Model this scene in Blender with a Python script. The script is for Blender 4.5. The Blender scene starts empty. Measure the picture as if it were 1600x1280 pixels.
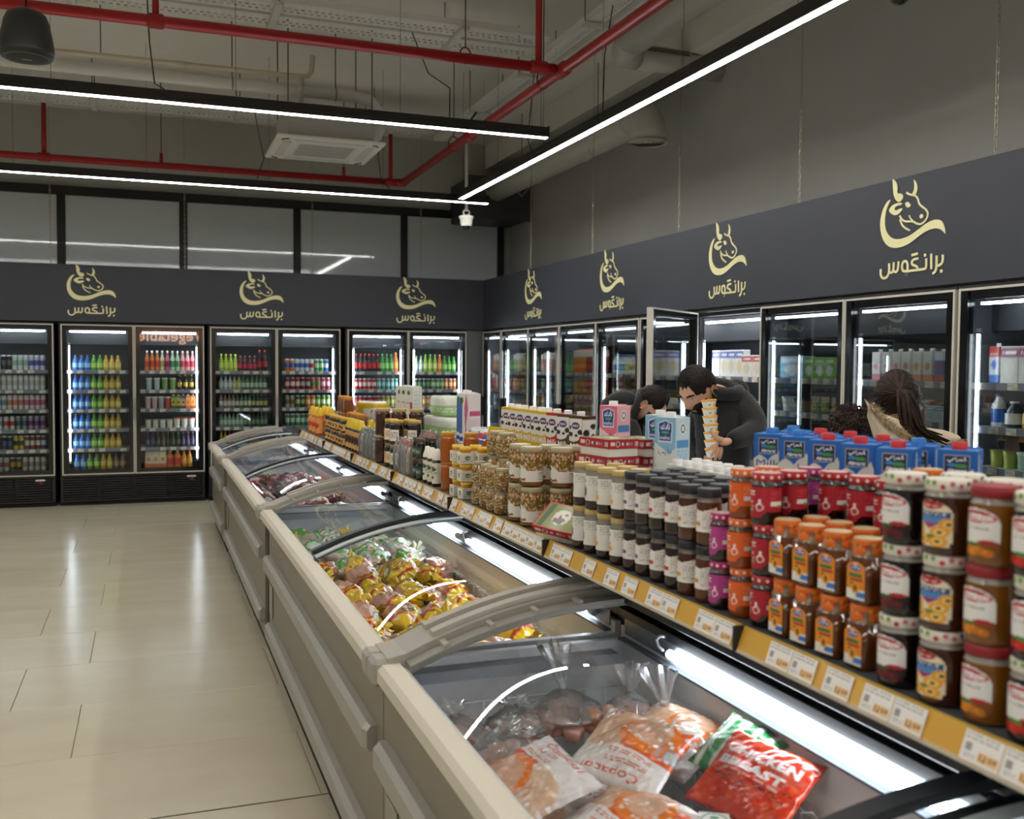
import bpy, math, random
import numpy as np
from mathutils import Vector, Matrix
from mathutils.geometry import tessellate_polygon
random.seed(7)
SC = bpy.context.scene
COL = bpy.context.collection
# ---------------------------------------------------------------- camera
CAM_H = 1.6
yaw, pitch, roll = 0.353571, -0.0450185, 0.0074823
_f = Vector((math.sin(yaw)*math.cos(pitch), math.cos(yaw)*math.cos(pitch), math.sin(pitch)))
_r = Vector((math.cos(yaw), -math.sin(yaw), 0)); _u = _r.cross(_f)
_r2 = _r*math.cos(roll)+_u*math.sin(roll); _u2 = _u*math.cos(roll)-_r*math.sin(roll)
cd = bpy.data.cameras.new('camera'); cam = bpy.data.objects.new('camera', cd); COL.objects.link(cam)
cam.matrix_world = Matrix(((_r2.x, _u2.x, -_f.x, 0), (_r2.y, _u2.y, -_f.y, 0), (_r2.z, _u2.z, -_f.z, CAM_H), (0, 0, 0, 1)))
cd.sensor_fit = 'HORIZONTAL'; cd.sensor_width = 36.0; cd.lens = 36.0*1536.5/1600.0
cd.clip_start = 0.05; cd.clip_end = 100
cd.dof.use_dof = True; cd.dof.focus_distance = 4.2; cd.dof.aperture_fstop = 4.0
SC.camera = cam
# ---------------------------------------------------------------- world and exposure
w = bpy.data.worlds.new('world'); SC.world = w; w.use_nodes = True
w.node_tree.nodes['Background'].inputs[0].default_value = (0.9, 0.95, 1.0, 1)
w.node_tree.nodes['Background'].inputs[1].default_value = 0.05
w.cycles.sampling_method = 'NONE'
SC.view_settings.view_transform = 'Standard'; SC.view_settings.look = 'None'
SC.view_settings.exposure = 0.12; SC.view_settings.gamma = 1.0
SC.view_settings.use_curve_mapping = False
SC.cycles.transparent_max_bounces = 10
SC.cycles.max_bounces = 5
SC.cycles.diffuse_bounces = 4
SC.cycles.glossy_bounces = 2
SC.cycles.transmission_bounces = 2
SC.cycles.sample_clamp_indirect = 6.0
SC.cycles.adaptive_threshold = 0.03
LAMP_E = 42.0        # ceiling line lamps
FRIDGE_E = 24.0      # LED strips inside the upright fridges
CHEST_E = 23.0       # LED tubes inside the chest freezers

# ---------------------------------------------------------------- helpers
def s2l(x): return x/12.92 if x <= 0.04045 else ((x+0.055)/1.055)**2.4
_cc = {}
def lin(c):
    if isinstance(c, str):
        if c not in _cc:
            h = c.lstrip('#'); _cc[c] = tuple(s2l(int(h[i:i+2], 16)/255) for i in (0, 2, 4))
        return _cc[c]
    return c
def N(nt, t, **kw):
    n = nt.nodes.new(t)
    for k, v in kw.items():
        if k in n.inputs: n.inputs[k].default_value = v
        else: setattr(n, k, v)
    return n
MATS = {}
def mat(name, rough=0.5, metal=0.0, coat=0.0, bump=0.0, bscale=60.0, spec=0.5, sheen=0.0):
    """procedural material whose base colour is the mesh's own colour attribute, with fine relief and roughness wear"""
    if name in MATS: return MATS[name]
    m = bpy.data.materials.new(name); m.use_nodes = True; nt = m.node_tree
    b = nt.nodes['Principled BSDF']; a = N(nt, 'ShaderNodeAttribute', attribute_name='Col')
    nt.links.new(a.outputs['Color'], b.inputs['Base Color'])
    b.inputs['Metallic'].default_value = metal; b.inputs['Coat Weight'].default_value = coat
    b.inputs['Coat Roughness'].default_value = 0.08; b.inputs['Specular IOR Level'].default_value = spec
    b.inputs['Sheen Weight'].default_value = sheen
    tc = N(nt, 'ShaderNodeTexCoord'); nz = N(nt, 'ShaderNodeTexNoise', Scale=bscale, Detail=3.0)
    nt.links.new(tc.outputs['Object'], nz.inputs['Vector'])
    mr = N(nt, 'ShaderNodeMapRange'); mr.inputs['To Min'].default_value = rough*0.85; mr.inputs['To Max'].default_value = min(1, rough*1.15)
    nt.links.new(nz.outputs['Fac'], mr.inputs['Value']); nt.links.new(mr.outputs['Result'], b.inputs['Roughness'])
    if bump:
        bp = N(nt, 'ShaderNodeBump', Strength=bump, Distance=0.01); nt.links.new(nz.outputs['Fac'], bp.inputs['Height'])
        nt.links.new(bp.outputs['Normal'], b.inputs['Normal'])
    MATS[name] = m; return m
def surf(name, c1, c2, scale, rough, metal=0.0, bump=0.0, stretch=(1, 1, 1), detail=5.0, lo=0.35, hi=0.65, rvar=0.15, spec=0.5, rnd=0.0):
    """noise-mottled surface material in object space (walls, tiles, panels)"""
    m = bpy.data.materials.new(name); m.use_nodes = True; nt = m.node_tree; b = nt.nodes['Principled BSDF']
    tc = N(nt, 'ShaderNodeTexCoord'); mp = N(nt, 'ShaderNodeMapping'); mp.inputs['Scale'].default_value = stretch
    nt.links.new(tc.outputs['Object'], mp.inputs['Vector'])
    vec = mp.outputs['Vector']
    if rnd:
        oi = N(nt, 'ShaderNodeObjectInfo'); ad = N(nt, 'ShaderNodeVectorMath', operation='ADD')
        mu = N(nt, 'ShaderNodeMath', operation='MULTIPLY'); mu.inputs[1].default_value = rnd
        nt.links.new(oi.outputs['Random'], mu.inputs[0]); nt.links.new(vec, ad.inputs[0]); nt.links.new(mu.outputs[0], ad.inputs[1]); vec = ad.outputs[0]
    nz = N(nt, 'ShaderNodeTexNoise', Scale=scale, Detail=detail, Roughness=0.6); nt.links.new(vec, nz.inputs['Vector'])
    cr = N(nt, 'ShaderNodeValToRGB'); cr.color_ramp.elements[0].position = lo; cr.color_ramp.elements[1].position = hi
    cr.color_ramp.elements[0].color = (*lin(c1), 1); cr.color_ramp.elements[1].color = (*lin(c2), 1)
    nt.links.new(nz.outputs['Fac'], cr.inputs['Fac']); nt.links.new(cr.outputs['Color'], b.inputs['Base Color'])
    mr = N(nt, 'ShaderNodeMapRange'); mr.inputs['To Min'].default_value = max(0, rough*(1-rvar)); mr.inputs['To Max'].default_value = min(1, rough*(1+rvar))
    nt.links.new(nz.outputs['Fac'], mr.inputs['Value']); nt.links.new(mr.outputs['Result'], b.inputs['Roughness'])
    b.inputs['Metallic'].default_value = metal; b.inputs['Specular IOR Level'].default_value = spec
    if bump:
        n2 = N(nt, 'ShaderNodeTexNoise', Scale=scale*8, Detail=4.0); nt.links.new(vec, n2.inputs['Vector'])
        bp = N(nt, 'ShaderNodeBump', Strength=bump, Distance=0.004); nt.links.new(n2.outputs['Fac'], bp.inputs['Height']); nt.links.new(bp.outputs['Normal'], b.inputs['Normal'])
    return m
def emit(name, c, e):
    if name in MATS: return MATS[name]
    m = bpy.data.materials.new(name); m.use_nodes = True; nt = m.node_tree; nt.nodes.clear()
    o = N(nt, 'ShaderNodeOutputMaterial'); em = N(nt, 'ShaderNodeEmission'); em.inputs[0].default_value = (*lin(c), 1); em.inputs[1].default_value = e
    nt.links.new(em.outputs[0], o.inputs[0]); MATS[name] = m; return m
def glass(name, tint, ior=1.45, rough=0.0, gain=1.0, haze=0.0):
    """thin sheet glass / film: clear transmission plus a Fresnel mirror layer, optional whitish haze"""
    if name in MATS: return MATS[name]
    m = bpy.data.materials.new(name); m.use_nodes = True; nt = m.node_tree; nt.nodes.clear()
    o = N(nt, 'ShaderNodeOutputMaterial'); tr = N(nt, 'ShaderNodeBsdfTransparent'); tr.inputs[0].default_value = (*tint, 1)
    gl = N(nt, 'ShaderNodeBsdfGlossy'); gl.inputs['Roughness'].default_value = rough
    fr = N(nt, 'ShaderNodeFresnel', IOR=ior); mu = N(nt, 'ShaderNodeMath', operation='MULTIPLY', use_clamp=True); mu.inputs[1].default_value = gain
    mx = N(nt, 'ShaderNodeMixShader'); nt.links.new(fr.outputs[0], mu.inputs[0]); nt.links.new(mu.outputs[0], mx.inputs[0])
    nt.links.new(tr.outputs[0], mx.inputs[1]); nt.links.new(gl.outputs[0], mx.inputs[2]); out = mx.outputs[0]
    if haze:
        df = N(nt, 'ShaderNodeBsdfDiffuse'); df.inputs[0].default_value = (0.8, 0.82, 0.83, 1)
        nz = N(nt, 'ShaderNodeTexNoise', Scale=9.0, Detail=4.0); tc = N(nt, 'ShaderNodeTexCoord'); nt.links.new(tc.outputs['Object'], nz.inputs['Vector'])
        mh = N(nt, 'ShaderNodeMath', operation='MULTIPLY'); mh.inputs[1].default_value = haze*2; nt.links.new(nz.outputs['Fac'], mh.inputs[0])
        m2 = N(nt, 'ShaderNodeMixShader'); nt.links.new(mh.outputs[0], m2.inputs[0]); nt.links.new(out, m2.inputs[1]); nt.links.new(df.outputs[0], m2.inputs[2]); out = m2.outputs[0]
    nt.links.new(out, o.inputs[0]); MATS[name] = m; return m
M_MATTE = mat('matte', 0.75); M_SATIN = mat('satin_plastic', 0.42); M_GLOSS = mat('gloss', 0.16, coat=0.4)
M_METAL = mat('metal', 0.38, metal=0.85); M_PRINT = mat('printed_paper', 0.45, coat=0.1)
M_BAG = mat('printed_film', 0.19, coat=0.6, bump=0.35, bscale=55.0); M_JAR = mat('filled_jar_glass', 0.12, coat=0.8)
M_CLOTH = mat('cloth', 0.9, bump=0.5, bscale=130.0, sheen=0.15); M_SKIN = mat('skin', 0.5, bump=0.05, bscale=90.0)
M_HAIR = mat('hair', 0.5, bump=0.5, bscale=120.0, spec=0.2)

class MB:
    """collects coloured geometry for one mesh"""
    def __init__(s): s.v = []; s.c = []; s.f = []; s.m = []; s.s = []
    def add(s, vs, fs, c, m=0, sm=False):
        b = len(s.v); s.v += [tuple(q) for q in vs]
        if isinstance(c, list): s.c += [lin(q) for q in c]
        else: s.c += [lin(c)]*len(vs)
        for f in fs: s.f.append(tuple(i+b for i in f)); s.m.append(m); s.s.append(sm)
        return s
    def box(s, x0, x1, y0, y1, z0, z1, c, m=0, b=0.0):
        x0, x1 = sorted((x0, x1)); y0, y1 = sorted((y0, y1)); z0, z1 = sorted((z0, z1))
        if not b:
            v = [(x, y, z) for x in (x0, x1) for y in (y0, y1) for z in (z0, z1)]
            return s.add(v, [(0, 1, 3, 2), (4, 6, 7, 5), (0, 4, 5, 1), (2, 3, 7, 6), (0, 2, 6, 4), (1, 5, 7, 3)], c, m)
        b = min(b, (x1-x0)*.49, (y1-y0)*.49, (z1-z0)*.49)
        P = {}; v = []
        L = ((x0, x1), (y0, y1), (z0, z1))
        for i in (0, 1):
            for j in (0, 1):
                for k in (0, 1):
                    q = (i, j, k)
                    for a in range(3):
                        p = [L[d][q[d]] + (0 if d == a else (b if q[d] == 0 else -b)) for d in range(3)]
                        P[q, a] = len(v); v.append(tuple(p))
        F = []
        for a in range(3):
            d, e = [t for t in range(3) if t != a]
            for sd in (0, 1):
                ring = []
                for (p, q) in ((0, 0), (1, 0), (1, 1), (0, 1)):
                    k = [0, 0, 0]; k[a] = sd; k[d] = p; k[e] = q; ring.append(P[tuple(k), a])
                F.append(tuple(ring))
            for p in (0, 1):
                for q in (0, 1):
                    k0 = [0, 0, 0]; k0[d] = p; k0[e] = q; k1 = list(k0); k1[a] = 1
                    F.append((P[tuple(k0), d], P[tuple(k1), d], P[tuple(k1), e], P[tuple(k0), e]))
        for q in [(i, j, k) for i in (0, 1) for j in (0, 1) for k in (0, 1)]: F.append(tuple(P[q, a] for a in range(3)))
        return s.add(v, F, c, m)
    def lathe(s, bands, seg=16, o=(0, 0, 0), m=0, sm=True, sq=2.0, axis='z', cap=True):
        """bands: [(colour, [(r,z)...])]; each band keeps its own ring vertices so colours stay crisp"""
        def ring(r, z):
            out = []
            for i in range(seg):
                a = 2*math.pi*(i+.5)/seg; ca, sa = math.cos(a), math.sin(a)
                k = 1.0 if sq == 2.0 else (abs(ca)**sq+abs(sa)**sq)**(-1.0/sq)
                x, y = r*k*ca, r*k*sa
                if axis == 'z': p = (o[0]+x, o[1]+y, o[2]+z)
                elif axis == 'y': p = (o[0]+x, o[1]+z, o[2]+y)
                else: p = (o[0]+z, o[1]+x, o[2]+y)
                out.append(p)
            return out
        for bi, bd in enumerate(bands):
            c, pr = bd[0], bd[1]; mm = bd[2] if len(bd) > 2 else m
            vs = []; fs = []
            for (r, z) in pr: vs += ring(r, z)
            for k in range(len(pr)-1):
                for i in range(seg):
                    j = (i+1) % seg; fs.append((k*seg+i, k*seg+j, (k+1)*seg+j, (k+1)*seg+i))
            s.add(vs, fs, c, mm, sm)
            if cap and bi == 0 and pr[0][0] > 1e-6: s.add(ring(*pr[0]), [tuple(range(seg))[::-1]], c, mm)
            if cap and bi == len(bands)-1 and pr[-1][0] > 1e-6: s.add(ring(*pr[-1]), [tuple(range(seg))], c, mm)
        return s
    def tube(s, pts, r, c, seg=8, m=0, cap=True):
        pts = [Vector(p) for p in pts]; n = len(pts); vs = []; fs = []
        rr = r if isinstance(r, (list, tuple)) else [r]*n
        up = None
        for i, p in enumerate(pts):
            t = (pts[min(i+1, n-1)]-pts[max(i-1, 0)])
            t = t.normalized() if t.length > 1e-9 else Vector((0, 0, 1))
            if up is None: up = Vector((0, 0, 1)) if abs(t.z) < .9 else Vector((1, 0, 0))
            a = (up-t*up.dot(t)); a = a.normalized() if a.length > 1e-6 else t.orthogonal().normalized(); up = a; b = t.cross(a)
            vs += [tuple(p+(a*math.cos(2*math.pi*k/seg)+b*math.sin(2*math.pi*k/seg))*rr[i]) for k in range(seg)]
        for i in range(n-1):
            for k in range(seg):
                j = (k+1) % seg; fs.append((i*seg+k, i*seg+j, (i+1)*seg+j, (i+1)*seg+k))
        if cap: fs += [tuple(range(seg))[::-1], tuple(range((n-1)*seg, n*seg))]
        return s.add(vs, fs, c, m, True)
    def grid(s, fn, nu, nv, c, m=0, sm=True):
        """fn(u,v)->xyz on an (nu+1)x(nv+1) lattice; c a colour, a canvas, or a function of (u,v)"""
        vs = []; cs = []
        for j in range(nv+1):
            for i in range(nu+1):
                u, v = i/nu, j/nv; vs.append(fn(u, v))
                if isinstance(c, Canvas): cs.append(c.at(u, v))
                elif callable(c): cs.append(lin(c(u, v)))
                else: cs.append(lin(c))
        fs = [(j*(nu+1)+i, j*(nu+1)+i+1, (j+1)*(nu+1)+i+1, (j+1)*(nu+1)+i) for j in range(nv) for i in range(nu)]
        return s.add(vs, fs, cs, m, sm)
    def poly(s, pts, fn, c, th=0.0, m=0):
        """flat outline pts (2d) mapped by fn(x,y,h); optional thickness"""
        tr = tessellate_polygon([[Vector((p[0], p[1], 0)) for p in pts]]); n = len(pts)
        s.add([fn(p[0], p[1], th) for p in pts], [tuple(t) for t in tr], c, m)
        if th:
            vs = [fn(p[0], p[1], 0) for p in pts]+[fn(p[0], p[1], th) for p in pts]
            s.add(vs, [(i, (i+1) % n, n+(i+1) % n, n+i) for i in range(n)], c, m)
        return s
    def mesh(s, name, mats):
        me = bpy.data.meshes.new(name); me.from_pydata(s.v, [], s.f)
        if not isinstance(mats, (list, tuple)): mats = [mats]
        for q in mats: me.materials.append(q)
        if len(mats) > 1: me.polygons.foreach_set('material_index', s.m)
        me.polygons.foreach_set('use_smooth', s.s)
        at = me.color_attributes.new('Col', 'FLOAT_COLOR', 'POINT')
        arr = np.ones((len(s.v), 4), np.float32); arr[:, :3] = np.array(s.c, np.float32).reshape(-1, 3); at.data.foreach_set('color', arr.ravel())
        me.update(); return me
    def build(s, name, mats, parent=None, loc=None, rz=0.0): return link(name, s.mesh(name, mats), parent, loc, rz)
def link(name, me, parent=None, loc=None, rz=0.0):
    o = bpy.data.objects.new(name, me); COL.objects.link(o)
    if parent: o.parent = parent
    if loc is not None: o.location = loc
    if rz: o.rotation_euler = (0, 0, rz)
    return o
def tag(o, label, cat, group=None):
    o['label'] = label; o['category'] = cat
    if group: o['group'] = group
    return o
def struct(o): o['kind'] = 'structure'; return o
def stuff(o): o['kind'] = 'stuff'; return o
def thing(name, label, cat, loc=(0, 0, 0), rz=0.0, group=None):
    o = bpy.data.objects.new(name, None); COL.objects.link(o); o.empty_display_size = 0.05
    o.location = loc; o.rotation_euler = (0, 0, rz); return tag(o, label, cat, group)
KIDS = {}
def dup(root, loc, rz=0.0, label=None, group=None, rot=None):
    """copy of a thing with copies of its parts and sub-parts"""
    def cp(o, par):
        c = o.copy(); COL.objects.link(c)
        if par: c.parent = par
        for k in o.children: cp(k, c)
        return c
    r = cp(root, None); r.location = loc; r.rotation_euler = rot if rot else (0, 0, rz)
    if label: r['label'] = label
    if group: r['group'] = group
    return r
TMP = bpy.data.scenes.new('workbench')      # scratch scene so evaluating one helper does not update the whole place
def evaluated(o):
    TMP.collection.objects.link(o); vl = TMP.view_layers[0]; vl.update(); return o.evaluated_get(vl.depsgraph), vl.depsgraph
# ---- a tiny paint program for flat print on packaging (colour attribute resolution)
_tx = {}
def text_tris(t, bold=0.0):
    k = (t, bold)
    if k not in _tx:
        cu = bpy.data.curves.new('t', 'FONT'); cu.body = t; cu.resolution_u = 2; cu.offset = bold
        o = bpy.data.objects.new('t', cu)
        ev, dg = evaluated(o); me = ev.to_mesh(); me.calc_loop_triangles()
        v = np.array([q.co[:2] for q in me.vertices]); ti = np.array([q.vertices[:] for q in me.loop_triangles])
        T = v[ti]; lo = T.min((0, 1)); hi = T.max((0, 1)); ev.to_mesh_clear()
        bpy.data.objects.remove(o); bpy.data.curves.remove(cu); _tx[k] = ((T-lo)/(hi[0]-lo[0]), (hi[1]-lo[1])/(hi[0]-lo[0]))
    return _tx[k]
class Canvas:
    """u right, v up, both 0..1"""
    def __init__(s, w, h, bg): s.w, s.h = w, h; s.a = np.empty((h+1, w+1, 3)); s.a[:] = lin(bg); s.U, s.V = np.meshgrid(np.linspace(0, 1, w+1), np.linspace(0, 1, h+1))
    def at(s, u, v): return tuple(s.a[int(round(v*s.h)), int(round(u*s.w))])
    def put(s, mk, c): s.a[mk] = lin(c); return s
    def rect(s, u0, u1, v0, v1, c): return s.put((s.U >= u0-1e-6) & (s.U <= u1+1e-6) & (s.V >= v0-1e-6) & (s.V <= v1+1e-6), c)
    def ell(s, u, v, ru, rv, c): return s.put(((s.U-u)/ru)**2+((s.V-v)/rv)**2 <= 1, c)
    def tri(s, T, c):
        mk = np.zeros(s.U.shape, bool)
        for a, b, d in T:
            q = (b[0]-a[0])*(d[1]-a[1])-(d[0]-a[0])*(b[1]-a[1])
            if abs(q) < 1e-12: continue
            x = ((s.U-a[0])*(d[1]-a[1])-(d[0]-a[0])*(s.V-a[1]))/q; y = ((b[0]-a[0])*(s.V-a[1])-(s.U-a[0])*(b[1]-a[1]))/q
            mk |= (x >= 0) & (y >= 0) & (x+y <= 1)
        return s.put(mk, c)
    def poly(s, pts, c):
        return s.tri([[pts[i] for i in t] for t in tessellate_polygon([[Vector((p[0], p[1], 0)) for p in pts]])], c)
    def text(s, t, u, v, w, h, c, bold=0.0, ang=0.0, asp=1.0):
        """centre (u,v), size (w,h) in canvas units; asp = canvas width / height in the world, for rotation"""
        T, ar = text_tris(t, bold); X = (T[..., 0]-.5)*w; Y = (T[..., 1]/ar-.5)*h
        ca, sa = math.cos(ang), math.sin(ang); Q = np.stack([u+X*ca-Y*sa/asp, v+X*sa*asp+Y*ca], -1); return s.tri(Q, c)
    def speck(s, cols, n, r, seed=1, u=(0, 1), v=(0, 1)):
        rg = random.Random(seed)
        for _ in range(n): s.ell(rg.uniform(*u), rg.uniform(*v), r*rg.uniform(.6, 1.4), r*s.w/s.h*rg.uniform(.6, 1.4), rg.choice(cols))
        return s
    def lines(s, u0, u1, v0, v1, n, c, fill=.45, seed=3):
        rg = random.Random(seed)
        for i in range(n):
            y = v0+(v1-v0)*(i+.5)/n; h = (v1-v0)/n*fill/2; x = u0
            while x < u1:
                e = min(u1, x+rg.uniform(.08, .3)*(u1-u0)); s.rect(x, e-.02*(u1-u0), y-h, y+h, c); x = e+.03*(u1-u0)
        return s
def art_text(name, t, w, h, c, parent, fn, bold=0.0, m=None):
    """lettering as thin geometry; fn(x,y) with x,y in -.5..+.5 of the w x h box"""
    T, ar = text_tris(t, bold); b = MB(); vs = []; fs = []
    for q in T:
        k = len(vs); vs += [fn((p[0]-.5)*w, (p[1]/ar-.5)*h) for p in q]; fs.append((k, k+1, k+2))
    b.add(vs, fs, c); return b.build(name, m or M_PRINT, parent)
# ================================================================ the room
ZC, XR, YB, XL, YN = 4.57, 4.66, 12.75, -8.0, -7.0
FY, FX = 11.88, 3.986          # front planes of the back and side fridge rows
WALLM = surf('wall_paint', '#aeaeaa', '#b5b5b1', 1.2, 0.85, bump=0.12)
CEILM = surf('ceiling_concrete_paint', '#e6e4de', '#eeece6', 0.7, 0.9, bump=0.2)
TILEM = surf('floor_tile_stone', '#b9b09a', '#c4bca6', 1.3, 0.2, bump=0.012, stretch=(1, 2.2, 1), detail=4.0, lo=.25, hi=.75, rvar=.08, rnd=9.0, spec=.4)
GROUTM = surf('grout', '#8e8674', '#9a917e', 30, 0.9)
JOINTM = surf('expansion_joint', '#1c1b19', '#2a2826', 30, 0.8)
def flat(name, m, x0, x1, y0, y1, z0, z1, parent=None): return MB().box(x0, x1, y0, y1, z0, z1, '#808080').build(name, m, parent)
fl = struct(flat('floor', GROUTM, XL, XR, YN, YB, -0.1, -0.006))
TL, TW = 1.2, 0.667
_tm = MB().box(0.0015, TL-.0015, 0.0015, TW-.0015, -0.0065, 0.0, '#c0b8a0', b=0.0012).mesh('floor_tile', TILEM)
for j in range(-9, 14):
    y = 3.605+j*TW+(0.008 if j >= 0 else 0)
    if y+TW > YB+.3: break
    off = -0.31 if (j % 2) else -0.61
    for i in range(-4, 5):
        x = off+i*TL
        if x > XR-.3 or y < -2.8: continue
        link('floor_tile', _tm, fl, (x, y, 0))
flat('expansion_joint', JOINTM, XL, 4.6, 3.598, 3.612, -0.006, -0.0015, fl)
struct(flat('ceiling', CEILM, XL, XR, YN, YB, ZC, ZC+.12))
struct(flat('wall_back', WALLM, XL-.12, XR+.12, YB, YB+.12, -.1, ZC))
struct(flat('wall_right', WALLM, XR, XR+.12, YN-.12, YB, -.1, ZC))
struct(flat('wall_left', WALLM, XL-.12, XL, YN-.12, YB, -.1, ZC))
struct(flat('wall_front', WALLM, XL, XR, YN-.12, YN, -.1, ZC))
flat('ceiling_beam', CEILM, 4.3, XR-.001, YN+.1, YB-.001, 4.25, ZC-.001).parent = bpy.data.objects['ceiling']
# band of dark-framed windows above the back fridges
PANEM = surf('window_film_glass', '#cad4da', '#d2dce2', 0.5, 0.045, rvar=.05, spec=.65)
FRM = mat('window_frame_paint', 0.5)
wn = struct(bpy.data.objects.new('window_1', None)); COL.objects.link(wn); wn.location = (0, YB, 0)
xs = [-7.74, -6.38, -5.02, -3.67, -2.31, -0.95, 0.405, 1.77, 3.155, 4.5]
MB().box(-7.8, 4.545, -.085, -.005, 3.55, 3.655, '#17181a', b=.004).build('window_rail', FRM, wn)
MB().box(-7.8, 4.545, -.085, -.005, 2.0, 2.1, '#17181a', b=.004).build('window_rail', FRM, wn)
for x in xs: MB().box(x-.045, x+.045, -.08, -.006, 2.1, 3.55, '#17181a', b=.004).build('mullion', FRM, wn)
for a, b in zip(xs, xs[1:]): MB().box(a+.046, b-.046, -.05, -.03, 2.101, 3.549, '#55595b').build('pane', PANEM, wn)
# ================================================================ ceiling services
LAMPM = emit('lamp_diffuser', '#fffcf6', LAMP_E)
def line_lamp(label, p0, axis, length, cord=True):
    t = thing('line_lamp', label, 'lamp', p0, 0, None)
    if axis == 'y': t.rotation_euler = (0, 0, math.pi/2)
    h = MB()   # U-shaped aluminium profile, open below
    h.box(0, length, -.036, .036, .03, .075, '#1d1d1e', b=.003).box(0, length, -.036, -.026, 0, .031, '#1d1d1e').box(0, length, .026, .036, 0, .031, '#1d1d1e')
    h.box(-.006, 0, -.036, .036, 0, .085, '#1d1d1e').box(length, length+.006, -.036, .036, 0, .085, '#1d1d1e')
    h.build('housing', M_SATIN, t)
    n = max(1, round(length/1.125)); L = length/n
    for i in range(n): MB().box(i*L+.003, (i+1)*L-.003, -.0255, .0255, -.0015, .012, '#ffffff').build('diffuser', LAMPM, t)
    for i in range(n+1):
        x = min(max(i*L, .05), length-.05)
        MB().tube([(x, 0, .085), (x, 0, ZC-p0[2])], .0016, '#3a3937', 4).build('suspension_wire', M_SATIN, t)
    return t
LZ = 3.3
def lampx(y, x1, label): line_lamp(label, (x1-1.125*9, y, LZ), 'x', 1.125*9)
lampx(6.9, 2.81, 'black line lamp crossing in front of the ceiling air conditioner')
lampx(9.92, 3.37, 'black line lamp over the aisle before the back fridges')
line_lamp('long black line lamp running along the side fridges', (3.02, -5.9, LZ), 'y', 1.12*14-.05)
for y, s in ((3.86, 'above the freezer aisle'), (.83, 'above the camera position'), (-2.2, 'behind the camera position'), (-5.2, 'beside the store front wall')):
    lampx(y, 2.72, 'black line lamp hanging '+s)
RED = '#a3171b'
def pipe(t, name, a, b, r, c=RED, m=None, seg=12): return MB().tube([a, b], r, c, seg).build(name, m or M_SATIN, t)
def collar(t, p, ax, r, l, c=RED):
    d = {'x': Vector((1, 0, 0)), 'y': Vector((0, 1, 0)), 'z': Vector((0, 0, 1))}[ax]; p = Vector(p)
    return MB().tube([p-d*l/2, p-d*l/2*.8, p+d*l/2*.8, p+d*l/2], [r*1.05, r*1.28, r*1.28, r*1.05], c, 12).build('coupling', M_SATIN, t)
PZ, PR = 3.7, .036
rp = thing('sprinkler_pipe', 'red sprinkler pipe crossing above the back window band', 'pipe')
pipe(rp, 'pipe_run', (XL+.05, 11.24, PZ), (2.72, 11.24, PZ), PR)
for x in (-6.5, -3.75, -.992, 2.633): pipe(rp, 'riser', (x, 11.24, PZ+PR), (x, 11.24, 4.25), .024); collar(rp, (x, 11.24, PZ), 'x', PR, .13)
for x in (-5, -2.4, .141, 2.093):
    pipe(rp, 'sprinkler_head', (x, 11.24, PZ+PR), (x, 11.24, PZ+.13), .018); pipe(rp, 'hanger_rod', (x, 11.24, PZ+.13), (x, 11.24, ZC), .005, '#5b5852', M_METAL, 6)
rp = thing('sprinkler_pipe', 'red sprinkler pipe crossing the ceiling in front of the cable trays', 'pipe')
pipe(rp, 'pipe_run', (XL+.05, 6.54, PZ), (2.72, 6.54, PZ), PR)
pipe(rp, 'riser', (2.594, 6.54, PZ+PR), (2.594, 6.54, ZC), .024); collar(rp, (2.594, 6.54, PZ), 'x', PR, .13)
for x in (-4, -2, .056): pipe(rp, 'sprinkler_head', (x, 6.54, PZ+PR), (x, 6.54, PZ+.16), .02); collar(rp, (x, 6.54, PZ), 'x', PR, .1)
for x in (-5, -1.2, 2.053):
    MB().tube([(x+.04*math.cos(a), 6.54, PZ+.02+.055*math.sin(a)) for a in np.linspace(0, 2*math.pi, 13)], .006, '#7a1a1a', 5).build('clamp', M_SATIN, rp)
    pipe(rp, 'hanger_rod', (x, 6.54, PZ+.08), (x, 6.54, ZC), .005, '#5b5852', M_METAL, 6)
rp = thing('sprinkler_pipe', 'red sprinkler main pipe running lengthwise above the freezers', 'pipe')
pipe(rp, 'pipe_run', (2.775, YN+.2, PZ), (2.775, 11.24, PZ), PR*1.12)
MB().tube([(2.70, 11.24, PZ), (2.75, 11.235, PZ), (2.775, 11.21, PZ), (2.775, 11.16, PZ)], PR*1.3, RED, 12).build('elbow', M_SATIN, rp)
for y in (-3, .5, 3.6, 6.54, 8.7): collar(rp, (2.775, y, PZ), 'y', PR*1.12, .16)
for y in (-1, 4.6, 6.9, 9.2):
    MB().tube([(2.775+.05*math.cos(a), y, PZ+.03+.07*math.sin(a)) for a in np.linspace(0, 2*math.pi, 13)], .006, '#7a1a1a', 5).build('clamp', M_SATIN, rp)
    pipe(rp, 'hanger_rod', (2.775, y, PZ+.1), (2.775, y, ZC), .005, '#5b5852', M_METAL, 6)
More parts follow.
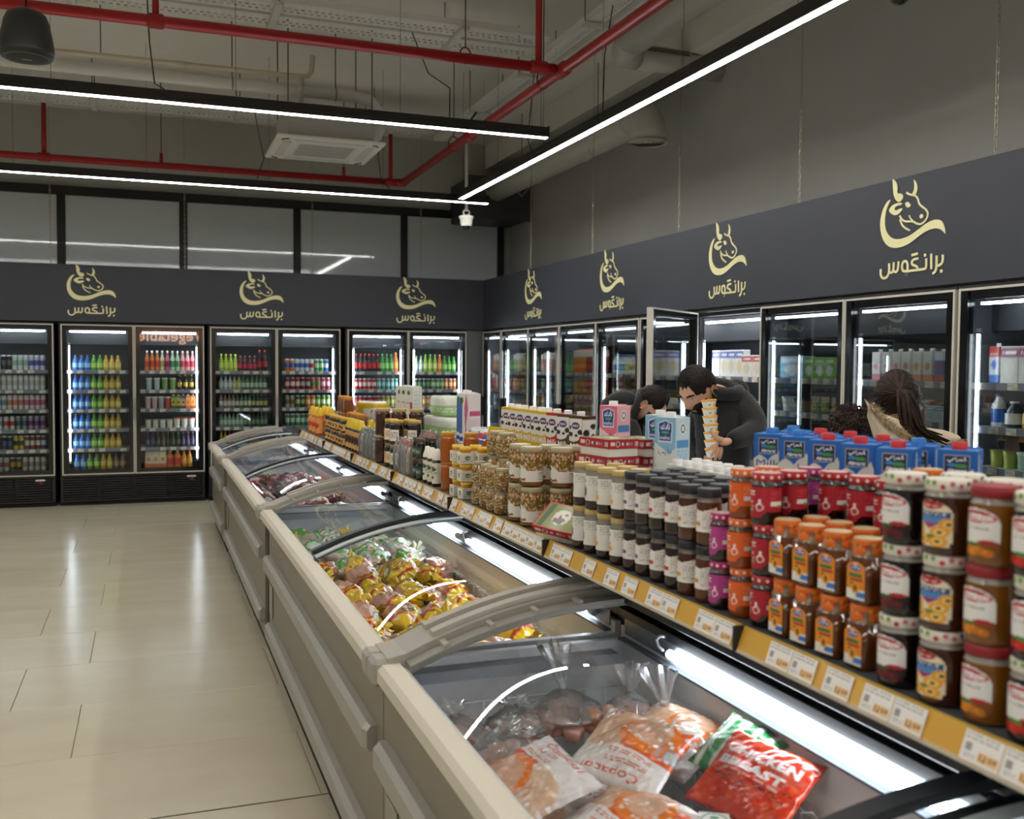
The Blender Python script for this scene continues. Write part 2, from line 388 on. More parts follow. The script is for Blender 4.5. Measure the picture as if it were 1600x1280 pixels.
# perforated cable trays
def tray(label, p0, axis, length, width, strips, step=.05, brk=1.4):
    t = thing('cable_tray', label, 'cable tray', p0)
    if axis == 'y': t.rotation_euler = (0, 0, math.pi/2)
    c = '#dcdcd8'; n = int(length/step)
    for a0, a1 in strips:
        b = MB(); k = 4; wv = (a1-a0)
        rows = [a0, a0+.2*wv, a0+.32*wv, a0+.44*wv, a0+.56*wv, a0+.68*wv, a0+.8*wv, a1]
        vs = []; fs = []
        for y in rows:
            for i in range(2*n+1): vs.append((i*length/(2*n), y, 0))
        W = 2*n+1
        for r in range(len(rows)-1):
            for i in range(2*n):
                if r % 2 == 1 and i % 2 == (0 if r != 3 else 1): continue
                fs.append((r*W+i, r*W+i+1, (r+1)*W+i+1, (r+1)*W+i))
        b.add(vs, fs, c)
        for y in (a0, a1): b.box(0, length, y-.001, y+.001, 0, .05, c)
        b.build('tray_strip', M_SATIN, t)
    x = .4
    while x < length:
        MB().box(x-.03, x+.03, -.03, width+.03, -.035, -.002, '#c9c9c5', b=.004).build('support_channel', M_SATIN, t)
        for y in (-.015, width+.015): MB().tube([(x, y, -.002), (x, y, ZC-p0[2])], .005, '#75736d', 6).build('threaded_rod', M_METAL, t)
        x += brk
    return t
tray('perforated cable tray crossing the ceiling above the front sprinkler pipe', (-6.5, 7.34, 4.2), 'x', 9.5, .54, ((0, .24), (.3, .54)))
tray('perforated cable tray running behind the ceiling air conditioner', (-6.5, 10.6, 4.2), 'x', 9.5, .42, ((0, .42),))
tray('perforated cable tray running lengthwise beside the red main pipe', (3.40, -2.0, 4.16), 'y', 13.0, .32, ((0, .13), (.19, .32)))
# cassette air conditioner
ac = thing('ceiling_air_conditioner', 'white cassette air conditioner hanging below the ceiling', 'air conditioner', (1.485, 8.945, 3.5))
b = MB(); W = .465; b.box(-W, W, -W, W, 0, .028, '#e6e6e0', b=.008); b.build('fascia_panel', M_SATIN, ac)
MB().box(-.37, .37, -.38, .38, .0285, .32, '#b5b7b6', b=.006).build('housing', M_SATIN, ac)
gr = MB().box(-.255, .255, -.255, .255, -.004, -.0005, '#d8d8d2', b=.001).build('intake_grille', M_SATIN, ac)
for j in range(4):
    for i in range(26): MB().box(-.235+i*.018, -.235+i*.018+.009, -.235+j*.12, -.235+j*.12+.1, -.0065, -.0042, '#8f918e').build('grille_slot', M_SATIN, gr) if i == 0 and j == 0 else None
gsl = [c for c in gr.children][0].data
for j in range(4):
    for i in range(26):
        if i or j: link('grille_slot', gsl, gr, (i*.018, j*.12, 0))
for (x, y, dx, dy) in ((0, -.36, .3, .035), (0, .36, .3, .035), (-.36, 0, .035, .3), (.36, 0, .035, .3)):
    MB().box(x-dx, x+dx, y-dy, y+dy, -.006, -.001, '#d2d3ce', b=.002).build('air_louver', M_SATIN, ac)
for i, a in enumerate((45, 135, 225, 315)):
    q = math.radians(a); cx, cy = .36*math.copysign(1, math.cos(q)), .36*math.copysign(1, math.sin(q))
    MB().tube([(cx+.05*math.cos(q+d), cy+.05*math.sin(q+d), -.001) for d in np.linspace(-.8, .8, 7)], .008, '#3a3b3a', 6).build('corner_slot', M_SATIN, ac)
MB().box(.15, .27, -.384, -.381, .2, .25, '#d9c93c').build('rating_sticker', M_PRINT, ac)
for (x, y) in ((-.36, -.36), (.36, -.36), (-.36, .36), (.36, .36)): MB().tube([(x, y, .3), (x, y, ZC-3.5)], .006, '#6d6b66', 6).build('threaded_rod', M_METAL, ac)
t = thing('insulated_pipe', 'thick white wrapped pipe leading into the ceiling air conditioner', 'pipe')
pts = [(-7.5, 9, 4.03), (-3, 9, 4.04), (1.75, 9, 4.03), (1.92, 9, 4.0), (2.0, 9, 3.92), (2.02, 9, 3.8), (1.98, 9, 3.7), (1.9, 9, 3.66)]
MB().tube(pts, .055, '#dcdddb', 10).build('pipe_wrap', mat('foil_wrap', .6, bump=.6, bscale=25.), t)
for x in (-5, -2.5, .7, 1.6):
    MB().tube([(x, 9+.06*math.cos(a), 4.035+.06*math.sin(a)) for a in np.linspace(0, 2*math.pi, 13)], .006, '#8b8984', 5).build('clamp', M_METAL, t)
    MB().tube([(x, 9, 4.095), (x, 9, ZC)], .005, '#6d6b66', 6).build('hanger_rod', M_METAL, t)
t = thing('drain_pipe', 'thin cream drain pipe running beside the wrapped pipe', 'pipe')
MB().tube([(-7.5, 8.84, 4.1), (1.27, 8.84, 4.11), (1.33, 8.84, 4.12), (1.36, 8.84, 4.17), (1.37, 8.84, 4.3)], .022, '#cfc6b4', 10).build('pipe_run', M_SATIN, t)
MB().tube([(1.27, 8.84, 4.1), (1.27, 8.84, 3.82)], .022, '#cfc6b4', 10).build('down_pipe', M_SATIN, t)
MB().tube([(.23, 8.84, 4.107), (.33, 8.84, 4.107)], .028, '#cfc6b4', 10).build('sleeve', M_SATIN, t)
for x in (-3.5, -.35): MB().tube([(x, 8.84, 4.12), (x, 8.84, ZC)], .005, '#6d6b66', 6).build('hanger_rod', M_METAL, t)
MB().tube([(2.02, 9, 3.86), (2.3, 9.1, 3.86), (2.7, 9.3, 3.9), (3.0, 9.45, 4.0), (3.1, 9.5, 4.13)], .012, '#2b2b2a', 6).build('power_cable', M_SATIN)
tag(bpy.data.objects['power_cable'], 'dark cable looping from the air conditioner to the cable tray', 'cable')
# ventilation ducts along the side wall
DUCT = '#c2c0b8'
t = thing('air_duct', 'round grey duct ending in a downturned ceiling diffuser', 'duct', (4.16, 8.0, 3.85))
MB().tube([(0, .12, 0), (0, 1.3, 0), (0, 2.6, 0), (0, 3.9, 0)], .165, DUCT, 20).build('duct_run', M_SATIN, t)
MB().tube([(0, .14, 0), (0, .03, -.012), (0, -.06, -.05), (0, -.13, -.12), (0, -.15, -.2), (0, -.15, -.27)], .16, DUCT, 20).build('elbow', M_SATIN, t)
MB().lathe([('#c6c3b8', [(.172, 0), (.175, .02), (.15, .022), (.145, .006)])], 28, (0, -.15, -.285), cap=False).build('diffuser_ring', M_SATIN, t)
for r in (.025, .06, .095, .13): MB().lathe([('#b9b6ab', [(r, 0), (r+.018, .014), (r+.016, .018), (r-.002, .004)])], 24, (0, -.15, -.283), cap=False).build('diffuser_cone', M_SATIN, t)
for y in (1.3, 2.6): MB().lathe([(DUCT, [(.168, -.02), (.174, 0), (.168, .02)])], 20, (0, y, 0), axis='y', cap=False).build('seam_band', M_SATIN, t)
for y in (.9, 3.0):
    MB().tube([(-.17, y, .02), (-.09, y, -.15), (0, y, -.25), (.09, y, -.15), (.17, y, .02)], .006, '#b5b2a8', 5).build('strap', M_SATIN, t)
    MB().tube([(0, y, .16), (0, y, ZC-3.85)], .005, '#6d6b66', 6).build('hanger_rod', M_METAL, t)
t = thing('fan_box', 'dark square fan box at the far end of the round duct', 'duct box', (4.2, 12.3, 3.47))
MB().box(-.4, .42, -.38, .43, 0, .5, '#39393a', b=.01).build('casing', M_SATIN, t)
MB().box(-.42, .44, -.4, -.385, -.02, .52, '#444445', b=.004).build('flange', M_SATIN, t)
t = thing('air_duct', 'beige round duct bending from the ceiling into the side wall', 'duct', (3.8, 7.5, 4.2))
MB().tube([(.05, 0, 0), (.4, 0, -.01), (XR-3.8-.005, 0, -.03)], .105, DUCT, 18).build('branch', M_SATIN, t)
MB().tube([(.06, 0, 0), (-.02, -.01, 0), (-.08, -.06, .01), (-.1, -.14, .02), (-.1, -.25, .03)], .115, DUCT, 18).build('elbow', M_SATIN, t)
MB().tube([(-.1, -.22, .07), (-.1, -2.5, .07), (-.1, -6, .07)], .15, DUCT, 18).build('duct_run', M_SATIN, t)
MB().box(-.05, .5, -.12, -.095, .02, .05, '#77756d').build('damper_rail', M_METAL, t)
# security camera on a pole, black pendant loudspeaker, hanging cables
def cctv(label, p, top):
    t = thing('security_camera', label, 'camera', p)
    MB().tube([(0, 0, .16), (0, 0, top-p[2])], .018, '#d9d8d2', 10).build('pole', M_SATIN, t)
    MB().tube([(.035*math.cos(a), 0, .145+.03*math.sin(a)) for a in np.linspace(0, 2*math.pi, 15)], .01, '#e8e7e2', 6).build('bracket', M_SATIN, t)
    MB().lathe([('#ecebe6', [(.055, .0), (.066, .02), (.068, .07), (.08, .085), (.085, .105), (.05, .115)])], 20).build('housing', M_SATIN, t)
    MB().lathe([('#1b1c1e', [(.0, -.045), (.022, -.04), (.04, -.024), (.048, 0)])], 18, cap=False).build('dome', M_GLOSS, t)
cctv('white dome camera on a pole between the line lamps', (3.255, 10.3, 3.11), 4.12)
cctv('white dome camera hanging at the upper frame edge', (3.29, 3.75, 3.332), 4.12)
t = thing('pendant_speaker', 'black pendant loudspeaker hanging over the aisle', 'speaker', (-.525, 5.18, 3.02))
MB().lathe([('#232322', [(.108, .0), (.122, .012), (.122, .03), (.112, .1), (.098, .17), (.085, .2), (.05, .222), (.02, .228)])], 28).build('shell', M_SATIN, t)
MB().lathe([('#2f2f2e', [(0, -.004), (.07, -.003), (.11, .003)])], 28, cap=False).build('speaker_grille', M_MATTE, t)
MB().box(-.022, .022, -.004, .004, -.0075, -.0045, '#a9a9a5').build('badge', M_METAL, t)
MB().tube([(0, 0, .226), (0, .005, .6), (0, 0, ZC-3.02)], .004, '#26251f', 6).build('cable', M_SATIN, t)
for i, pp in enumerate(([(.0, 7.0, 4.2), (.02, 6.96, 3.7), (.05, 6.92, 3.42), (.11, 6.91, 3.387)], [(1.95, 7.6, 4.19), (2.0, 7.3, 3.8), (2.06, 6.93, 3.6), (2.05, 6.9, 3.387)],
     [(1.05, 10.6, 4.19), (1.06, 10.3, 3.9), (1.07, 9.95, 3.6), (1.0, 9.92, 3.387)], [(2.2, 9.8, 4.2), (2.2, 9.93, 3.7), (2.23, 9.92, 3.45), (2.32, 9.92, 3.387)],
     [(3.1, 7.9, 4.15), (3.05, 7.85, 3.8), (3.0, 7.8, 3.5), (3.02, 7.75, 3.387)], [(3.1, 6.4, 4.15), (3.05, 6.42, 3.8), (3.03, 6.4, 3.387)])):
    o = MB().tube(pp, .0045, '#201f1c', 6).build('lamp_cable', M_SATIN)
    tag(o, ('black cable dropping to the near end of the aisle lamp', 'black cable dropping to the front lamp beside the pipe crossing', 'black cable dropping to the far lamp over the window band',
            'black cable dropping to the far lamp below the air conditioner', 'black cable dropping to the long side lamp below the duct', 'black cable dropping to the long side lamp past the red main')[i], 'cable', 'lamp feed cables')
# ================================================================ fascia boards with the bull emblem
FASC = surf('fascia_laminate', '#31343d', '#363942', 2.0, 0.55, bump=.03)
o = MB().box(XL+.02, FX+.03, FY, FY+.03, 2.045, 2.672, '#3c3f47', b=.002).build('fascia_board', FASC); tag(o, 'dark slate fascia board above the back row of drink fridges', 'sign board')
o = MB().box(FX, FX+.03, -2.5, FY-.001, 2.045, 2.672, '#3c3f47', b=.002).build('fascia_board', FASC); tag(o, 'dark slate fascia board above the side row of dairy fridges', 'sign board')
LOGO_C = '#ece6b0'
def lg(pts): return [((x-1140)/1225.0, (590-y)/1150.0) for x, y in pts]     # traced outline -> metres about the emblem centre
def smooth(p, n=3, closed=True):
    for _ in range(n):
        q = []; m = len(p)
        for i in range(m if closed else m-1):
            a, b = p[i], p[(i+1) % m]; q += [(a[0]*.75+b[0]*.25, a[1]*.75+b[1]*.25), (a[0]*.25+b[0]*.75, a[1]*.25+b[1]*.75)]
        p = ([p[0]]+q+[p[-1]]) if not closed else q
    return p
def stroke(p, w, closed=False):
    """polyline -> outline polygon of width w (list ok: taper)"""
    n = len(p); L = []; R = []
    ws = w if isinstance(w, list) else [w]*n
    for i in range(n):
        a = p[max(i-1, 0)]; b = p[min(i+1, n-1)]; dx, dy = b[0]-a[0], b[1]-a[1]; d = math.hypot(dx, dy) or 1
        nx, ny = -dy/d*ws[i]/2, dx/d*ws[i]/2; L.append((p[i][0]+nx, p[i][1]+ny)); R.append((p[i][0]-nx, p[i][1]-ny))
    return L+R[::-1]
EMB = {
 'swoosh': [lg([(938,396),(900,405),(862,445),(838,500),(832,550),(843,610),(870,660),(910,697),(960,717),(1030,723),(1100,713),(1160,692),(1230,660),(1290,641),(1350,635),(1395,644),(1425,660),(1448,684),(1447,665),(1440,638),(1420,604),(1390,587),(1350,582),(1290,591),(1230,614),(1160,645),(1100,662),(1030,668),(970,660),(925,635),(895,600),(880,560),(880,510),(890,465),(910,430)])],
 'horn': [lg([(944,263),(985,290),(1000,330),(993,358),(1005,372),(1030,372),(1053,388),(1050,410),(1020,429),(990,416),(965,385),(955,340),(952,300)]), lg([(1148,300),(1180,330),(1188,365),(1176,400),(1155,411),(1125,398),(1150,385),(1160,350),(1155,320)])],
 'ear': [lg([(912,470),(945,440),(990,430),(1045,433),(1042,450),(1000,447),(968,460),(985,480),(1020,470),(1058,472),(1030,497),(990,510),(955,500)])],
 'eye': [lg([(1072,440),(1105,436),(1132,465),(1105,477),(1085,468)])],
 'nostril': [lg([(1212,540),(1235,530),(1250,543),(1240,560),(1218,558)])]}
for k in EMB: EMB[k] = [smooth(p, 1) for p in EMB[k]]
def st(pts, w): 
    q = smooth(lg(pts), 2, False); return stroke(q, w/1197.0)
EMB['muzzle_line'] = [st([(1085,376),(1120,395),(1165,404),(1195,430),(1205,465),(1240,490),(1275,512),(1292,540),(1275,575),(1230,597),(1190,588),(1150,566),(1090,562),(1050,548),(1025,515)], 13)]
EMB['jaw_line'] = [st([(1028,540),(1050,580),(1085,605),(1125,622)], 12), st([(1115,525),(1128,548),(1150,563)], 9)]
LW = 17
LET = [st([(850,845),(848,882),(866,906),(895,911),(922,898),(936,870),(932,815)], LW), st([(936,872),(958,881),(976,868),(978,812)], LW), st([(978,868),(1000,881),(1021,866),(1025,810)], LW),
 st([(1113,880),(1075,880),(1060,862),(1060,832),(1075,815),(1098,815),(1113,832),(1113,880),(1098,908)], LW), st([(1110,881),(1200,881),(1280,881),(1287,870),(1284,815)], LW),
 st([(1212,809),(1165,811),(1150,828),(1158,845),(1195,855),(1207,868),(1205,880)], LW), st([(1148,783),(1205,777)], LW), st([(1328,790),(1332,886)], LW),
 st([(1376,806),(1378,885),(1366,908),(1344,916)], LW), st([(1378,871),(1408,868),(1432,850),(1430,806)], LW), smooth(lg([(1262,784),(1282,784),(1282,804),(1262,804)]), 2), smooth(lg([(1410,895),(1431,895),(1431,916),(1410,916)]), 2)]
def emb_mesh(nm, polys):
    b = MB()
    for p in polys: b.poly(p, lambda x, y, h: (x, -h, y), LOGO_C, th=.004)
    return b.mesh(nm, M_SATIN)
EM = [(k, emb_mesh(k, [p])) for k in EMB for p in EMB[k]]
LM = [emb_mesh('letter', [p]) for p in LET]
def emblem(label, loc, rz, grp='bull emblems on the fascia'):
    t = thing('bull_emblem', label, 'sign', loc, rz)
    for k, me in EM: link(k, me, t)
    for me in LM: link('letter', me, t)
    t['group'] = grp
EZ = 2.395
for x, s in ((-.592, 'above the can and water fridges'), (1.245, 'in the middle of the back fascia'), (3.105, 'nearest the room corner on the back fascia'), (-2.44, 'at the far end of the back fascia')):
    emblem('cream bull head emblem with script '+s, (x, FY-.001, EZ), 0)
for y, s in ((10.15, 'nearest the corner on the side fascia'), (8.18, 'above the far juice fridges on the side fascia'), (6.26, 'above the open fridge door'), (4.40, 'above the shopper in the beige coat'), (2.4, 'beyond the frame on the side fascia')):
    emblem('cream bull head emblem with script '+s, (FX-.001, y, EZ), -math.pi/2)
# lit sign on the front wall of the store; the fridge doors mirror it
t = thing('store_sign', 'lit orange sign reading Vegetable on the store front wall', 'sign', (.62, YN+.02, 2.34))
MB().box(-1.05, 1.05, -.015, 0, -.25, .25, '#3a2a20', b=.01).build('sign_board', M_SATIN, t)
art_text('lettering', 'Vegetable', 1.85, .42, '#ffffff', t, lambda x, y: (-x, .006, y), bold=.02, m=emit('sign_letters', '#ffb284', 14.0))
# chains that carry the fascia
def chain_mesh(h):
    b = MB(); n = int(h/.03)
    for i in range(n):
        z = i*.03; pts = []
        for a in np.linspace(0, 2*math.pi, 9):
            p = (.008*math.cos(a), 0, z+.018+.02*math.sin(a)); pts.append(p if i % 2 == 0 else (0, p[0], p[2]))
        b.tube(pts, .0028, '#b9b2a0', 4, cap=False)
    return b.mesh('chain_links', M_METAL)
CH = chain_mesh(1.0); WR = MB().tube([(0, 0, 1.0), (0, 0, ZC-2.672)], .002, '#8d887c', 4).mesh('chain_wire', M_METAL)
chs = [((4.0, y, 2.672), s) for y, s in ((10.27, 'beside the emblem nearest the corner'), (8.64, 'beside the second side emblem'), (7.0, 'left of the open fridge door'), (5.44, 'between the two nearer side emblems'), (3.85, 'at the near end of the side fascia'))]
chs += [((x, 11.895, 2.672), s) for x, s in ((-1.0, 'over the back fascia before the first mullion'), (.394, 'over the back fascia before the second mullion'), (1.838, 'over the back fascia before the third mullion'), (3.169, 'over the back fascia before the last mullion'))]
for p, s in chs:
    t = thing('hanging_chain', 'thin steel chain holding up the fascia '+s, 'chain', p, 0, 'chains carrying the fascia boards')
    stuff(link('chain_links', CH, t)); link('chain_wire', WR, t)
# ================================================================ upright glass-door fridges
LEDM = emit('fridge_led', '#eef6ff', FRIDGE_E)
G_DOOR = glass('door_glass', (.93, .96, .955), 1.45, 0.0, .75)
M_BLK = mat('black_powder_coat', .5)
DZ0, DZ1, DEP = .345, 2.015, .70
SH_B = [1.505, 1.285, 1.069, .848, .628]      # shelf heights, back row
SH_S = [1.525, 1.30, 1.09, .86, .63]
def shelf_mesh(w):
    b = MB().box(0, w, .06, .56, -.012, 0, '#d5d7d6').box(0, w, .052, .06, -.034, .004, '#8a8b99'); return b.mesh('shelf', M_SATIN)
TAGC = Canvas(12, 8, '#f1efe8').lines(.08, .7, .55, .9, 2, '#77757a').rect(.5, .95, .12, .42, '#e9c89a')
TAGM = MB().grid(lambda u, v: (u*.062, 0, v*.034), 12, 8, TAGC, sm=False).mesh('price_tag', M_PRINT)
def door_meshes(w):
    h = DZ1-DZ0; t = .012; f = .058; tr = MB(); c = '#c9c4b8'
    tr.box(0, t, -.012, .035, 0, h, c).box(w-t, w, -.012, .035, 0, h, c).box(t, w-t, -.012, .035, 0, t, c).box(t, w-t, -.012, .035, h-t, h, c)
    fr = MB(); k = '#0e0f10'
    fr.box(t, f, -.008, .033, t, h-t, k).box(w-f, w-t, -.008, .033, t, h-t, k).box(f, w-f, .002, .033, t, f, k).box(f, w-f, .002, .033, h-f, h-t, k)
    gl = MB().box(f, w-f, .006, .012, f, h-f, '#ffffff')
    hd = MB().box(-.0, .03, -.04, -.008, .62, .86, '#141516', b=.006)
    return tr.mesh('door', M_SATIN), fr.mesh('door_border', M_GLOSS), gl.mesh('glass_pane', G_DOOR), hd.mesh('handle', M_SATIN)
_dm = {}
def fridge(label, origin, rz, bays, shz, grp, opened=None, led_sides=None):
    """bays: [(x0,x1,hinge)] ; local front faces -y, x to the right seen from the front"""
    W = bays[-1][1]; t = thing('glass_door_fridge', label, 'fridge', origin, rz, grp)
    c = MB(); k = '#1b1c1e'; li = '#565c63'
    c.box(0, W, .0, DEP, 2.015, 2.03, k).box(0, W, .036, DEP, 1.985, 2.015, k).box(0, .02, .036, DEP, .05, 1.985, k).box(W-.02, W, .036, DEP, .05, 1.985, k)
    c.box(.02, W-.02, DEP-.04, DEP, .05, 1.985, li).box(.02, W-.02, .036, DEP-.04, .33, .395, '#2a2c2f').box(.02, W-.02, .1, DEP-.04, .06, .33, k)
    c.box(.02, .026, .06, DEP-.04, .395, 1.985, li).box(W-.026, W-.02, .06, DEP-.04, .395, 1.985, li).box(.03, W-.03, .2, DEP-.05, 1.8, 1.985, '#2b2e33')
    for (a, b_, hg) in bays[:-1]: c.box(b_-.03, b_+.03, .036, .075, .345, 1.985, k)
    c.build('cabinet', M_BLK, t)
    MB().box(0, W, .04, .08, 0, .05, '#121212').build('kick_plate', M_MATTE, t)
    gr = MB().box(.005, W-.005, .06, .07, .055, .335, '#0c0c0d')
    for i in range(9):
        n = 4
        for j in range(n): gr.box(.03+j*(W-.04)/n, .01+(j+1)*(W-.04)/n-.02, .012, .058, .075+i*.027, .088+i*.027, '#222224')
    gr.box(.005, W-.005, .0, .06, .05, .062, '#2e2d2b').box(.005, W-.005, .008, .06, .318, .34, '#1a1a1b').box(.005, .03, .01, .06, .05, .34, '#1a1a1b').box(W-.03, W-.005, .01, .06, .05, .34, '#1a1a1b')
    stuff(gr.build('vent_grille', M_SATIN, t))
    th = MB().box(W-.2, W-.1, .0, .012, .285, .305, '#cfcdc8', b=.003).box(W-.185, W-.115, .0, .01, .25, .28, '#1c1c1d').build('thermostat', M_SATIN, t)
    MB().box(W-.155, W-.135, -.003, -.0005, .258, .272, '#c0141a').build('red_display', M_SATIN, th)
    for bi, (a, b_, hg) in enumerate(bays):
        w = round(b_-a-.006, 4)
        if w not in _dm: _dm[w] = door_meshes(w)
        d0, d1, d2, d3 = _dm[w]
        d = link('door', d0, t, (a+.003, 0, DZ0)); link('door_border', d1, d); link('glass_pane', d2, d)
        link('handle', d3, d, (w-.045 if hg == 'l' else .012, 0, 0))
        if opened and bi in opened: d.rotation_euler = (0, 0, -math.radians(opened[bi]))      # hinged on its left edge
        sw = round(b_-a-.07, 4)
        if sw not in _dm: _dm[sw] = shelf_mesh(sw)
        for z in shz:
            s = link('shelf', _dm[sw], t, (a+.035, 0, z))
            n = int(sw/.105)
            for i in range(n):
                if (i*7+bi*3+int(z*50)) % 6 != 5: link('price_tag', TAGM, s, (.012+i*(sw-.02)/n, .0505, -.032))
        led = MB().box(a+.09, b_-.09, .05, .075, 1.93, 1.945, '#ffffff').build('ceiling_light_strip', LEDM, t)
        for sd in {'both': (0, 1), 'l': (0,), 'r': (1,), 'none': ()}[(led_sides or {}).get(bi, 'both')]:
            x = a+.075 if sd == 0 else b_-.09
            MB().box(x+.003, x+.013, .04, .05, .5, 1.78, '#ffffff').build('light_strip', LEDM, t)
            for z in (.47, 1.79): MB().box(x-.002, x+.018, .038, .052, z, z+.018, '#d9dbdc').build('strip_clip', M_SATIN, t)
    return t
# ---- products inside the fridges: one mesh each, colours by band
_pm = {}
def pm(key, fn):
    if key not in _pm: _pm[key] = fn()
    return _pm[key]
def shade(c, k): return tuple(min(1, q*k) for q in lin(c))
def can(c, c2, h=.14, r=.0305):
    def f():
        b = MB(); b.lathe([('#b9bdc0', [(r*.78, 0), (r, .008)]), (c, [(r, .008), (r, h*.32)]), (c2, [(r*1.002, h*.32), (r*1.002, h*.66)]), (c, [(r, h*.66), (r, h-.014)]), ('#c9cdd0', [(r, h-.014), (r*.84, h-.003), (r*.84, h), (r*.78, h-.004)])], 12); return b.mesh('drink_can', M_METAL2)
    return pm(('can', c, c2, h, r), f), r
M_METAL2 = mat('printed_can', .3, metal=.35, coat=.2)
def bottle(c, lab, cap, h=.2, r=.031):
    def f():
        b = MB(); b.lathe([(c, [(r*.85, 0), (r, .01), (r, h*.2)]), (lab, [(r*1.01, h*.2), (r*1.01, h*.5)]), (c, [(r, h*.5), (r*.97, h*.58), (r*.6, h*.74), (r*.4, h*.82), (r*.38, h*.9)]), (cap, [(r*.46, h*.9), (r*.46, h), (r*.3, h)])], 12); return b.mesh('drink_bottle', M_GLOSS)
    return pm(('bot', c, lab, cap, h, r), f), r
def carafe(c, lab, cap, h=.24, r=.042):
    def f():
        b = MB(); b.lathe([(c, [(r*.9, 0), (r, .012), (r, h*.14)]), (lab, [(r*1.01, h*.14), (r*1.01, h*.55)]), (c, [(r, h*.55), (r*.85, h*.7), (r*.42, h*.86), (r*.42, h*.92)]), (cap, [(r*.5, h*.92), (r*.5, h), (r*.3, h)])], 12, sq=3.2); return b.mesh('juice_bottle', M_GLOSS)
    return pm(('car', c, lab, cap, h, r), f), r
def cup(c, lid, h=.1, r=.036):
    def f():
        b = MB(); b.lathe([(c, [(r*.78, 0), (r*.95, h*.88)]), (lid, [(r*1.04, h*.88), (r*1.04, h), (r*.9, h)])], 12); return b.mesh('food_cup', M_SATIN)
    return pm(('cup', c, lid, h, r), f), r
def carton(top, mid, bot, h=.2, w=.06, cap='#f1f1ee'):
    def f():
        cv = Canvas(10, 20, mid).rect(0, 1, .72, 1, top).rect(0, 1, 0, .22, bot).ell(.5, .5, .3, .13, shade(bot, 1.1)).lines(.15, .85, .74, .92, 2, '#f4f2ea')
        b = MB(); b.box(-w/2, w/2, -w/2, w/2, 0, h, mid, b=.002); b.grid(lambda u, v: ((u-.5)*w, -w/2-.0012, .002+v*(h-.004)), 10, 20, cv, sm=False)
        b.grid(lambda u, v: (w/2+.0012, (u-.5)*w, .002+v*(h-.004)), 10, 20, cv, sm=False); b.grid(lambda u, v: (-w/2-.0012, (.5-u)*w, .002+v*(h-.004)), 10, 20, cv, sm=False)
        b.lathe([(cap, [(.012, 0), (.012, .016), (.009, .017)])], 10, (0, 0, h)); return b.mesh('drink_carton', M_PRINT)
    return pm(('ctn', top, mid, bot, h, w, cap), f), w/2
def pack(c, c2, c3, w=.1, d=.05, h=.1):
    def f():
        cv = Canvas(14, 12, c).rect(0, 1, .7, .95, c2).ell(.5, .4, .32, .24, c3).lines(.1, .9, .76, .9, 1, '#ffffff')
        b = MB(); b.box(-w/2, w/2, -d/2, d/2, 0, h, c, b=.003); b.grid(lambda u, v: ((u-.5)*w*.98, -d/2-.001, .002+v*(h-.004)), 14, 12, cv, sm=False); return b.mesh('food_pack', M_PRINT)
    return pm(('pk', c, c2, c3, w, d, h), f), w/2
def pouch(c, c2, c3, w=.085, h=.15):
    def f():
        cv = Canvas(14, 20, c).rect(0, 1, .8, 1, c2).ell(.5, .42, .34, .24, c3).lines(.12, .88, .66, .78, 1, '#ffffff')
        def s(sg): return lambda u, v: ((u-.5)*w*(1-.1*math.sin(v*math.pi)), sg*-.022*math.sin(u*math.pi)**.6*(1-v)**.5*(1 if v > .02 else .9), v*h)
        b = MB(); b.grid(s(1), 14, 20, cv); b.grid(s(-1), 14, 8, c); return b.mesh('food_pouch', M_BAG)
    return pm(('po', c, c2, c3, w, h), f), w/2
KINDW = {'drink_can': ('drink can', 'can'), 'drink_bottle': ('drink bottle', 'bottle'), 'juice_bottle': ('juice bottle', 'bottle'), 'food_cup': ('lidded cup', 'cup'), 'drink_carton': ('drink carton', 'carton'), 'food_pack': ('printed box', 'box'), 'food_pouch': ('plastic pouch', 'pouch')}
NTH = ['first', 'second', 'third', 'fourth', 'fifth', 'sixth', 'seventh', 'eighth', 'ninth', 'tenth', 'eleventh', 'twelfth', 'thirteenth', 'fourteenth', 'fifteenth', 'sixteenth']
ORD = ['top', 'second', 'third', 'fourth', 'fifth', 'bottom']
def fill(origin, rz, x0, x1, z, items, desc, row, y=.13, jit=.004):
    """items: [(word, (mesh, r), count)], laid from left to right across the bay"""
    tot = sum(2*it[1][1]*it[2] for it in items); gap = max(.0015, (x1-x0-tot)/(sum(i[2] for i in items)+1)); x = x0+gap; ca, sa = math.cos(rz), math.sin(rz)
    rg = random.Random(int(z*1000)+int(x0*777)+int(origin[1]*31))
    k = -1
    for word, (me, r), n in items:
        nm, cat = KINDW[me.name.split('.')[0]]
        for _ in range(n):
            if x+2*r > x1+.012: return
            lx, ly = x+r, y+rg.uniform(-jit, jit); x += 2*r+gap
            o = link(me.name.split('.')[0], me, None, (origin[0]+lx*ca-ly*sa, origin[1]+lx*sa+ly*ca, z+.0005), rz)
            k += 1; tag(o, '%s %s, %s from left, %s shelf, %s' % (word, nm, NTH[k], ORD[row], desc), cat, '%s %ss on the %s shelf of %s' % (word, nm, ORD[row], desc))
FLOORZ = .3955
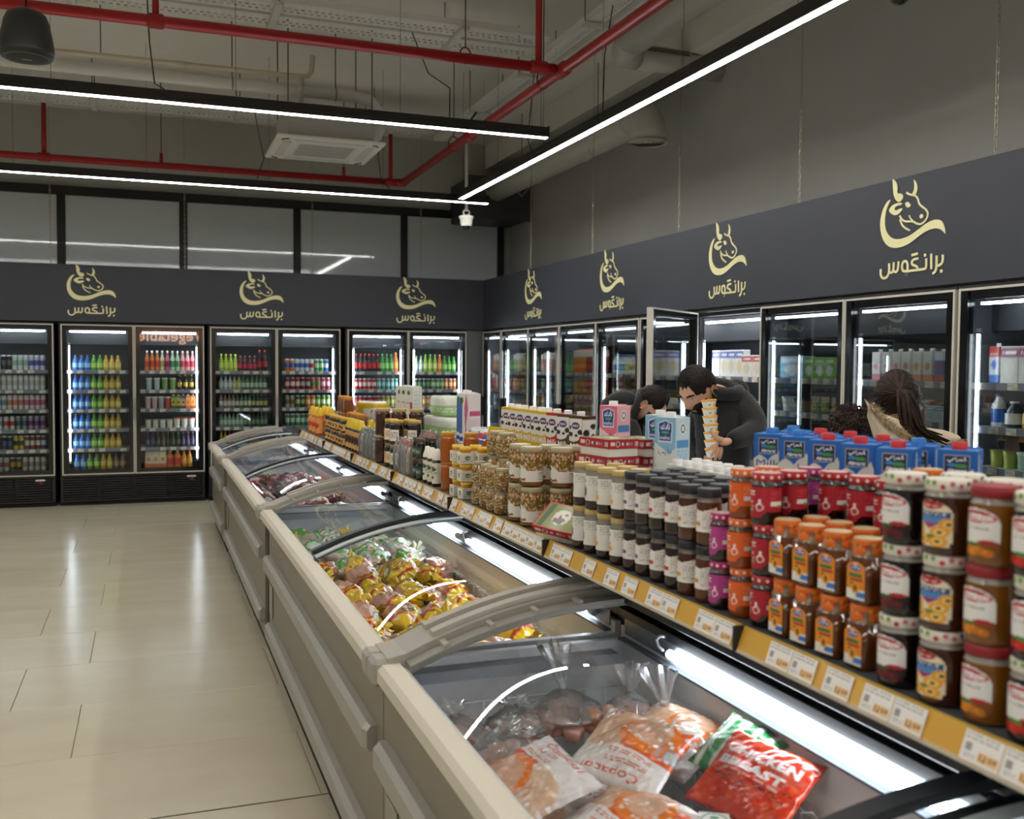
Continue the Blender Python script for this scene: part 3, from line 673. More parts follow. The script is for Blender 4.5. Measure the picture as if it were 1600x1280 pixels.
# ---- back row (units from left to right)
BK = [(-2.51, 'cans'), (-.932, 'water'), (.641, 'soda'), (2.235, 'mixed')]
BW = 1.55
bd = [(.02, .775, 'l'), (.775, 1.53, 'r')]
LBL = ['black double-door fridge full of drink cans at the frame edge', 'black double-door fridge with coloured water bottles and juices', 'black double-door fridge with small glass bottles and soda cans', 'black double-door fridge of soft drinks nearest the corner']
for (x, nm), lb, ls in zip(BK, LBL, ({0: 'l', 1: 'none'}, {0: 'l', 1: 'r'}, {0: 'none', 1: 'r'}, {0: 'both', 1: 'both'})): fridge(lb, (x, FY, 0), 0, bd, SH_B, 'back row of drink fridges', led_sides=ls)
Z6 = SH_B+[FLOORZ]
def bay(unit, k): x = BK[unit][0]+bd[k][0]+.105; return x-BK[unit][0], x-BK[unit][0]+.755-.2
D = ['can fridge', 'water bottle fridge', 'juice bottle fridge', 'small glass bottle fridge', 'soda can fridge', 'cola fridge', 'lime soda fridge by the corner']
def fb(unit, k, row, items, desc):
    a, c = bay(unit, k); fill((BK[unit][0], FY, 0), 0, a, c, Z6[row], items, desc, row)
W1, W2, S1 = '#e4e6e6', '#c9cdd2', '#9fb8c4'
for k in (0, 1):
    dn = 'can fridge '+('outer' if k == 0 else 'inner')+' door'
    fb(0, k, 0, [('pale blue', can('#d7dde0', '#9fb4c2', .165, .0265), 2), ('black', can('#232527', '#5b6064', .165, .0265), 2), ('pale green', can('#cfd8d2', '#9cbfa8', .165, .0265), 3), ('lilac', can('#c9c9e4', '#5a5aa8', .165, .0265), 3)], dn)
    fb(0, k, 1, [('pale pink', can('#e6d8d6', '#c98f8c', .165, .0265), 2), ('white', can(W1, '#c4c9c9', .165, .0265), 8)], dn)
    fb(0, k, 2, [('silver blue', can('#d3dade', '#7d9db5', .165, .0265), 3), ('peach', can('#e2cfc8', '#c98272', .165, .0265), 3), ('pink', can('#e8d4dc', '#c56d92', .165, .0265), 4)], dn)
    fb(0, k, 3, [('light blue', can('#bcd0da', '#5f8fae', .15, .0265), 2), ('red and white', can('#d8d2d0', '#b33a38', .15, .0265), 2), ('teal', can('#7f9aa0', '#3c5a66', .15, .0265), 2), ('violet', can('#a58bb8', '#5e3f7c', .15, .0265), 3)], dn)
    fb(0, k, 4, [('dark red', can('#5a1c1f', '#25272a', .155, .0265), 2), ('navy', can('#1e2b44', '#3d5a85', .155, .0265), 2), ('yellow and black', can('#c9b43a', '#2a2a20', .155, .0265), 2), ('red', can('#8a2b30', '#d8d3ce', .155, .0265), 3), ('blue', can('#2c4a86', '#c0c9d6', .155, .0265), 1)], dn)
    fb(0, k, 5, [('silver', can('#a9adb0', '#4c4f54', .15, .0285), 2), ('red topped', can('#b9b6b2', '#8f2a2c', .15, .0285), 1), ('black and gold', can('#23221f', '#b08a2c', .15, .0285), 2), ('light grey', can('#c3c0b8', '#8d8878', .15, .0285), 4)], dn)
wtr = [('blue', bottle('#2a66b8', '#8fc0e6', '#2c5ea8', .17, .031), 3), ('green', bottle('#5aa33a', '#b8d86a', '#4c8f36', .17, .031), 2), ('yellow', bottle('#c9a83a', '#e2cf74', '#b88f2a', .17, .031), 3), ('amber', bottle('#7a6b58', '#b0906a', '#6b5a48', .17, .031), 2)]
for r in range(6): fb(1, 0, r, [(w_, q, (3 if r < 5 and i in (0, 2) else 2)) for i, (w_, q, n) in enumerate(wtr)], D[1])
fb(1, 1, 0, [('peach red', bottle('#d07a4c', '#c8402e', '#e8e4dc', .23, .026), 3), ('cream', bottle('#d8cfae', '#b89a5a', '#e8e4dc', .23, .026), 1), ('magenta', bottle('#c85a80', '#8a1f48', '#e8e4dc', .23, .026), 1), ('mint', bottle('#a9c7ac', '#3d8a4c', '#e8e4dc', .23, .026), 2), ('rose', bottle('#e2a0a4', '#c23a4c', '#e8e4dc', .23, .026), 3)], D[2])
fb(1, 1, 1, [('blue and white', cup('#b9cbd6', '#e8ece8', .14, .034), 2), ('green', cup('#7fa85a', '#d8e4c8', .14, .034), 2), ('dark', bottle('#2a2018', '#d8b23a', '#c9a83a', .18, .0245), 3)], D[2])
fb(1, 1, 2, [('pink and white', cup('#d8b8b4', '#efece6', .14, .034), 2), ('grey', cup('#9fa6b4', '#efece6', .14, .034), 1), ('red and white', cup('#c8503c', '#efece6', .14, .034), 1), ('lime', carton('#6f8f3a', '#c9b43a', '#3f5a24', .15, .05), 2), ('navy', carton('#2a3f86', '#d8a83a', '#2a3f86', .15, .05), 1), ('orange', carton('#e07a2a', '#e89a4a', '#c85a1c', .15, .05), 2)], D[2])
fb(1, 1, 3, [('white', cup('#dcd8d0', '#b8b4b0', .1, .036), 4), ('red rimmed', cup('#e4ddd2', '#b83c34', .12, .038), 3)], D[2])
fb(1, 1, 4, [('dark blue', bottle('#2a3046', '#4a5a86', '#3a5ab0', .17, .0235), 2), ('orange capped', bottle('#3a3a3c', '#6a5a4c', '#d8702a', .17, .0235), 2), ('green capped', bottle('#2c302c', '#4c6a44', '#6aa83a', .17, .0235), 3), ('violet', bottle('#302a3c', '#5a4a78', '#c060b0', .17, .0235), 3)], D[2])
fb(1, 1, 5, [('citrus', carton('#c9d0a8', '#e8dcc8', '#e07a3a', .19, .075), 3), ('orange juice', carafe('#dc7a24', '#c8402c', '#e6dfd4', .19, .04), 2), ('mango', bottle('#d88a2a', '#e8b04a', '#d86a1c', .19, .03), 2), ('apricot', bottle('#e0a04a', '#f0d8b0', '#e8a02a', .2, .03), 1)], D[2])
sg = lambda c, l, k, h=.17, r=.0225: bottle(c, l, k, h, r)
fb(2, 0, 0, [('lime', sg('#9fc03a', '#d8e06a', '#d8d83a', .2, .026), 4), ('dark cherry', sg('#4a1420', '#c03a54', '#8a1c2c', .18, .027), 4), ('cola', sg('#2a1414', '#a82a3a', '#b01f2c', .25, .029), 2), ('dark cola', sg('#1c1214', '#8a2a34', '#1a1a1c', .25, .029), 2)], D[3])
fb(2, 0, 1, [('clear water', sg('#b9c9cf', '#dfe8ea', '#4a8ab8', .17, .024), 3), ('pale yellow', sg('#c3c486', '#dcdcb0', '#5a8a3a', .17, .024), 2), ('green glass', sg('#5f8a6a', '#cfdccf', '#3a6a48', .17, .024), 6)], D[3])
fb(2, 0, 2, [('rose glass', sg('#a08a84', '#e0d4cc', '#b04a4a'), 4), ('green glass', sg('#4f7a5a', '#d8d8bc', '#3a6a40'), 4), ('dark green', sg('#2f4a38', '#c9bf7a', '#b8a83a'), 4)], D[3])
fb(2, 0, 3, [('clear green', sg('#86a88a', '#c4d4c4', '#3f7a4a'), 6), ('dim green', sg('#3c5a44', '#8a9a78', '#2f4a34'), 6)], D[3])
fb(2, 0, 4, [('yellow', sg('#c9b43a', '#e8dc8a', '#d8c83a'), 2), ('pink', sg('#c83a6a', '#f0a8c0', '#d83a6a'), 2), ('green', sg('#5a8f4a', '#c0dca8', '#4a8a3a'), 2), ('red', sg('#a83034', '#d8b0a8', '#8a2a2c'), 2), ('orange', sg('#c86a2a', '#e8c090', '#b85a1c'), 2), ('berry', sg('#8a2438', '#d09aa4', '#b02a4a'), 2)], D[3])
fb(2, 0, 5, [('red capped', sg('#d8cfc4', '#c83a2a', '#c8281c'), 2), ('clear', sg('#b9bfc0', '#e0e4e4', '#c9cdd0'), 3), ('brown', sg('#3a2414', '#a86a2a', '#c89a3a'), 6)], D[3])
cs = lambda c, l: can(c, l, .15, .0285)
fb(2, 1, 0, [('orange', cs('#e07a2a', '#3a6ab8'), 2), ('blue and white', cs('#c9d0dc', '#4a6ab0'), 3), ('red and white', cs('#d8d4d0', '#b82a3a'), 1), ('green', cs('#3f9a4a', '#c8e0c0'), 2), ('blue', cs('#2a5ab8', '#e0e4ec'), 2)], D[4])
fb(2, 1, 1, [('red', cs('#b82a34', '#e8e0dc'), 3), ('cherry', cs('#7a1c2c', '#c8bcb8'), 2), ('tropical', cs('#d86a4a', '#3f9a5a'), 2), ('pink', cs('#c84a6a', '#e8c8d0'), 2)], D[4])
fb(2, 1, 2, [('beige', cs('#c9b8a4', '#8f7a5a'), 2), ('dark green', cs('#3a5a3a', '#a8b87a'), 2), ('orange', cs('#d8802a', '#f0d0a0'), 2), ('lime', cs('#7aa83a', '#e0ecc0'), 3)], D[4])
for r, (w_, c_, l_) in ((3, ('green', '#4a8a5a', '#d0dccc')), (4, ('grey green', '#9fb09a', '#5a8a5a'))): fb(2, 1, r, [(w_, cs(c_, l_), 5), ('pale', cs('#c8cfc4', '#8fa890'), 4)], D[4])
fb(2, 1, 5, [('plum', sg('#5a3a5a', '#a888a8', '#d8d83a'), 4), ('green', sg('#4a7a4a', '#a8c8a0', '#3f9a3a'), 4)], D[4])
fb(3, 0, 0, [('cola', sg('#24100e', '#b81f24', '#c81f24', .22, .026), 6), ('green soda', sg('#3f8a3a', '#8fc86a', '#3f9a3a', .22, .027), 3), ('orange soda', sg('#e0702a', '#f0a04a', '#e0802a', .24, .03), 1)], D[5])
fb(3, 0, 1, [('red', can('#b81c22', '#d8d0cc', .14, .027), 5), ('teal', can('#4a9a9a', '#b0d0cc', .14, .027), 5)], D[5])
fb(3, 0, 2, [('crimson', can('#8a1c2a', '#c85a5a', .14, .027), 6), ('gold', can('#a89a3a', '#d0c880', .14, .027), 4)], D[5])
fb(3, 1, 0, [('clear', sg('#b0c0b8', '#dce8e0', '#8fc06a', .2, .026), 2), ('lime', sg('#8fb83a', '#d8e08a', '#6aa83a', .22, .028), 3), ('orange', sg('#e07a2a', '#f0b06a', '#d86a1c', .22, .028), 1), ('green', sg('#4a9a3a', '#a8d07a', '#3a8a34', .2, .028), 3)], D[6])
fb(3, 1, 1, [('dark', can('#3a3c3e', '#6a8a5a', .14, .027), 4), ('green', can('#5a8a4a', '#b8d0a8', .14, .027), 3), ('orange', can('#c8703a', '#e8c090', .14, .027), 3)], D[6])
fb(3, 1, 2, [('amber', can('#c0843a', '#e8c890', .14, .027), 5), ('white', can('#d0d4d4', '#7a9ab8', .14, .027), 5)], D[6])
for kk in (0, 1):
    for r in (3, 4): fb(3, kk, r, [('red', can('#a82a2c', '#d8c8c0', .14, .027), 5), ('green', can('#4a7a4a', '#b8c8a8', .14, .027), 5)], D[5+kk])
MB().box(FX-.2, FX+.03, FY+.04, FY+.4, 0, 2.044, '#5a5b5d', b=.003).build('corner_panel', M_SATIN); tag(bpy.data.objects['corner_panel'], 'grey filler panel between the two fridge rows in the corner', 'panel')
# ---- side row: pitch .89, local x runs towards the camera
PT = .89; Y0 = 11.17
DS = ['green juice fridge', 'iced tea fridge', 'orange juice fridge', 'yoghurt drink fridge', 'fridge behind open door', 'open cheese fridge', 'cream cheese fridge', 'protein shake fridge', 'ready meal fridge']
bd2 = [(.01, PT, 'r'), (PT, 2*PT-.01, 'l')]
ULB = ['black double-door juice fridge nearest the room corner', 'black double-door fridge with orange juice bottles', 'black double-door yoghurt fridge in front of the bending man', 'black double-door cheese fridge with its door swung open', 'black double-door fridge the beige-coated shopper faces', 'black double-door fridge beyond the near frame edge']
bd_open = [(.01, PT, 'r'), (PT, 2*PT-.01, 'l')]
fridge(ULB[0], (FX, 11.17, 0), -math.pi/2, bd2, SH_S, 'side row of dairy fridges', led_sides={0: 'l', 1: 'l'})
fridge(ULB[1], (FX, 9.39, 0), -math.pi/2, bd2, SH_S, 'side row of dairy fridges', led_sides={0: 'none', 1: 'l'})
fridge(ULB[3], (FX, 7.61, 0), -math.pi/2, bd_open, SH_S, 'side row of dairy fridges', opened={1: 52}, led_sides={0: 'r', 1: 'l'})
fridge(ULB[4], (FX, 5.83, 0), -math.pi/2, bd2, SH_S, 'side row of dairy fridges', led_sides={0: 'l', 1: 'l'})
fridge(ULB[5], (FX, 4.05, 0), -math.pi/2, bd2, SH_S, 'side row of dairy fridges', led_sides={0: 'l', 1: 'l'})
fridge('narrow black single-door juice fridge in the room corner', (FX, 11.87, 0), -math.pi/2, [(.01, .69, 'r')], SH_S, 'side row of dairy fridges')
Z6S = SH_S+[FLOORZ]
def fs(i, row, items):
    """i: door index counted from the corner (door 0 starts at Y 11.17)"""
    fill((FX, 11.17-PT*i, 0), -math.pi/2, .1, PT-.1, Z6S[row], items, DS[i], row, y=.14)
ct = lambda a, b, c, h=.2, w=.058, cap='#f1f1ee': carton(a, b, c, h, w, cap)
JU = [ct('#e8e2d0', '#d8902a', '#b8401c'), ct('#e4e4d4', '#8a9a3a', '#3f5a24'), ct('#ece8dc', '#c84a2a', '#8a1c1c'), ct('#f0ece4', '#e0a42a', '#e0702a', .22), ct('#f0ece4', '#8a3a2a', '#b8602a', .22)]
fill((FX, 11.87, 0), -math.pi/2, .09, .6, Z6S[0], [('amber', JU[0], 5), ('green', JU[1], 3)], 'narrow corner fridge', 0)
fill((FX, 11.87, 0), -math.pi/2, .09, .6, Z6S[1], [('red', JU[2], 4), ('amber', JU[0], 4)], 'narrow corner fridge', 1)
fill((FX, 11.87, 0), -math.pi/2, .09, .6, Z6S[2], [('white', cs('#cfd4d4', '#5a8ab0'), 8)], 'narrow corner fridge', 2)
fs(0, 0, [('green', JU[1], 5), ('dark brown', ct('#4a3a24', '#7a8a3a', '#2a2018'), 5)]); fs(0, 1, [('orange', bottle('#d8762a', '#e8a05a', '#4a8a3a', .21, .032), 5), ('green tea', bottle('#7a9a4a', '#c8502a', '#3f7a34', .21, .032), 5)]); fs(0, 2, [('pink', cup('#d8a8a0', '#efece6'), 6), ('white', cup('#e0dcd4', '#6a8ab0'), 4)])
fs(1, 0, [('white and red', ct('#ece8e0', '#c83a2a', '#a8281c'), 5), ('brown', ct('#e8e0d0', '#8a5a34', '#c8902a'), 5)]); fs(1, 1, [('dark', bottle('#1c1a18', '#8a9a8a', '#2a2a2a', .24, .034), 9)]); fs(1, 2, [('white', bottle('#d8dad8', '#5a8ab0', '#3a6ab0', .2, .032), 9)])
for r, nm in ((0, 'orange'), (1, 'peach')): fs(2, r, [(nm, ct('#f0ece4', '#e8b03a', '#e0702a' if r == 0 else '#d8904a', .23, .062, '#c8402a'), 5), ('red grape', ct('#f0ece4', '#b8402a', '#7a1c1c' if r == 0 else '#d8802a', .23, .062, '#c8402a'), 6)])
fs(2, 2, [('white', bottle('#d8dad8', '#c8a05a', '#c83a2a', .2, .032), 9)])
fs(3, 0, [('blue and white', bottle('#d3dde4', '#3f78a8', '#2a5a9a', .18, .03), 4), ('yellow and white', bottle('#e0dccc', '#c8b04a', '#4a7ab0', .18, .03), 4), ('brown', bottle('#8a6a4a', '#d8c8a8', '#b83a2a', .18, .03), 3)]); fs(3, 1, [('cream', cup('#d8c4a0', '#c8a870', .09, .035), 6), ('rose', cup('#c8988a', '#e0d8d0', .09, .035), 4)]); fs(3, 2, [('white', cup('#d8dad8', '#8aa0b8'), 9)])
fs(4, 0, [('white and gold', pouch('#e4ddd0', '#c03a2a', '#d8b46a', .1, .19), 3), ('white and rose', pouch('#e8e4de', '#d8c8c0', '#c88a7a', .1, .19), 3)]); fs(4, 1, [('yellow', cup('#d8c05a', '#e8e0c8', .1, .036), 5), ('white', cup('#dcdcd8', '#6a9a5a', .1, .036), 4)]); fs(4, 2, [('white', cup('#dcdcd8', '#8a9ab0', .1, .036), 9)])
fs(5, 0, [('white and blue', pack('#eef0f2', '#2a56b0', '#e8d8b0', .105, .06, .2), 4), ('white and red', pack('#f0eeea', '#c8281f', '#e4dcc8', .13, .09, .16), 2)]); fs(5, 1, [('cream', pack('#d8d0c0', '#b8a888', '#e8e4d8', .12, .1, .05), 5)]); fs(5, 2, [('white', cup('#dcdcd8', '#8a9ab0', .1, .04), 8)])
GC = lambda: pack('#7fb83a', '#e8ece4', '#f0f0ea', .09, .09, .15)
fs(6, 0, [('blue', pack('#7ab4dc', '#cfe4f2', '#f0f0e8', .26, .09, .15), 1), ('green', pack('#7fb83a', '#9fcf5a', '#f0f2ee', .1, .09, .14), 4)])
fs(6, 1, [('white tub', cup('#e4e2dc', '#d8d6d0', .1, .05), 1), ('dark lidded', cup('#8a7a5a', '#3a3c34', .09, .04), 2), ('green', pouch('#6f9a3a', '#d8e0c0', '#c8b060', .09, .11), 2), ('magenta', pouch('#b83a7a', '#e0c0d0', '#d8a030', .09, .11), 2)])
fs(6, 2, [('blue and yellow', cup('#2a4a9a', '#d8dce4', .075, .036), 6), ('white', cup('#e0dcd4', '#c8903a', .09, .04), 2)]); fs(6, 3, [('white', cup('#dcdcd8', '#8a9ab0', .1, .036), 8)])
fs(7, 0, [('white and pink', ct('#f0f0ec', '#ecebe6', '#d87a8a', .17, .066), 3), ('white and orange', ct('#f0f0ec', '#ecebe6', '#d88a4a', .17, .066), 3), ('blue', ct('#e8ecf0', '#4a78c0', '#c8402a', .165, .066), 1), ('brown', ct('#8a5238', '#5a2e20', '#8a5238', .165, .066), 1)])
fs(7, 1, [('white and red', pack('#ece8e2', '#c04a4a', '#e0c8a0', .09, .06, .09), 2), ('orange and white', pack('#e0743a', '#f0e8e0', '#6a8ac8', .07, .06, .09), 3), ('white and blue', pack('#e8ecf0', '#7ab0d8', '#c8d8e4', .07, .06, .09), 3)]); fs(7, 2, [('yellow', pack('#c8b04a', '#e0d8a8', '#8a9a3a', .09, .08, .06), 6)])
fs(8, 0, [('white and blue', carton('#c8281f', '#dfe4ea', '#2a6ac8', .19, .06), 1), ('magenta ready', pack('#c9c8c2', '#8a1f5a', '#d8d4cc', .11, .05, .19), 2), ('green ready', pack('#d0d0c8', '#8fb83a', '#c8b8a0', .12, .05, .19), 3)])
fs(8, 1, [('white and blue', carafe('#e4e6e6', '#2a62b8', '#2a5ab0', .17, .034), 1), ('navy cream', carafe('#1c3048', '#e4e4dc', '#e4e4dc', .135, .04), 1), ('yellow', bottle('#d8a03a', '#e8c060', '#e8e4dc', .13, .034), 1), ('orange capped', bottle('#e8e2d8', '#d87a3a', '#e0602a', .13, .034), 1), ('white jug', carafe('#e8e4de', '#d8c8c0', '#c8281f', .16, .04), 3)])
fs(8, 2, [('green', cup('#9aa83a', '#7a8a2a', .09, .036), 2), ('mint', cup('#a8cdb4', '#d8e8dc', .09, .036), 2), ('pink', cup('#c86a9a', '#e8c8d8', .09, .036), 4)]); fs(8, 3, [('yellow', cup('#d8b83a', '#efe4a8', .09, .036), 9)])
# ================================================================ chest freezers with sliding curved glass lids
TUBEM = emit('freezer_tube', '#f2f8ff', CHEST_E)
G_LID = glass('lid_glass', (.95, .975, .975), 1.5, 0.0, 1.0)
PANM = surf('freezer_steel_panel', '#837b6c', '#8b8374', 1.5, 0.4, metal=.3, stretch=(1, 1, .15), rvar=.1)
RAILM = mat('rail_plastic', .5); BUMM = mat('bumper_aluminium', .42, metal=.4); LINM = mat('liner_enamel', .35)
BX = .56; LX0, LX1 = .058, .715                    # lid span across the chest
def lidz(x):
    s = min(1, max(0, (x-LX0)/(LX1-LX0))); return .805+.142*(1-(1-s)**2.1)
def arch(b, y0, y1, xa, xb, dz, th, c, n=14, m=0):
    """slab that follows the lid curve between xa and xb"""
    xs_ = [xa+(xb-xa)*i/n for i in range(n+1)]; vs = []
    for x in xs_: z = lidz(x)+dz; vs += [(x, y0, z), (x, y1, z), (x, y1, z-th), (x, y0, z-th)]
    f = []
    for i in range(n):
        k = i*4
        for a in range(4): e = (a+1) % 4; f.append((k+a, k+e, k+4+e, k+4+a))
    f += [(0, 3, 2, 1), (n*4, n*4+1, n*4+2, n*4+3)]
    return b.add(vs, f, c, m)
def freezer(label, y0, L, mids, wires=True, cap_far=True, cap_near=True, gap_far=False, shift=0.0, flip=False):
    t = thing('chest_freezer', label, 'freezer', (BX+shift, y0, 0), 0, 'chest freezers in the island row')
    if flip: t.location = (2.30, y0+L, 0); t.rotation_euler = (0, 0, math.pi)
    e1 = L-(.2 if gap_far else .004)
    MB().box(.035, .06, .004, e1, .08, .757, '#736d61').build('front_panel', PANM, t)
    MB().box(.055, .83, .01, L-.01, 0, .079, '#1a1a1a').build('plinth', M_MATTE, t)
    ends = MB().box(.06, .85, .002, .02, .08, .757, '#2a2a2a').box(.06, .85, L-.02, L-.002, .08, .757, '#1a1a1b'); ends.box(.062, .84, .02, L-.02, .08, .1, '#2a2a2a')
    if gap_far: ends.box(.05, .07, e1+.002, L-.002, .04, .77, '#0f0f10')
    ends.build('end_panel', M_SATIN, t)
    li = MB(); c = '#eef1f2'
    li.box(.061, .078, .021, L-.021, .22, .79, c).box(.745, .765, .021, L-.021, .22, .835, c).box(.078, .745, .021, .045, .22, .80, c).box(.078, .745, L-.045, L-.021, .22, .80, c).box(.078, .745, .045, L-.045, .2, .22, c)
    li.build('liner', LINM, t)
    gk = MB().box(.078, .7, .046, .1, .745, .775, '#8d949c').box(.078, .7, L-.1, L-.046, .745, .775, '#8d949c').box(.722, .7445, .046, L-.046, .800, .806, '#565d66'); gk.build('inner_ledge', M_SATIN, t)
    r = MB(); R = [(0, .757), (0, .79), (.014, .803), (.062, .803), (.062, .787), (.034, .757)]; vs = [(x, 0.001, z) for x, z in R]+[(x, L-.001, z) for x, z in R]; n = len(R)
    r.add(vs, [(i, (i+1) % n, n+(i+1) % n, n+i) for i in range(n)]+[tuple(range(n))[::-1], tuple(range(n, 2*n))], '#cfc7b6'); r.build('front_rail', RAILM, t)
    for z0, z1, ya, yb in ((.50, .585, .09, e1-.02), (.16, .245, .02, e1-.1)):
        bm_ = MB(); P = [(.036, z0), (.008, z0), (-.004, z0+.014), (-.004, z1-.016), (.012, z1), (.036, z1)]; n = len(P)
        ys = [ya, ya+.02, yb-.02, yb]; vs = []
        for k, y in enumerate(ys):
            q = .72 if k in (0, 3) else 1.0
            for x, z in P: vs.append((.036+(x-.036)*q, y, (z0+z1)/2+(z-(z0+z1)/2)*(.86 if k in (0, 3) else 1)))
        f = [(k*n+i, k*n+(i+1) % n, (k+1)*n+(i+1) % n, (k+1)*n+i) for k in range(3) for i in range(n)]+[tuple(range(n))[::-1], tuple(range(3*n, 4*n))]
        bm_.add(vs, f, '#a8a49b'); bm_.build('bumper', BUMM, t)
    MB().box(.028, .034, e1-.17, e1-.05, .27, .44, '#a9a59c', b=.002).build('vent_plate', M_METAL, t)
    # rear light trough and stepped black profile that rises to the shelf
    rr = MB(); k = '#232528'
    rr.box(.765, .86, .001, L-.001, .0, .86, '#1d1e20').box(.742, .80, .001, L-.001, .862, .885, '#1d1f22').box(.70, .80, .001, L-.001, .925, .948, k, b=.003).box(.80, .86, .001, L-.001, .86, .965, k)
    rr.build('rear_profile', M_SATIN, t)
    for x, z in ((.735, .950), (.775, .954), (.815, .968)): MB().box(x, x+.012, .002, L-.002, z, z+.006, '#4e4f4e').build('profile_line', M_METAL, t)
    MB().box(.742, .7445, .05, L-.05, .815, .861, '#7d858c').build('light_reflector', M_METAL, t)
    for a, b_ in mids:
        MB().tube([(.728, a, .838), (.728, b_, .838)], .0115, '#ffffff', 10).build('light_tube', TUBEM, t)
        MB().tube([(.728, a-.001, .838), (.728, a-.035, .838)], .0125, '#e6e8ea', 10).build('tube_cap', M_SATIN, t)
        MB().tube([(.728, b_+.035, .838), (.728, b_+.06, .842), (.73, b_+.075, .855), (.735, b_+.065, .868), (.74, b_+.05, .87)], .004, '#f0f0f0', 6).build('tube_lead', M_SATIN, t)
    # end frames
    gcol = '#a19c92'
    for ok, ya, yb in ((cap_near, .0, .075), (cap_far, L-.075, L)):
        if not ok: continue
        b = MB(); arch(b, ya, yb, LX0-.03, LX1+.02, .012, .026, gcol); ef = b.build('end_frame', RAILM, t)
        s_ = 1 if ya == 0 else -1; yi = yb if s_ == 1 else ya
        b = MB(); arch(b, min(yi, yi+s_*.055), max(yi, yi+s_*.055), LX0+.02, LX1, -.006, .02, '#8c887f'); b.build('inner_lip', RAILM, ef)
        for x in (.17, .3, .43, .56): b = MB(); arch(b, min(yi, yi+s_*.05), max(yi, yi+s_*.05), x, x+.014, .004, .012, gcol, n=2); b.build('rib', RAILM, ef)
        b = MB(); arch(b, ya+.02, yb-.02, LX0+.1, LX1-.05, .026, .014, '#b0aba1'); b.build('raised_rib', RAILM, ef)
        b = MB().box(-.012, .064, ya-.002 if s_ < 0 else ya, yb if s_ < 0 else yb+.002, .74, .815, gcol, b=.012); b.build('corner_cap', RAILM, ef)
    # lids
    m0 = L*.5; dk = '#33383d'
    for i, (ya, yb, dz) in enumerate(((.06, m0+.035, .0), (m0-.035, L-.06, -.012))):
        b = MB(); b.grid(lambda u, v: (LX0+.012+u*(LX1-LX0-.012), ya+v*(yb-ya), lidz(LX0+.012+u*(LX1-LX0-.012))+dz+.001), 16, 2, '#ffffff')
        o = b.build('sliding_lid', G_LID, t)
        ym = yb if i == 0 else ya
        b = MB(); arch(b, ym-.02, ym+.02, LX0+.012, LX1+.01, dz+.012, .018, dk if i == 0 else '#4a5157'); b.build('lid_edge', M_SATIN, o)
        if i == 0: b = MB(); arch(b, ym-.12, ym-.085, LX0+.012, LX1-.02, dz+.006, .006, '#bcc6c8'); b.build('lid_handle', M_SATIN, o)
    # white wire basket grid along the rear and the ends
    if wires:
        wg = MB(); y = .12
        while y < L-.1: wg.tube([(.735, y, .42), (.735, y, .66), (.725, y+.012, .675), (.70, y+.02, .675)], .0028, '#eef0f0', 5); y += .062
        for z in (.5, .58, .66): wg.tube([(.732, .06, z), (.732, L-.06, z)], .0028, '#eef0f0', 5)
        for x in np.arange(.12, .72, .062): wg.tube([(x, L-.055, .42), (x, L-.055, .665)], .0028, '#eef0f0', 5)
        for z in (.58, .665): wg.tube([(.09, L-.055, z), (.73, L-.055, z)], .0028, '#eef0f0', 5)
        stuff(wg.build('wire_basket', M_SATIN, t))
    return t
JF = [2.61, 5.54, 8.60]
freezer('grey chest freezer with chicken bags nearest the camera', -.33, 2.94, [(.18, 1.28), (1.58, 2.6)], cap_far=True)
freezer('grey chest freezer of yellow poultry bags mid row', JF[0], 2.93, [(.16, 1.42), (1.58, 2.62)], gap_far=True)
freezer('grey chest freezer of red meat bags farther along the row', JF[1], 3.06, [(.16, 1.45), (1.65, 2.9)], gap_far=True)
freezer('short chest freezer closing the far end of the row', JF[2], 1.55, [(.15, 1.4)], cap_far=True, shift=-.008)
for y0, L, s in ((-.33, 2.94, 'nearest the camera'), (JF[0], 2.93, 'beside the milk cartons'), (JF[1], 3.06, 'at the far part of the row')):
    freezer('chest freezer on the far side of the island '+s, y0, L, [(.18, 1.28), (1.6, 2.7)], wires=False, flip=True)
# ================================================================ the island shelf with its yellow price rail
SZ = 1.085; SXA, SXB = 1.105, 1.755; SY0, SY1 = -.35, 7.7
sh = thing('island_shelf', 'dark grey shelf along the island above the freezers with yellow price rail', 'shelf')
segs = [SY0, .65, 1.65, 2.66, 3.64, 4.6, 5.6, 6.58, SY1]
for a, b_ in zip(segs, segs[1:]):
    MB().box(SXA, SXB, a+.001, b_-.001, SZ-.025, SZ-.0005, '#3f4244', b=.002).build('shelf_board', M_MATTE, sh)
    MB().box(1.421, 1.439, a+.001, b_-.001, .02, SZ-.026, '#26282a').build('back_panel', M_SATIN, sh)
for y in segs: MB().box(1.2, 1.66, y-.012, y+.012, SZ-.09, SZ-.026, '#2c2e30').build('bracket', M_SATIN, sh)
RC = Canvas(24, 8, '#d9a62c').rect(0, 1, 0, .1, '#c9c0a8').rect(0, 1, .93, 1, '#e6b020')
PTC = Canvas(30, 22, '#efece6').lines(.06, .9, .74, .94, 2, '#8a8685').rect(.08, .24, .36, .6, '#9b9896').rect(.45, .95, .12, .42, '#eebf82').text('12.99', .7, .27, .42, .2, '#5a4a34').lines(.08, .4, .08, .3, 2, '#b4b0ac')
def railp(u, h): return (SXA-.004-.018*(1-h), u, SZ-.044+.046*h)
PTM = MB().grid(lambda u, v: (-.0022-.018*.82*(1-v)-.0018, (1-u)*.068, .004+v*.040-.044), 30, 22, PTC, sm=False).mesh('price_tag', M_PRINT)
rg = random.Random(5)
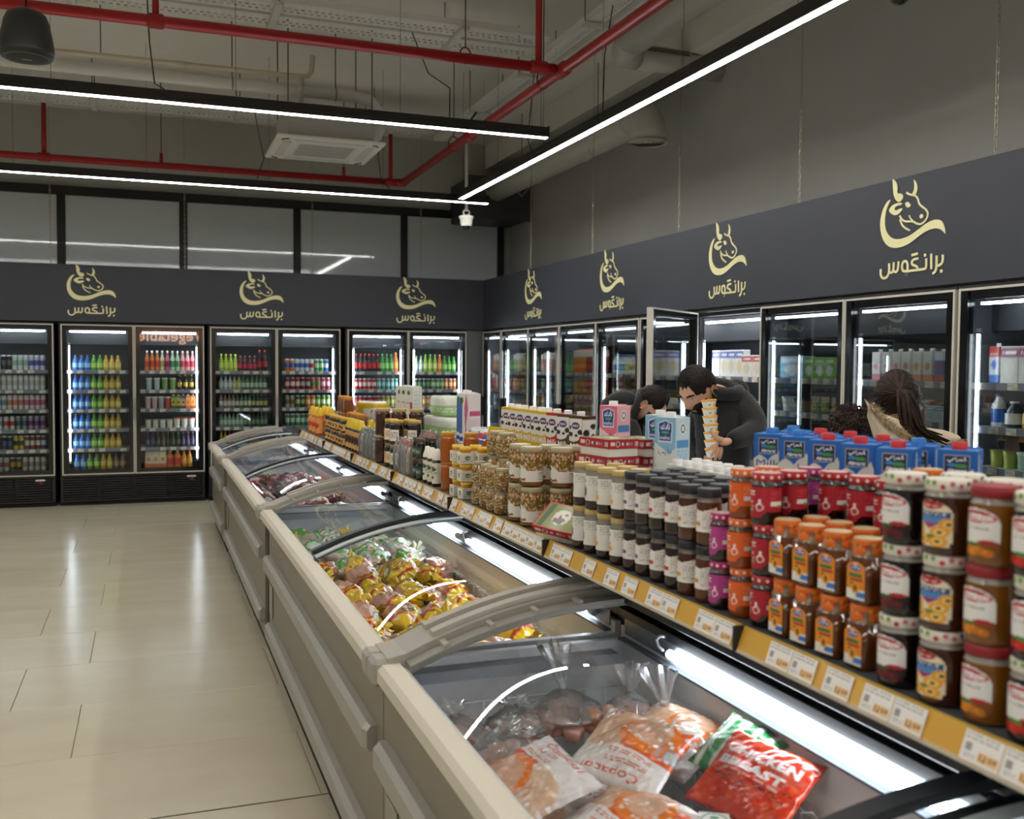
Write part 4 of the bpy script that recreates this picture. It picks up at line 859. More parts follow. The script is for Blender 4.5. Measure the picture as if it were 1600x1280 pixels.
for a, b_ in zip(segs, segs[1:]):
    bb = MB(); bb.grid(lambda u, v: railp(a+.005+u*(b_-a-.01), v), 8, 8, lambda u, v: '#cfc6ae' if v < .1 else ('#e2ab1c' if v > .92 else '#d6a43a'), sm=False)
    bb.box(SXA-.005, SXA, a+.005, b_-.005, SZ-.044, SZ+.003, '#d2ad4a').box(SXA-.0235, SXA, a+.005, b_-.005, SZ-.047, SZ-.0442, '#c9c2b0')
    pr = bb.build('price_rail', mat('rail_print', .35, coat=.3), sh)
    MB().box(SXA-.025, SXA, b_-.005, b_+.005, SZ-.05, SZ+.003, '#1d1e1f').build('rail_joint', M_SATIN, sh)
    y = a+.02
    while y+.075 < b_:
        link('price_tag', PTM, pr, (SXA-.004, y, SZ)); y += .07 if rg.random() < .45 else rg.uniform(.085, .16)
# opposite side rail, plain
MB().box(SXB, SXB+.006, SY0, SY1, SZ-.044, SZ+.003, '#d2a63a').build('rear_price_rail', M_SATIN, sh)
# raised middle board that carries the cartons
RZ = 1.23; RXA, RXB = 1.335, 1.525
rb = thing('riser_shelf', 'brownish grey raised board along the middle of the island shelf', 'shelf', (0, 0, SZ))
for a, b_ in zip(segs, segs[1:]):
    MB().box(RXA, RXB, a+.001, b_-.001, RZ-SZ-.02, RZ-SZ-.0005, '#857f73', b=.002).build('riser_board', M_MATTE, rb)
    MB().box(RXA, RXA+.01, a+.001, b_-.001, .001, RZ-SZ-.021, '#77716a').build('riser_front', M_MATTE, rb)
    MB().box(RXB-.01, RXB, a+.001, b_-.001, .001, RZ-SZ-.021, '#77716a').build('riser_front', M_MATTE, rb)
# ================================================================ goods on the island shelf
class Prod:
    def __init__(s, name, cat, parts): s.name, s.cat, s.parts = name, cat, parts
    def put(s, label, x, y, z, rz=0.0, group=None, rot=None):
        t = thing(s.name, label, s.cat, (x, y, z+.0004), rz, group)
        if rot: t.rotation_euler = rot
        for nm, me, sub in s.parts:
            o = link(nm, me, t)
            for n2, m2 in sub: link(n2, m2, o)
        return t
def wrap(r, span, z0, z1, cv, sq=2.0, m=None, name='label', rf=None):
    """label wrapped on the side that faces -x"""
    def fn(u, v):
        a = math.pi+(u-.5)*span; ca, sa = math.cos(a), math.sin(a); k = 1 if sq == 2 else (abs(ca)**sq+abs(sa)**sq)**(-1/sq)
        z = z0+v*(z1-z0); q = (rf(z) if rf else r)*1.012+.0005; return (q*k*ca, q*k*sa, z)
    return MB().grid(fn, cv.w, cv.h, cv).mesh(name, m or M_PRINT)
def wrapmask(r, span, z0, z1, cv, keep, sq=2.0):
    """label with a shaped outline: only lattice cells where keep(u,v) holds"""
    b = MB(); nu, nv = cv.w, cv.h; vs = []; cs_ = []
    for j in range(nv+1):
        for i in range(nu+1):
            u, v = i/nu, j/nv; a = math.pi+(u-.5)*span; ca, sa = math.cos(a), math.sin(a); k = 1 if sq == 2 else (abs(ca)**sq+abs(sa)**sq)**(-1/sq)
            vs.append((r*1.015*k*ca, r*1.015*k*sa, z0+v*(z1-z0))); cs_.append(cv.at(u, v))
    fs_ = [(j*(nu+1)+i, j*(nu+1)+i+1, (j+1)*(nu+1)+i+1, (j+1)*(nu+1)+i) for j in range(nv) for i in range(nu) if keep((i+.5)/nu, (j+.5)/nv)]
    return b.add(vs, fs_, cs_, 0, True).mesh('label', M_PRINT)
def lidm(r, h, z, c, top='#c9b98a', dots=None, sq=2.0, two=False, seed=2):
    b = MB()
    if two: b.lathe([(c, [(r*.98, 0), (r, h*.06), (r, h*.46), (r*.95, h*.5)]), (c, [(r*.95, h*.5), (r*1.01, h*.55), (r*1.01, h*.92), (r*.93, h)]), (top, [(r*.93, h), (r*.86, h-.0012), (0.0001, h-.0012)])], 20, (0, 0, z), cap=False)
    else: b.lathe([(c, [(r*.97, 0), (r, h*.1), (r, h*.85), (r*.93, h)]), (top, [(r*.93, h), (r*.86, h-.0012), (0.0001, h-.0012)])], 20, (0, 0, z), cap=False)
    if dots:
        rg = random.Random(seed); n = dots[1]
        for i in range(n):
            a = 2*math.pi*(i+.5)/n; zz = z+h*(rg.uniform(.25, .75) if dots[2] else .5); rr = dots[3]; col = rg.choice(dots[0])
            vs = [((r*1.012+.0004)*math.cos(a), (r*1.012+.0004)*math.sin(a), zz)]+[((r*1.012+.0004)*math.cos(a+rr/r*math.cos(q)), (r*1.012+.0004)*math.sin(a+rr/r*math.cos(q)), zz+rr*math.sin(q)) for q in np.linspace(0, 2*math.pi, 8)[:-1]]
            b.add(vs, [(0, k+1, (k+1) % 7+1) for k in range(7)], col)
    return b.mesh('lid', M_SATIN)
def jarbody(r, h, c, glassc='#8f8b80', sq=2.0, belly=0.0, shoulder=.82, neck=.86, name='jar_body'):
    pr = [(r*.86, 0), (r*.97, h*.02), (r, h*.07), (r*(1+belly), h*.4), (r, h*.72), (r*.97, h*(shoulder-.04))]
    b = MB().lathe([(c, pr), (glassc, [(r*.97, h*(shoulder-.04)), (r*neck, h*shoulder+h*.03), (r*neck, h*.9)])], 22, sq=sq); return b.mesh(name, M_JAR)
LIDG = '#c2a866'
# --- near jam jars with arched white labels
def herocv(fruit, leaf, bar):
    c = Canvas(40, 44, '#eceae6'); c.ell(.5, .86, .3, .09, '#b01424').ell(.5, .8, .42, .1, '#c41a2c').ell(.5, .8, .36, .07, '#f0ecea').text('Hero', .5, .8, .5, .09, '#b01424', bold=.02)
    c.text('Confiture', .5, .6, .55, .07, '#4a4a4e').rect(.0, 1, .0, .3, bar).ell(.2, .36, .55, .1, '#eceae6').ell(.75, .3, .2, .05, '#b01424')
    for i, (u, v) in enumerate(((.25, .12), (.42, .07), (.6, .12), (.48, .2), (.75, .08))): c.ell(u, v, .12, .085, fruit if i % 2 else shade(fruit, .75)); c.ell(u-.03, v+.03, .03, .02, shade(fruit, 1.6))
    c.ell(.45, .24, .16, .045, leaf); return c
def archk(u, v): return (v < .72 or ((u-.5)/.46)**2+((v-.72)/.27)**2 < 1) and .02 < u < .98 and (v > .08 or abs(u-.5) < .42)
FLOR = (['#b8304a', '#4f8a3a', '#c86a8a', '#6a3a6a', '#7aa04a'], 16, True, .0042)
def hero(name, cont, cv, lidc, dots, top): return Prod(name, 'jar', [('jar_body', jarbody(.0345, .115, cont), []), ('lid', lidm(.0335, .017, .0985, lidc, top, dots), []), ('label', wrapmask(.0345, 2.2, .014, .084, cv, archk), [])])
P_CHERRY = hero('jam_jar', '#120a0b', herocv('#6a0f1c', '#2f5a2a', '#1a1213'), '#e2dccb', FLOR, '#d8d4c8')
P_ORANGE = hero('jam_jar', '#7a4a10', herocv('#e0851c', '#3f7a2a', '#7a4a10'), '#8f1a20', None, '#9a2328')
P_STRAW = hero('jam_jar', '#170b0a', herocv('#c82a1e', '#3f8a2a', '#1c1413'), '#e2dccb', FLOR, '#d8d4c8')
ac_ = Canvas(36, 44, '#ece0c0'); ac_.ell(.5, .9, .28, .09, '#b01424').text('Hero', .5, .88, .4, .06, '#f0ecea', bold=.02).rect(.08, .92, .52, .76, '#4a8ac8').rect(.08, .92, .64, .76, '#26407a').text('APRICOT', .5, .7, .7, .07, '#e8ecf0').poly([(.25, .52), (.75, .52), (.5, .38)], '#a8305a')
for u, v in ((.3, .14), (.68, .12), (.72, .32), (.15, .34), (.9, .5)): ac_.ell(u, v, .2, .13, '#e8a02a').ell(u, v, .12, .08, '#f2cf7a').ell(u, v, .05, .04, '#6a3410')
ac_.ell(.52, .22, .1, .04, '#5a8a3a')
P_APRI = hero('jam_jar', '#3f1f0e', ac_, '#e2dccb', FLOR, '#d8d4c8')
TN = ['lowest', 'middle', 'topmost', 'fourth']
def stack(P, desc, x, y, n, dh, extra='', group=None, rz=0.0, z=None, jit=.003):
    rg = random.Random(int(y*1000)+int(x*500))
    for k in range(n):
        tier = ('topmost' if k == n-1 else 'lowest' if k == 0 else 'middle' if n == 3 else '%s' % ['lowest', 'second', 'third', 'fourth', 'fifth', 'sixth'][k]) if n > 1 else ''
        lb = desc+(', '+tier+' of its stack' if tier else '')+extra
        P.put(lb, x+rg.uniform(-jit, jit), y+rg.uniform(-jit, jit), (SZ if z is None else z)+k*dh, rz+rg.uniform(-.12, .12), group)
G1 = 'near jam jars with arched labels'
for P, y, d in ((P_CHERRY, 1.265, 'black cherry jam jar with floral lid'), (P_APRI, 1.177, 'brown apricot jam jar with floral lid'), (P_ORANGE, 1.09, 'amber orange jam jar with dark red lid'), (P_STRAW, 1.005, 'dark strawberry jam jar with floral lid at frame edge')):
    stack(P, d, 1.148, y, 3, .1155, '', G1)
for P, y, d in ((P_CHERRY, 1.225, 'cherry jam jar in the row behind the apricot jars'), (P_APRI, 1.14, 'apricot jam jar in the row behind the orange jars'), (P_ORANGE, 1.06, 'orange jam jar in the row behind the strawberry jars')):
    stack(P, d, 1.226, y, 3, .1155, '', G1)
for P, y, d in ((P_STRAW, .925, 'strawberry jam jar past the frame edge'), (P_CHERRY, .845, 'cherry jam jar past the frame edge')): stack(P, d, 1.148, y, 3, .1155, '', G1)
# --- square orange-capped jars
oc = Canvas(26, 40, '#e58a1e'); oc.rect(0, 1, 0, .26, '#e9e6e0').rect(.55, 1, .06, .2, '#3f7ac8').ell(.5, .84, .34, .09, '#2a5cb0').ell(.5, .93, .14, .06, '#e8b0a0').text('Alwadi', .5, .84, .5, .06, '#f0f0ee', bold=.02).rect(.12, .88, .58, .68, '#2f7a3a').rect(.2, .92, .48, .56, '#c0302a').ell(.5, .3, .24, .15, '#e8a02a').ell(.5, .3, .12, .08, '#8a4a12').ell(.3, .42, .1, .04, '#5a8a2a')
def okk(u, v): return v < .82 or ((u-.5)/.5)**2+((v-.82)/.18)**2 < 1
P_OCAP = Prod('square_jam_jar', 'jar', [('jar_body', jarbody(.0275, .112, '#5c2f12', '#7a6a52', sq=4.5, shoulder=.74, neck=.8), []), ('lid', lidm(.0255, .028, .083, '#dc6a1e', '#bfae84', (['#c8341a', '#e8913a'], 14, True, .004), two=True), []), ('label', wrapmask(.0285, 1.25, .008, .072, oc, okk, sq=4.5), [])])
OC = ['first', 'second', 'third', 'fourth']
for i, y in enumerate((1.355, 1.432, 1.505, 1.575)):
    stack(P_OCAP, 'square amber jar with orange cap', 1.15, y, 2, .113, ', front row, column %s' % OC[i], 'square jars with orange caps', rz=.1)
    stack(P_OCAP, 'square amber jar with orange cap', 1.222, y+.01, 2, .113, ', rear row, %s column' % OC[i], 'square jars with orange caps', rz=.1)
for i, y in enumerate((1.30, 1.375)): stack(P_OCAP, 'square orange-capped jar', 1.296, y, 3, .113, ' behind the %s jars' % ('cherry' if i == 0 else 'front amber'), 'square jars with orange caps')
# --- red, carrot and magenta labelled jars
def vegcv(c, sc, nm):
    q = Canvas(44, 34, c); q.rect(.3, .52, .72, .88, '#f0ece8').text('Halal', .41, .8, .18, .1, c, bold=.02).text(nm, .42, .5, .2, .09, '#f2e4e2', bold=.01).text('PRESERVE', .42, .36, .2, .07, '#f2e4e2').rect(.3, .46, .2, .28, '#5ac070').ell(.6, .34, .07, .12, '#f2e4e2').ell(.6, .34, .045, .085, c).rect(.585, .615, .44, .6, '#f2e4e2').rect(.78, .98, .4, .54, '#e6e2dc').rect(.9, .97, .34, .42, '#3f9a4a').lines(.78, .97, .62, .9, 4, sc)
    return q
def vegk(u, v): return v > .22 or u < .62 or (u-.62)/.1 < (v/.22)
def veg(cont, c, sc, nm, lidc, r): return Prod('preserve_jar', 'jar', [('jar_body', jarbody(r, .102, cont, '#4a4640', shoulder=.8, neck=.84), []), ('lid', lidm(r*.95, .0155, .0862, lidc, '#c9a49a', (['#ecd8d0'], 11, False, .0036)), []), ('label', wrapmask(r, 3.9, .014, .074, vegcv(c, sc, nm), vegk), [])])
P_RED = veg('#14090a', '#b0182a', '#c8505a', 'BEET', '#b01a22', .031); P_CARR = veg('#8a3c12', '#e2631f', '#f0a070', 'CARROT', '#e06a22', .0285); P_MAG = veg('#1a0c10', '#b03a8a', '#d080b8', 'DATE', '#a81a68', .0265)
stack(P_RED, 'dark jar with red label and lid', 1.15, 1.648, 3, .1022, ' beside the carrot jars')
stack(P_CARR, 'orange jar with carrot label', 1.147, 1.728, 3, .1022, ' between red and magenta jars')
stack(P_MAG, 'dark jar with magenta label', 1.146, 1.802, 2, .1022, ' beside the black-lidded jars')
for i, (x, y) in enumerate(((1.296, 1.462), (1.296, 1.545), (1.296, 1.628))): stack(P_RED, 'red-labelled jar behind the orange caps', x, y, 3, .1022, ', %s column' % OC[i])
stack(P_RED, 'red-labelled jar in the second row', 1.226, 1.668, 3, .1022); stack(P_CARR, 'carrot jar in the second row', 1.222, 1.745, 3, .1022); stack(P_MAG, 'magenta-lidded jar in the rear row', 1.296, 1.71, 3, .1022); stack(P_MAG, 'magenta-labelled jar in the second row', 1.222, 1.82, 2, .1022)
# --- slim jars with white labels, black lids
def slimcv(fr, bar):
    q = Canvas(36, 34, '#e9e5de'); q.ell(.3, .74, .16, .13, '#b82a34').ell(.3, .84, .06, .04, '#4a8a3a').lines(.16, .46, .46, .58, 1, '#8a8480').rect(.36, .6, .22, .36, bar).ell(.3, .24, .12, .1, fr).ell(.2, .2, .09, .08, shade(fr, .7)).lines(.66, .97, .12, .86, 9, '#b9b3aa', .5); return q
def slimk(u, v): return v < .75+.25*abs(u-.62)/.62 and v > (0 if u < .6 else .0)
SL = [('#4a1a3a', '#7a3a8a', '#241013'), ('#4a1a3a', '#7a3a8a', '#2a1612'), ('#b8242a', '#b8242a', '#200e10'), ('#b8242a', '#b8242a', '#220d10'), ('#d88a2a', '#c8902a', '#4a2410'), ('#d88a2a', '#c8902a', '#55290f')]
PS = [Prod('slim_jam_jar', 'jar', [('jar_body', jarbody(.0275, .125, c, '#6a6258', shoulder=.8, neck=.88), []), ('lid', lidm(.0265, .019, .105, '#26272a', '#3a3c40'), []), ('label', wrapmask(.0275, 3.4, .03, .09, slimcv(a, b_), slimk), [])]) for a, b_, c in SL]
SCOL = ['sixth', 'fifth', 'fourth', 'third', 'second', 'first']
for i, y in enumerate((2.213, 2.143, 2.072, 2.0, 1.93, 1.86)):
    stack(PS[i], 'dark slim jam jar with black lid, front row', 1.146, y, 2, .1255, ', column %s' % SCOL[i], 'slim jars with black lids')
for j, x in enumerate((1.216, 1.286)):
    for i in range(5): stack(PS[(i+j) % 6], 'slim black-lidded jar', x, 1.925+.072*i+.03*j, 2, .1255, ', %s row, column %s' % (('second', 'third')[j], SCOL[5-i]), 'slim jars with black lids')
# --- slim jars with gold lids
def figcv(fig, edge):
    q = Canvas(36, 36, '#e9e6dd')
    q.ell(.34, .8, .16, .1, '#2f7a4a').text('Al Shifa', .34, .8, .22, .07, '#eaf0e4')
    if fig: q.ell(.42, .36, .1, .2, '#3a2440').ell(.42, .56, .03, .06, '#5a6a3a').lines(.6, .95, .6, .95, 4, '#b9b6ae')
    else:
        for u, v in ((.34, .34), (.46, .26), (.28, .22)): q.ell(u, v, .1, .11, '#e89a1c')
        q.ell(.4, .46, .1, .04, '#4a7a34').lines(.62, .95, .6, .95, 4, '#b9b6ae')
    q.rect(.93, 1, 0, 1, edge); return q
PF = [Prod('fruit_jar', 'jar', [('jar_body', jarbody(.0275, .122, '#241310', '#8a8576', shoulder=.8, neck=.9), []), ('lid', lidm(.0262, .014, .107, LIDG, '#d0bb84'), []), ('label', wrap(.0275, 3.6, .024, .092, figcv(f, e)), [])]) for f, e in ((False, '#e0a81c'), (False, '#4a2a6a'), (True, '#4a2a6a'), (True, '#8a867a'))]
for i, y in enumerate((2.285, 2.368, 2.448, 2.525)):
    stack(PF[i], ('apricot' if i < 2 else 'fig')+' jar with gold lid', 1.147, y, 2, .1225, ', column %s' % OC[i], 'fruit jars with gold lids')
for i in range(3): stack(PF[i], 'gold-lidded fruit jar in the row behind', 1.217, 2.31+.075*i, 2, .1225, ', %s column' % OC[i], 'fruit jars with gold lids')
# --- red date boxes: white tray, red lid
def datebox():
    b = MB().box(-.05, .05, -.075, .075, 0, .026, '#e4dfd2', b=.001).mesh('tray', M_PRINT)
    cv = Canvas(48, 14, '#b81a26'); cv.rect(.05, .2, .3, .75, '#ded6cc').ell(.3, .5, .06, .34, '#e6e0d8').ell(.3, .5, .04, .24, '#2a1c16')
    for i, c in enumerate(('#e0dcd6', '#2a3f7a', '#d8d8e0', '#c8a03a', '#6a8ac0')): cv.ell(.46+.075*i, .5, .03, .2, c)
    cv.rect(.86, .97, .25, .75, '#e6e2da').lines(.87, .96, .3, .7, 3, '#4a4644')
    l = MB(); l.box(-.052, .052, -.077, .077, .024, .05, '#b81a26', b=.001)
    l.grid(lambda u, v: (-.0527, .077-u*.154, .0245+v*.025), 48, 14, cv, sm=False); l.grid(lambda u, v: (-.052+u*.104, -.0777, .0245+v*.025), 48, 14, cv, sm=False)
    tp = Canvas(30, 40, '#b81a26'); tp.rect(.06, .94, .05, .95, '#7d8a3a').ell(.5, .5, .3, .2, '#dcd2c0').speck(['#3a2218', '#5a3a24'], 12, .06, 4, (.3, .7), (.38, .62)).rect(.06, .94, .8, .92, '#3f5a24')
    l.grid(lambda u, v: (-.052+u*.104, -.077+v*.154, .0507), 30, 40, tp, sm=False)
    return Prod('date_box', 'box', [('tray', b, []), ('lid', l.mesh('lid', M_PRINT), [])])
P_DATE = datebox()
stack(P_DATE, 'red and white date box', 1.262, 2.60, 6, .0508, ' beside the gold-lidded jars', 'date boxes', rz=.25, jit=.002)
stack(P_DATE, 'red and white date box', 1.40, 2.66, 3, .0508, ' on the raised board', 'date boxes', rz=.25, z=RZ, jit=.002)
P_DATE.put('green and red date box tipped up against the fig jars', 1.155, 2.655, SZ+.028, 0, 'date boxes', rot=(.1, -.62, .45))
# --- nuts in honey: tall jars and small paper-covered jars
def nutcv(w, h, seed, lab):
    q = Canvas(w, h, '#7d5626'); rg = random.Random(seed)
    for k in range(420):
        v = rg.random(); band = int(v*7) % 3; kind = (['#c7a672', '#b8935c', '#a98048'], ['#77822f', '#8f963c', '#9a7a3e'], ['#d8c298', '#cbae7c', '#a8804c'])[band]
        big = rg.random() < .6; q.ell(rg.random(), v, .013 if big else .008, .036 if big else .03, rg.choice(kind))
        if big and rg.random() < .3: q.ell(rg.random(), v, .012, .034, '#e0cfa8')
    if lab:
        q.rect(.0, 1, .1, .44, '#e9e6dc').poly([(.0, .44), (.0, .62), (.08, .64), (.2, .6), (.3, .46), (.3, .44)], '#e9e6dc').ell(.1, .52, .08, .09, '#2f7a5a').lines(.45, .92, .16, .4, 5, '#b3afa4').speck(['#7a3a1c', '#a8602c', '#5a2a16'], 9, .02, 3, (.1, .32), (.12, .2)).rect(0, 1, 0, .1, '#7a4c1c')
    return q
def nutjar(r, h, belly, lab, seed):
    def rf(z): s = z/(h*.86); return r*(1+belly*math.sin(math.pi*min(1, max(0, s))))*(1 if s < .86 else 1-.5*(s-.86))
    b = MB(); b.lathe([('#6a451e', [(rf(0)*.85, 0), (rf(.01)*.98, h*.03)])], 22, cap=True)
    cv = nutcv(96, 60, seed, lab); b.grid(lambda u, v: (rf(h*.03+v*h*.83)*math.cos(2*math.pi*u+math.pi-1.3), rf(h*.03+v*h*.83)*math.sin(2*math.pi*u+math.pi-1.3), h*.03+v*h*.83), 96, 60, cv)
    return b.mesh('jar_body', M_JAR)
P_NUT = [Prod('nut_honey_jar', 'jar', [('jar_body', nutjar(.0385, .128, 0, True, s), []), ('lid', lidm(.036, .016, .11, '#b3a988', '#c4bb9c'), [])]) for s in (3, 8)]
for x, y, w_ in ((1.152, 2.93, 'in front'), (1.152, 3.045, 'left of the front one'), (1.232, 2.875, 'behind the tilted date box'), (1.238, 2.985, 'in the second row'), (1.306, 2.80, 'behind the date boxes'), (1.31, 2.93, 'in the third row')):
    stack(P_NUT[int(y*100) % 2], 'tall jar of nuts in honey '+w_, x, y, 2, .1285, '', 'tall nut honey jars', rz=.25)
def papercap(r, h):
    b = MB(); n = 28; vs = []; cs_ = []
    for (q, z, wv) in ((.0, h, 0), (r*.8, h, 0), (r*.84, h-.008, 0), (r*1.06, h-.022, .0), (r*1.12, h-.03, .004)):
        for i in range(n): a = 2*math.pi*i/n; zz = z+wv*math.sin(a*7); vs.append((q*math.cos(a), q*math.sin(a), zz)); cs_.append('#e9e4d6' if wv == 0 else '#d8c56a')
    f = [(k*n+i, k*n+(i+1) % n, (k+1)*n+(i+1) % n, (k+1)*n+i) for k in range(4) for i in range(n)]
    b.add(vs, f, [lin(c) for c in cs_], 0, True)
    cv = Canvas(14, 10, '#e9e4d6').ell(.45, .6, .26, .3, '#2f7a5a').speck(['#8a4a24'], 4, .08, 2, (.3, .9), (.1, .4))
    b.grid(lambda u, v: ((r*1.10-.0*v-r*.2*v)*math.cos(math.pi+(u-.5)*1.2)*1.02, (r*1.10-r*.2*v)*math.sin(math.pi+(u-.5)*1.2)*1.02, h-.028+.017*v), 14, 10, cv)
    return b.mesh('paper_cover', M_PRINT)
def smallnut(r, h, s): return Prod('nut_honey_pot', 'jar', [('jar_body', nutjar(r, h, .14, False, s), []), ('lid', lidm(r*.82, .012, h*.86, '#b3a988', '#c4bb9c'), []), ('paper_cover', papercap(r*.96, h*.9), [])])
P_POT = [smallnut(.027, .078, 4), smallnut(.027, .078, 9)]; P_POTB = smallnut(.036, .09, 6)
for i, (x, y) in enumerate(((1.145, 3.19), (1.146, 3.275), (1.146, 3.36), (1.146, 3.445), (1.215, 3.235))):
    stack(P_POT[i % 2], 'small paper-covered nut pot', x, y, 2, .0785, ', column %s' % ('nearest', 'second', 'third', 'fourth', 'rear')[i], 'paper-covered nut pots')
for i, (x, y) in enumerate(((1.216, 3.34), (1.216, 3.44), (1.296, 3.16), (1.296, 3.27))): stack(P_POTB, 'wide nut pot', x, y, 3 if x < 1.25 else 2, .0905, ' in the %s' % ('second row', 'second row, farther', 'third row', 'third row, farther')[i], 'paper-covered nut pots')
# --- small honey gift cartons with yellow lids showing
wc = Canvas(16, 18, '#e6e1d3'); wc.ell(.5, .55, .24, .2, '#3a5a4a').text('Shifa', .5, .55, .34, .12, '#e6ead8').rect(.1, .9, .2, .3, '#c9c2b0')
def giftbox(): 
    b = MB().box(-.026, .026, -.026, .026, 0, .042, '#ded8c8', b=.001)
    for k in range(4):
        ca, sa = math.cos(k*math.pi/2), math.sin(k*math.pi/2); b.grid(lambda u, v, ca=ca, sa=sa: ((u-.5)*.05*ca+.0265*sa, (u-.5)*.05*sa-.0265*ca, .001+v*.04), 16, 18, wc, sm=False)
    j = MB().lathe([('#c98a2a', [(.022, .0425), (.0225, .055)]), ('#e8c43a', [(.0235, .055), (.0235, .066), (.02, .067)])], 14); return Prod('honey_gift_box', 'box', [('carton', b.mesh('carton', M_PRINT), []), ('honey_pot', j.mesh('honey_pot', M_GLOSS), [])])
P_GIFT = giftbox()
for i, (x, y) in enumerate(((1.142, 3.60), (1.142, 3.70), (1.202, 3.56), (1.202, 3.66))): stack(P_GIFT, 'small white honey carton with yellow lid', x, y, 3, .0675, ', %s column' % OC[i], 'small honey cartons')
# --- clear honey jars, dark honey, tall bottles, packs towards the far end
def simplejar(name, r, h, c, lidc, lidh=.016, lab=None, sq=2.0, span=2.6, cat='jar', top=None):
    ps = [('jar_body', jarbody(r, h, c, shade(c, 1.3), sq=sq, shoulder=.84, neck=.86), []), ('lid', lidm(r*.93, lidh, h*.9-.002, lidc, top or shade(lidc, 1.25)), [])]
    if lab: ps.append(('label', wrap(r*(1.0), span, h*.16, h*.62, lab, sq=sq), []))
    return Prod(name, cat, ps)
amb = Canvas(14, 14, '#c8701c').ell(.3, .5, .12, .3, '#e8b04a')
P_HON = simplejar('honey_jar', .031, .122, '#a4520f', '#c08a2c'); P_HOND = simplejar('honey_jar', .03, .1, '#6a2c10', '#8a6a4a')
for i, (x, y) in enumerate(((1.146, 3.86), (1.226, 3.80), (1.30, 3.74))): stack(P_HON, 'clear amber honey jar with gold lid', x, y, 2, .1165, ', %s row' % ('front', 'second', 'third')[i], 'amber honey jars')
for i, (x, y) in enumerate(((1.276, 3.585), (1.276, 3.66))): stack(P_HOND, 'reddish honey jar behind the small cartons', x, y, 2, .0955, ', %s column' % OC[i], 'reddish honey jars')
crm = Canvas(18, 26, '#e4dfcc').ell(.5, .7, .26, .12, '#2f5a3c').ell(.5, .3, .16, .08, '#2f5a3c').lines(.2, .8, .42, .56, 2, '#6a7a5a')
def syrup(name, r, h, c, cap, lab): return Prod(name, 'bottle', [('bottle_body', MB().lathe([(c, [(r*.9, 0), (r, .006), (r, h*.68), (r*.7, h*.76)])], 16).mesh('bottle_body', M_JAR), []), ('cap', MB().lathe([(cap, [(r*.98, h*.7), (r*.98, h*.76), (r*.6, h*.9), (r*.5, h*.985), (.0001, h)])], 16, cap=False).mesh('cap', M_SATIN), []), ('label', wrap(r, 4.4, h*.08, h*.62, lab), [])])
P_CRM = syrup('syrup_bottle', .021, .16, '#2a1710', '#ece8dc', crm)
for i, y in enumerate((4.0, 4.075, 4.15)): P_CRM.put('cream-labelled bottle with white dome cap, %s from the amber jars' % OC[i], 1.14, y, SZ, 0, 'white-capped syrup bottles')
grn = Canvas(16, 16, '#2f4238').rect(.1, .9, .3, .7, '#5f7a66').lines(.2, .8, .4, .6, 2, '#c9cfc0')
P_DG = simplejar('date_syrup_jar', .022, .093, '#140c0a', '#5a4a34', .014, grn)
for i, (x, y) in enumerate(((1.14, 4.25), (1.14, 4.33), (1.195, 4.28), (1.195, 4.36))): stack(P_DG, 'small dark jar with green label', x, y, 2, .089, ', %s column' % OC[i], 'small green-labelled jars')
# film-wrapped twin packs
def wrapped(c1, c2, w=.075, d=.06, h=.16, cap='#c8381f'):
    cv = Canvas(20, 26, '#cfc8bd').rect(.2, .8, .2, .7, c1).ell(.5, .45, .2, .14, c2).lines(.25, .75, .24, .34, 2, '#8a847a')
    b = MB()
    for dx in (-w/4, w/4): b.lathe([(c2, [(w*.2, 0), (w*.22, .005), (w*.22, h*.6), (w*.12, h*.78), (w*.1, h*.82)]), (cap, [(w*.13, h*.82), (w*.13, h*.93), (w*.08, h*.93)])], 12, (0, dx, 0))
    b.grid(lambda u, v: (-w*.235, (.5-u)*w*.86, h*.08+v*h*.52), 20, 26, cv)
    f = MB(); f.lathe([('#ffffff', [(w*.52, .001), (w*.56, h*.3), (w*.55, h*.62), (w*.42, h*.86), (w*.3, h*.97), (w*.36, h*1.02)])], 18, sq=3.0, cap=False)
    return Prod('wrapped_bottle_pack', 'pack', [('bottles', b.mesh('bottles', M_GLOSS), []), ('shrink_film', f.mesh('shrink_film', G_FILM), [])])
G_FILM = glass('shrink_film', (.93, .93, .93), 1.5, .12, 1.6, haze=.16)
P_WR1 = wrapped('#e4ddd0', '#c9a070'); P_WR2 = wrapped('#2a2220', '#3a1a12', cap='#b02a1c'); P_WR3 = wrapped('#d8d4cc', '#4a4640', cap='#2a2a2c')
for i, (P, x, y) in enumerate(((P_WR1, 1.145, 4.46), (P_WR2, 1.15, 4.56), (P_WR1, 1.15, 4.66), (P_WR2, 1.235, 4.42), (P_WR2, 1.235, 4.52), (P_WR3, 1.235, 4.12))):
    P.put('film-wrapped bottle twin pack, %s' % ('nearest the green labels', 'dark one in the front row', 'pale one beside the orange labels', 'behind the pale one', 'dark one in the second row', 'behind the white caps')[i], x, y, SZ if x < 1.2 else SZ+.04, 0, 'film-wrapped twin packs')
olab = Canvas(30, 20, '#e8a01c').rect(.62, 1, 0, 1, '#e6e2d6').ell(.2, .55, .12, .3, '#e8e4da').ell(.2, .55, .08, .2, '#2a2f4a').ell(.45, .5, .1, .32, '#e8e4da').ell(.45, .5, .06, .22, '#c8602a').lines(.66, .96, .2, .8, 4, '#9a948a')
P_OL = simplejar('honey_jar', .036, .122, '#1c100b', '#c2a04a', .015, olab, span=3.4); P_BIG = simplejar('honey_jar', .04, .15, '#3a1f10', '#b8985a', .016)
for i, (x, y) in enumerate(((1.152, 4.78), (1.152, 4.88), (1.232, 4.72), (1.232, 4.83))): stack(P_OL, 'black honey jar with orange label', x, y, 2, .116, ', %s column' % OC[i], 'orange-labelled honey jars')
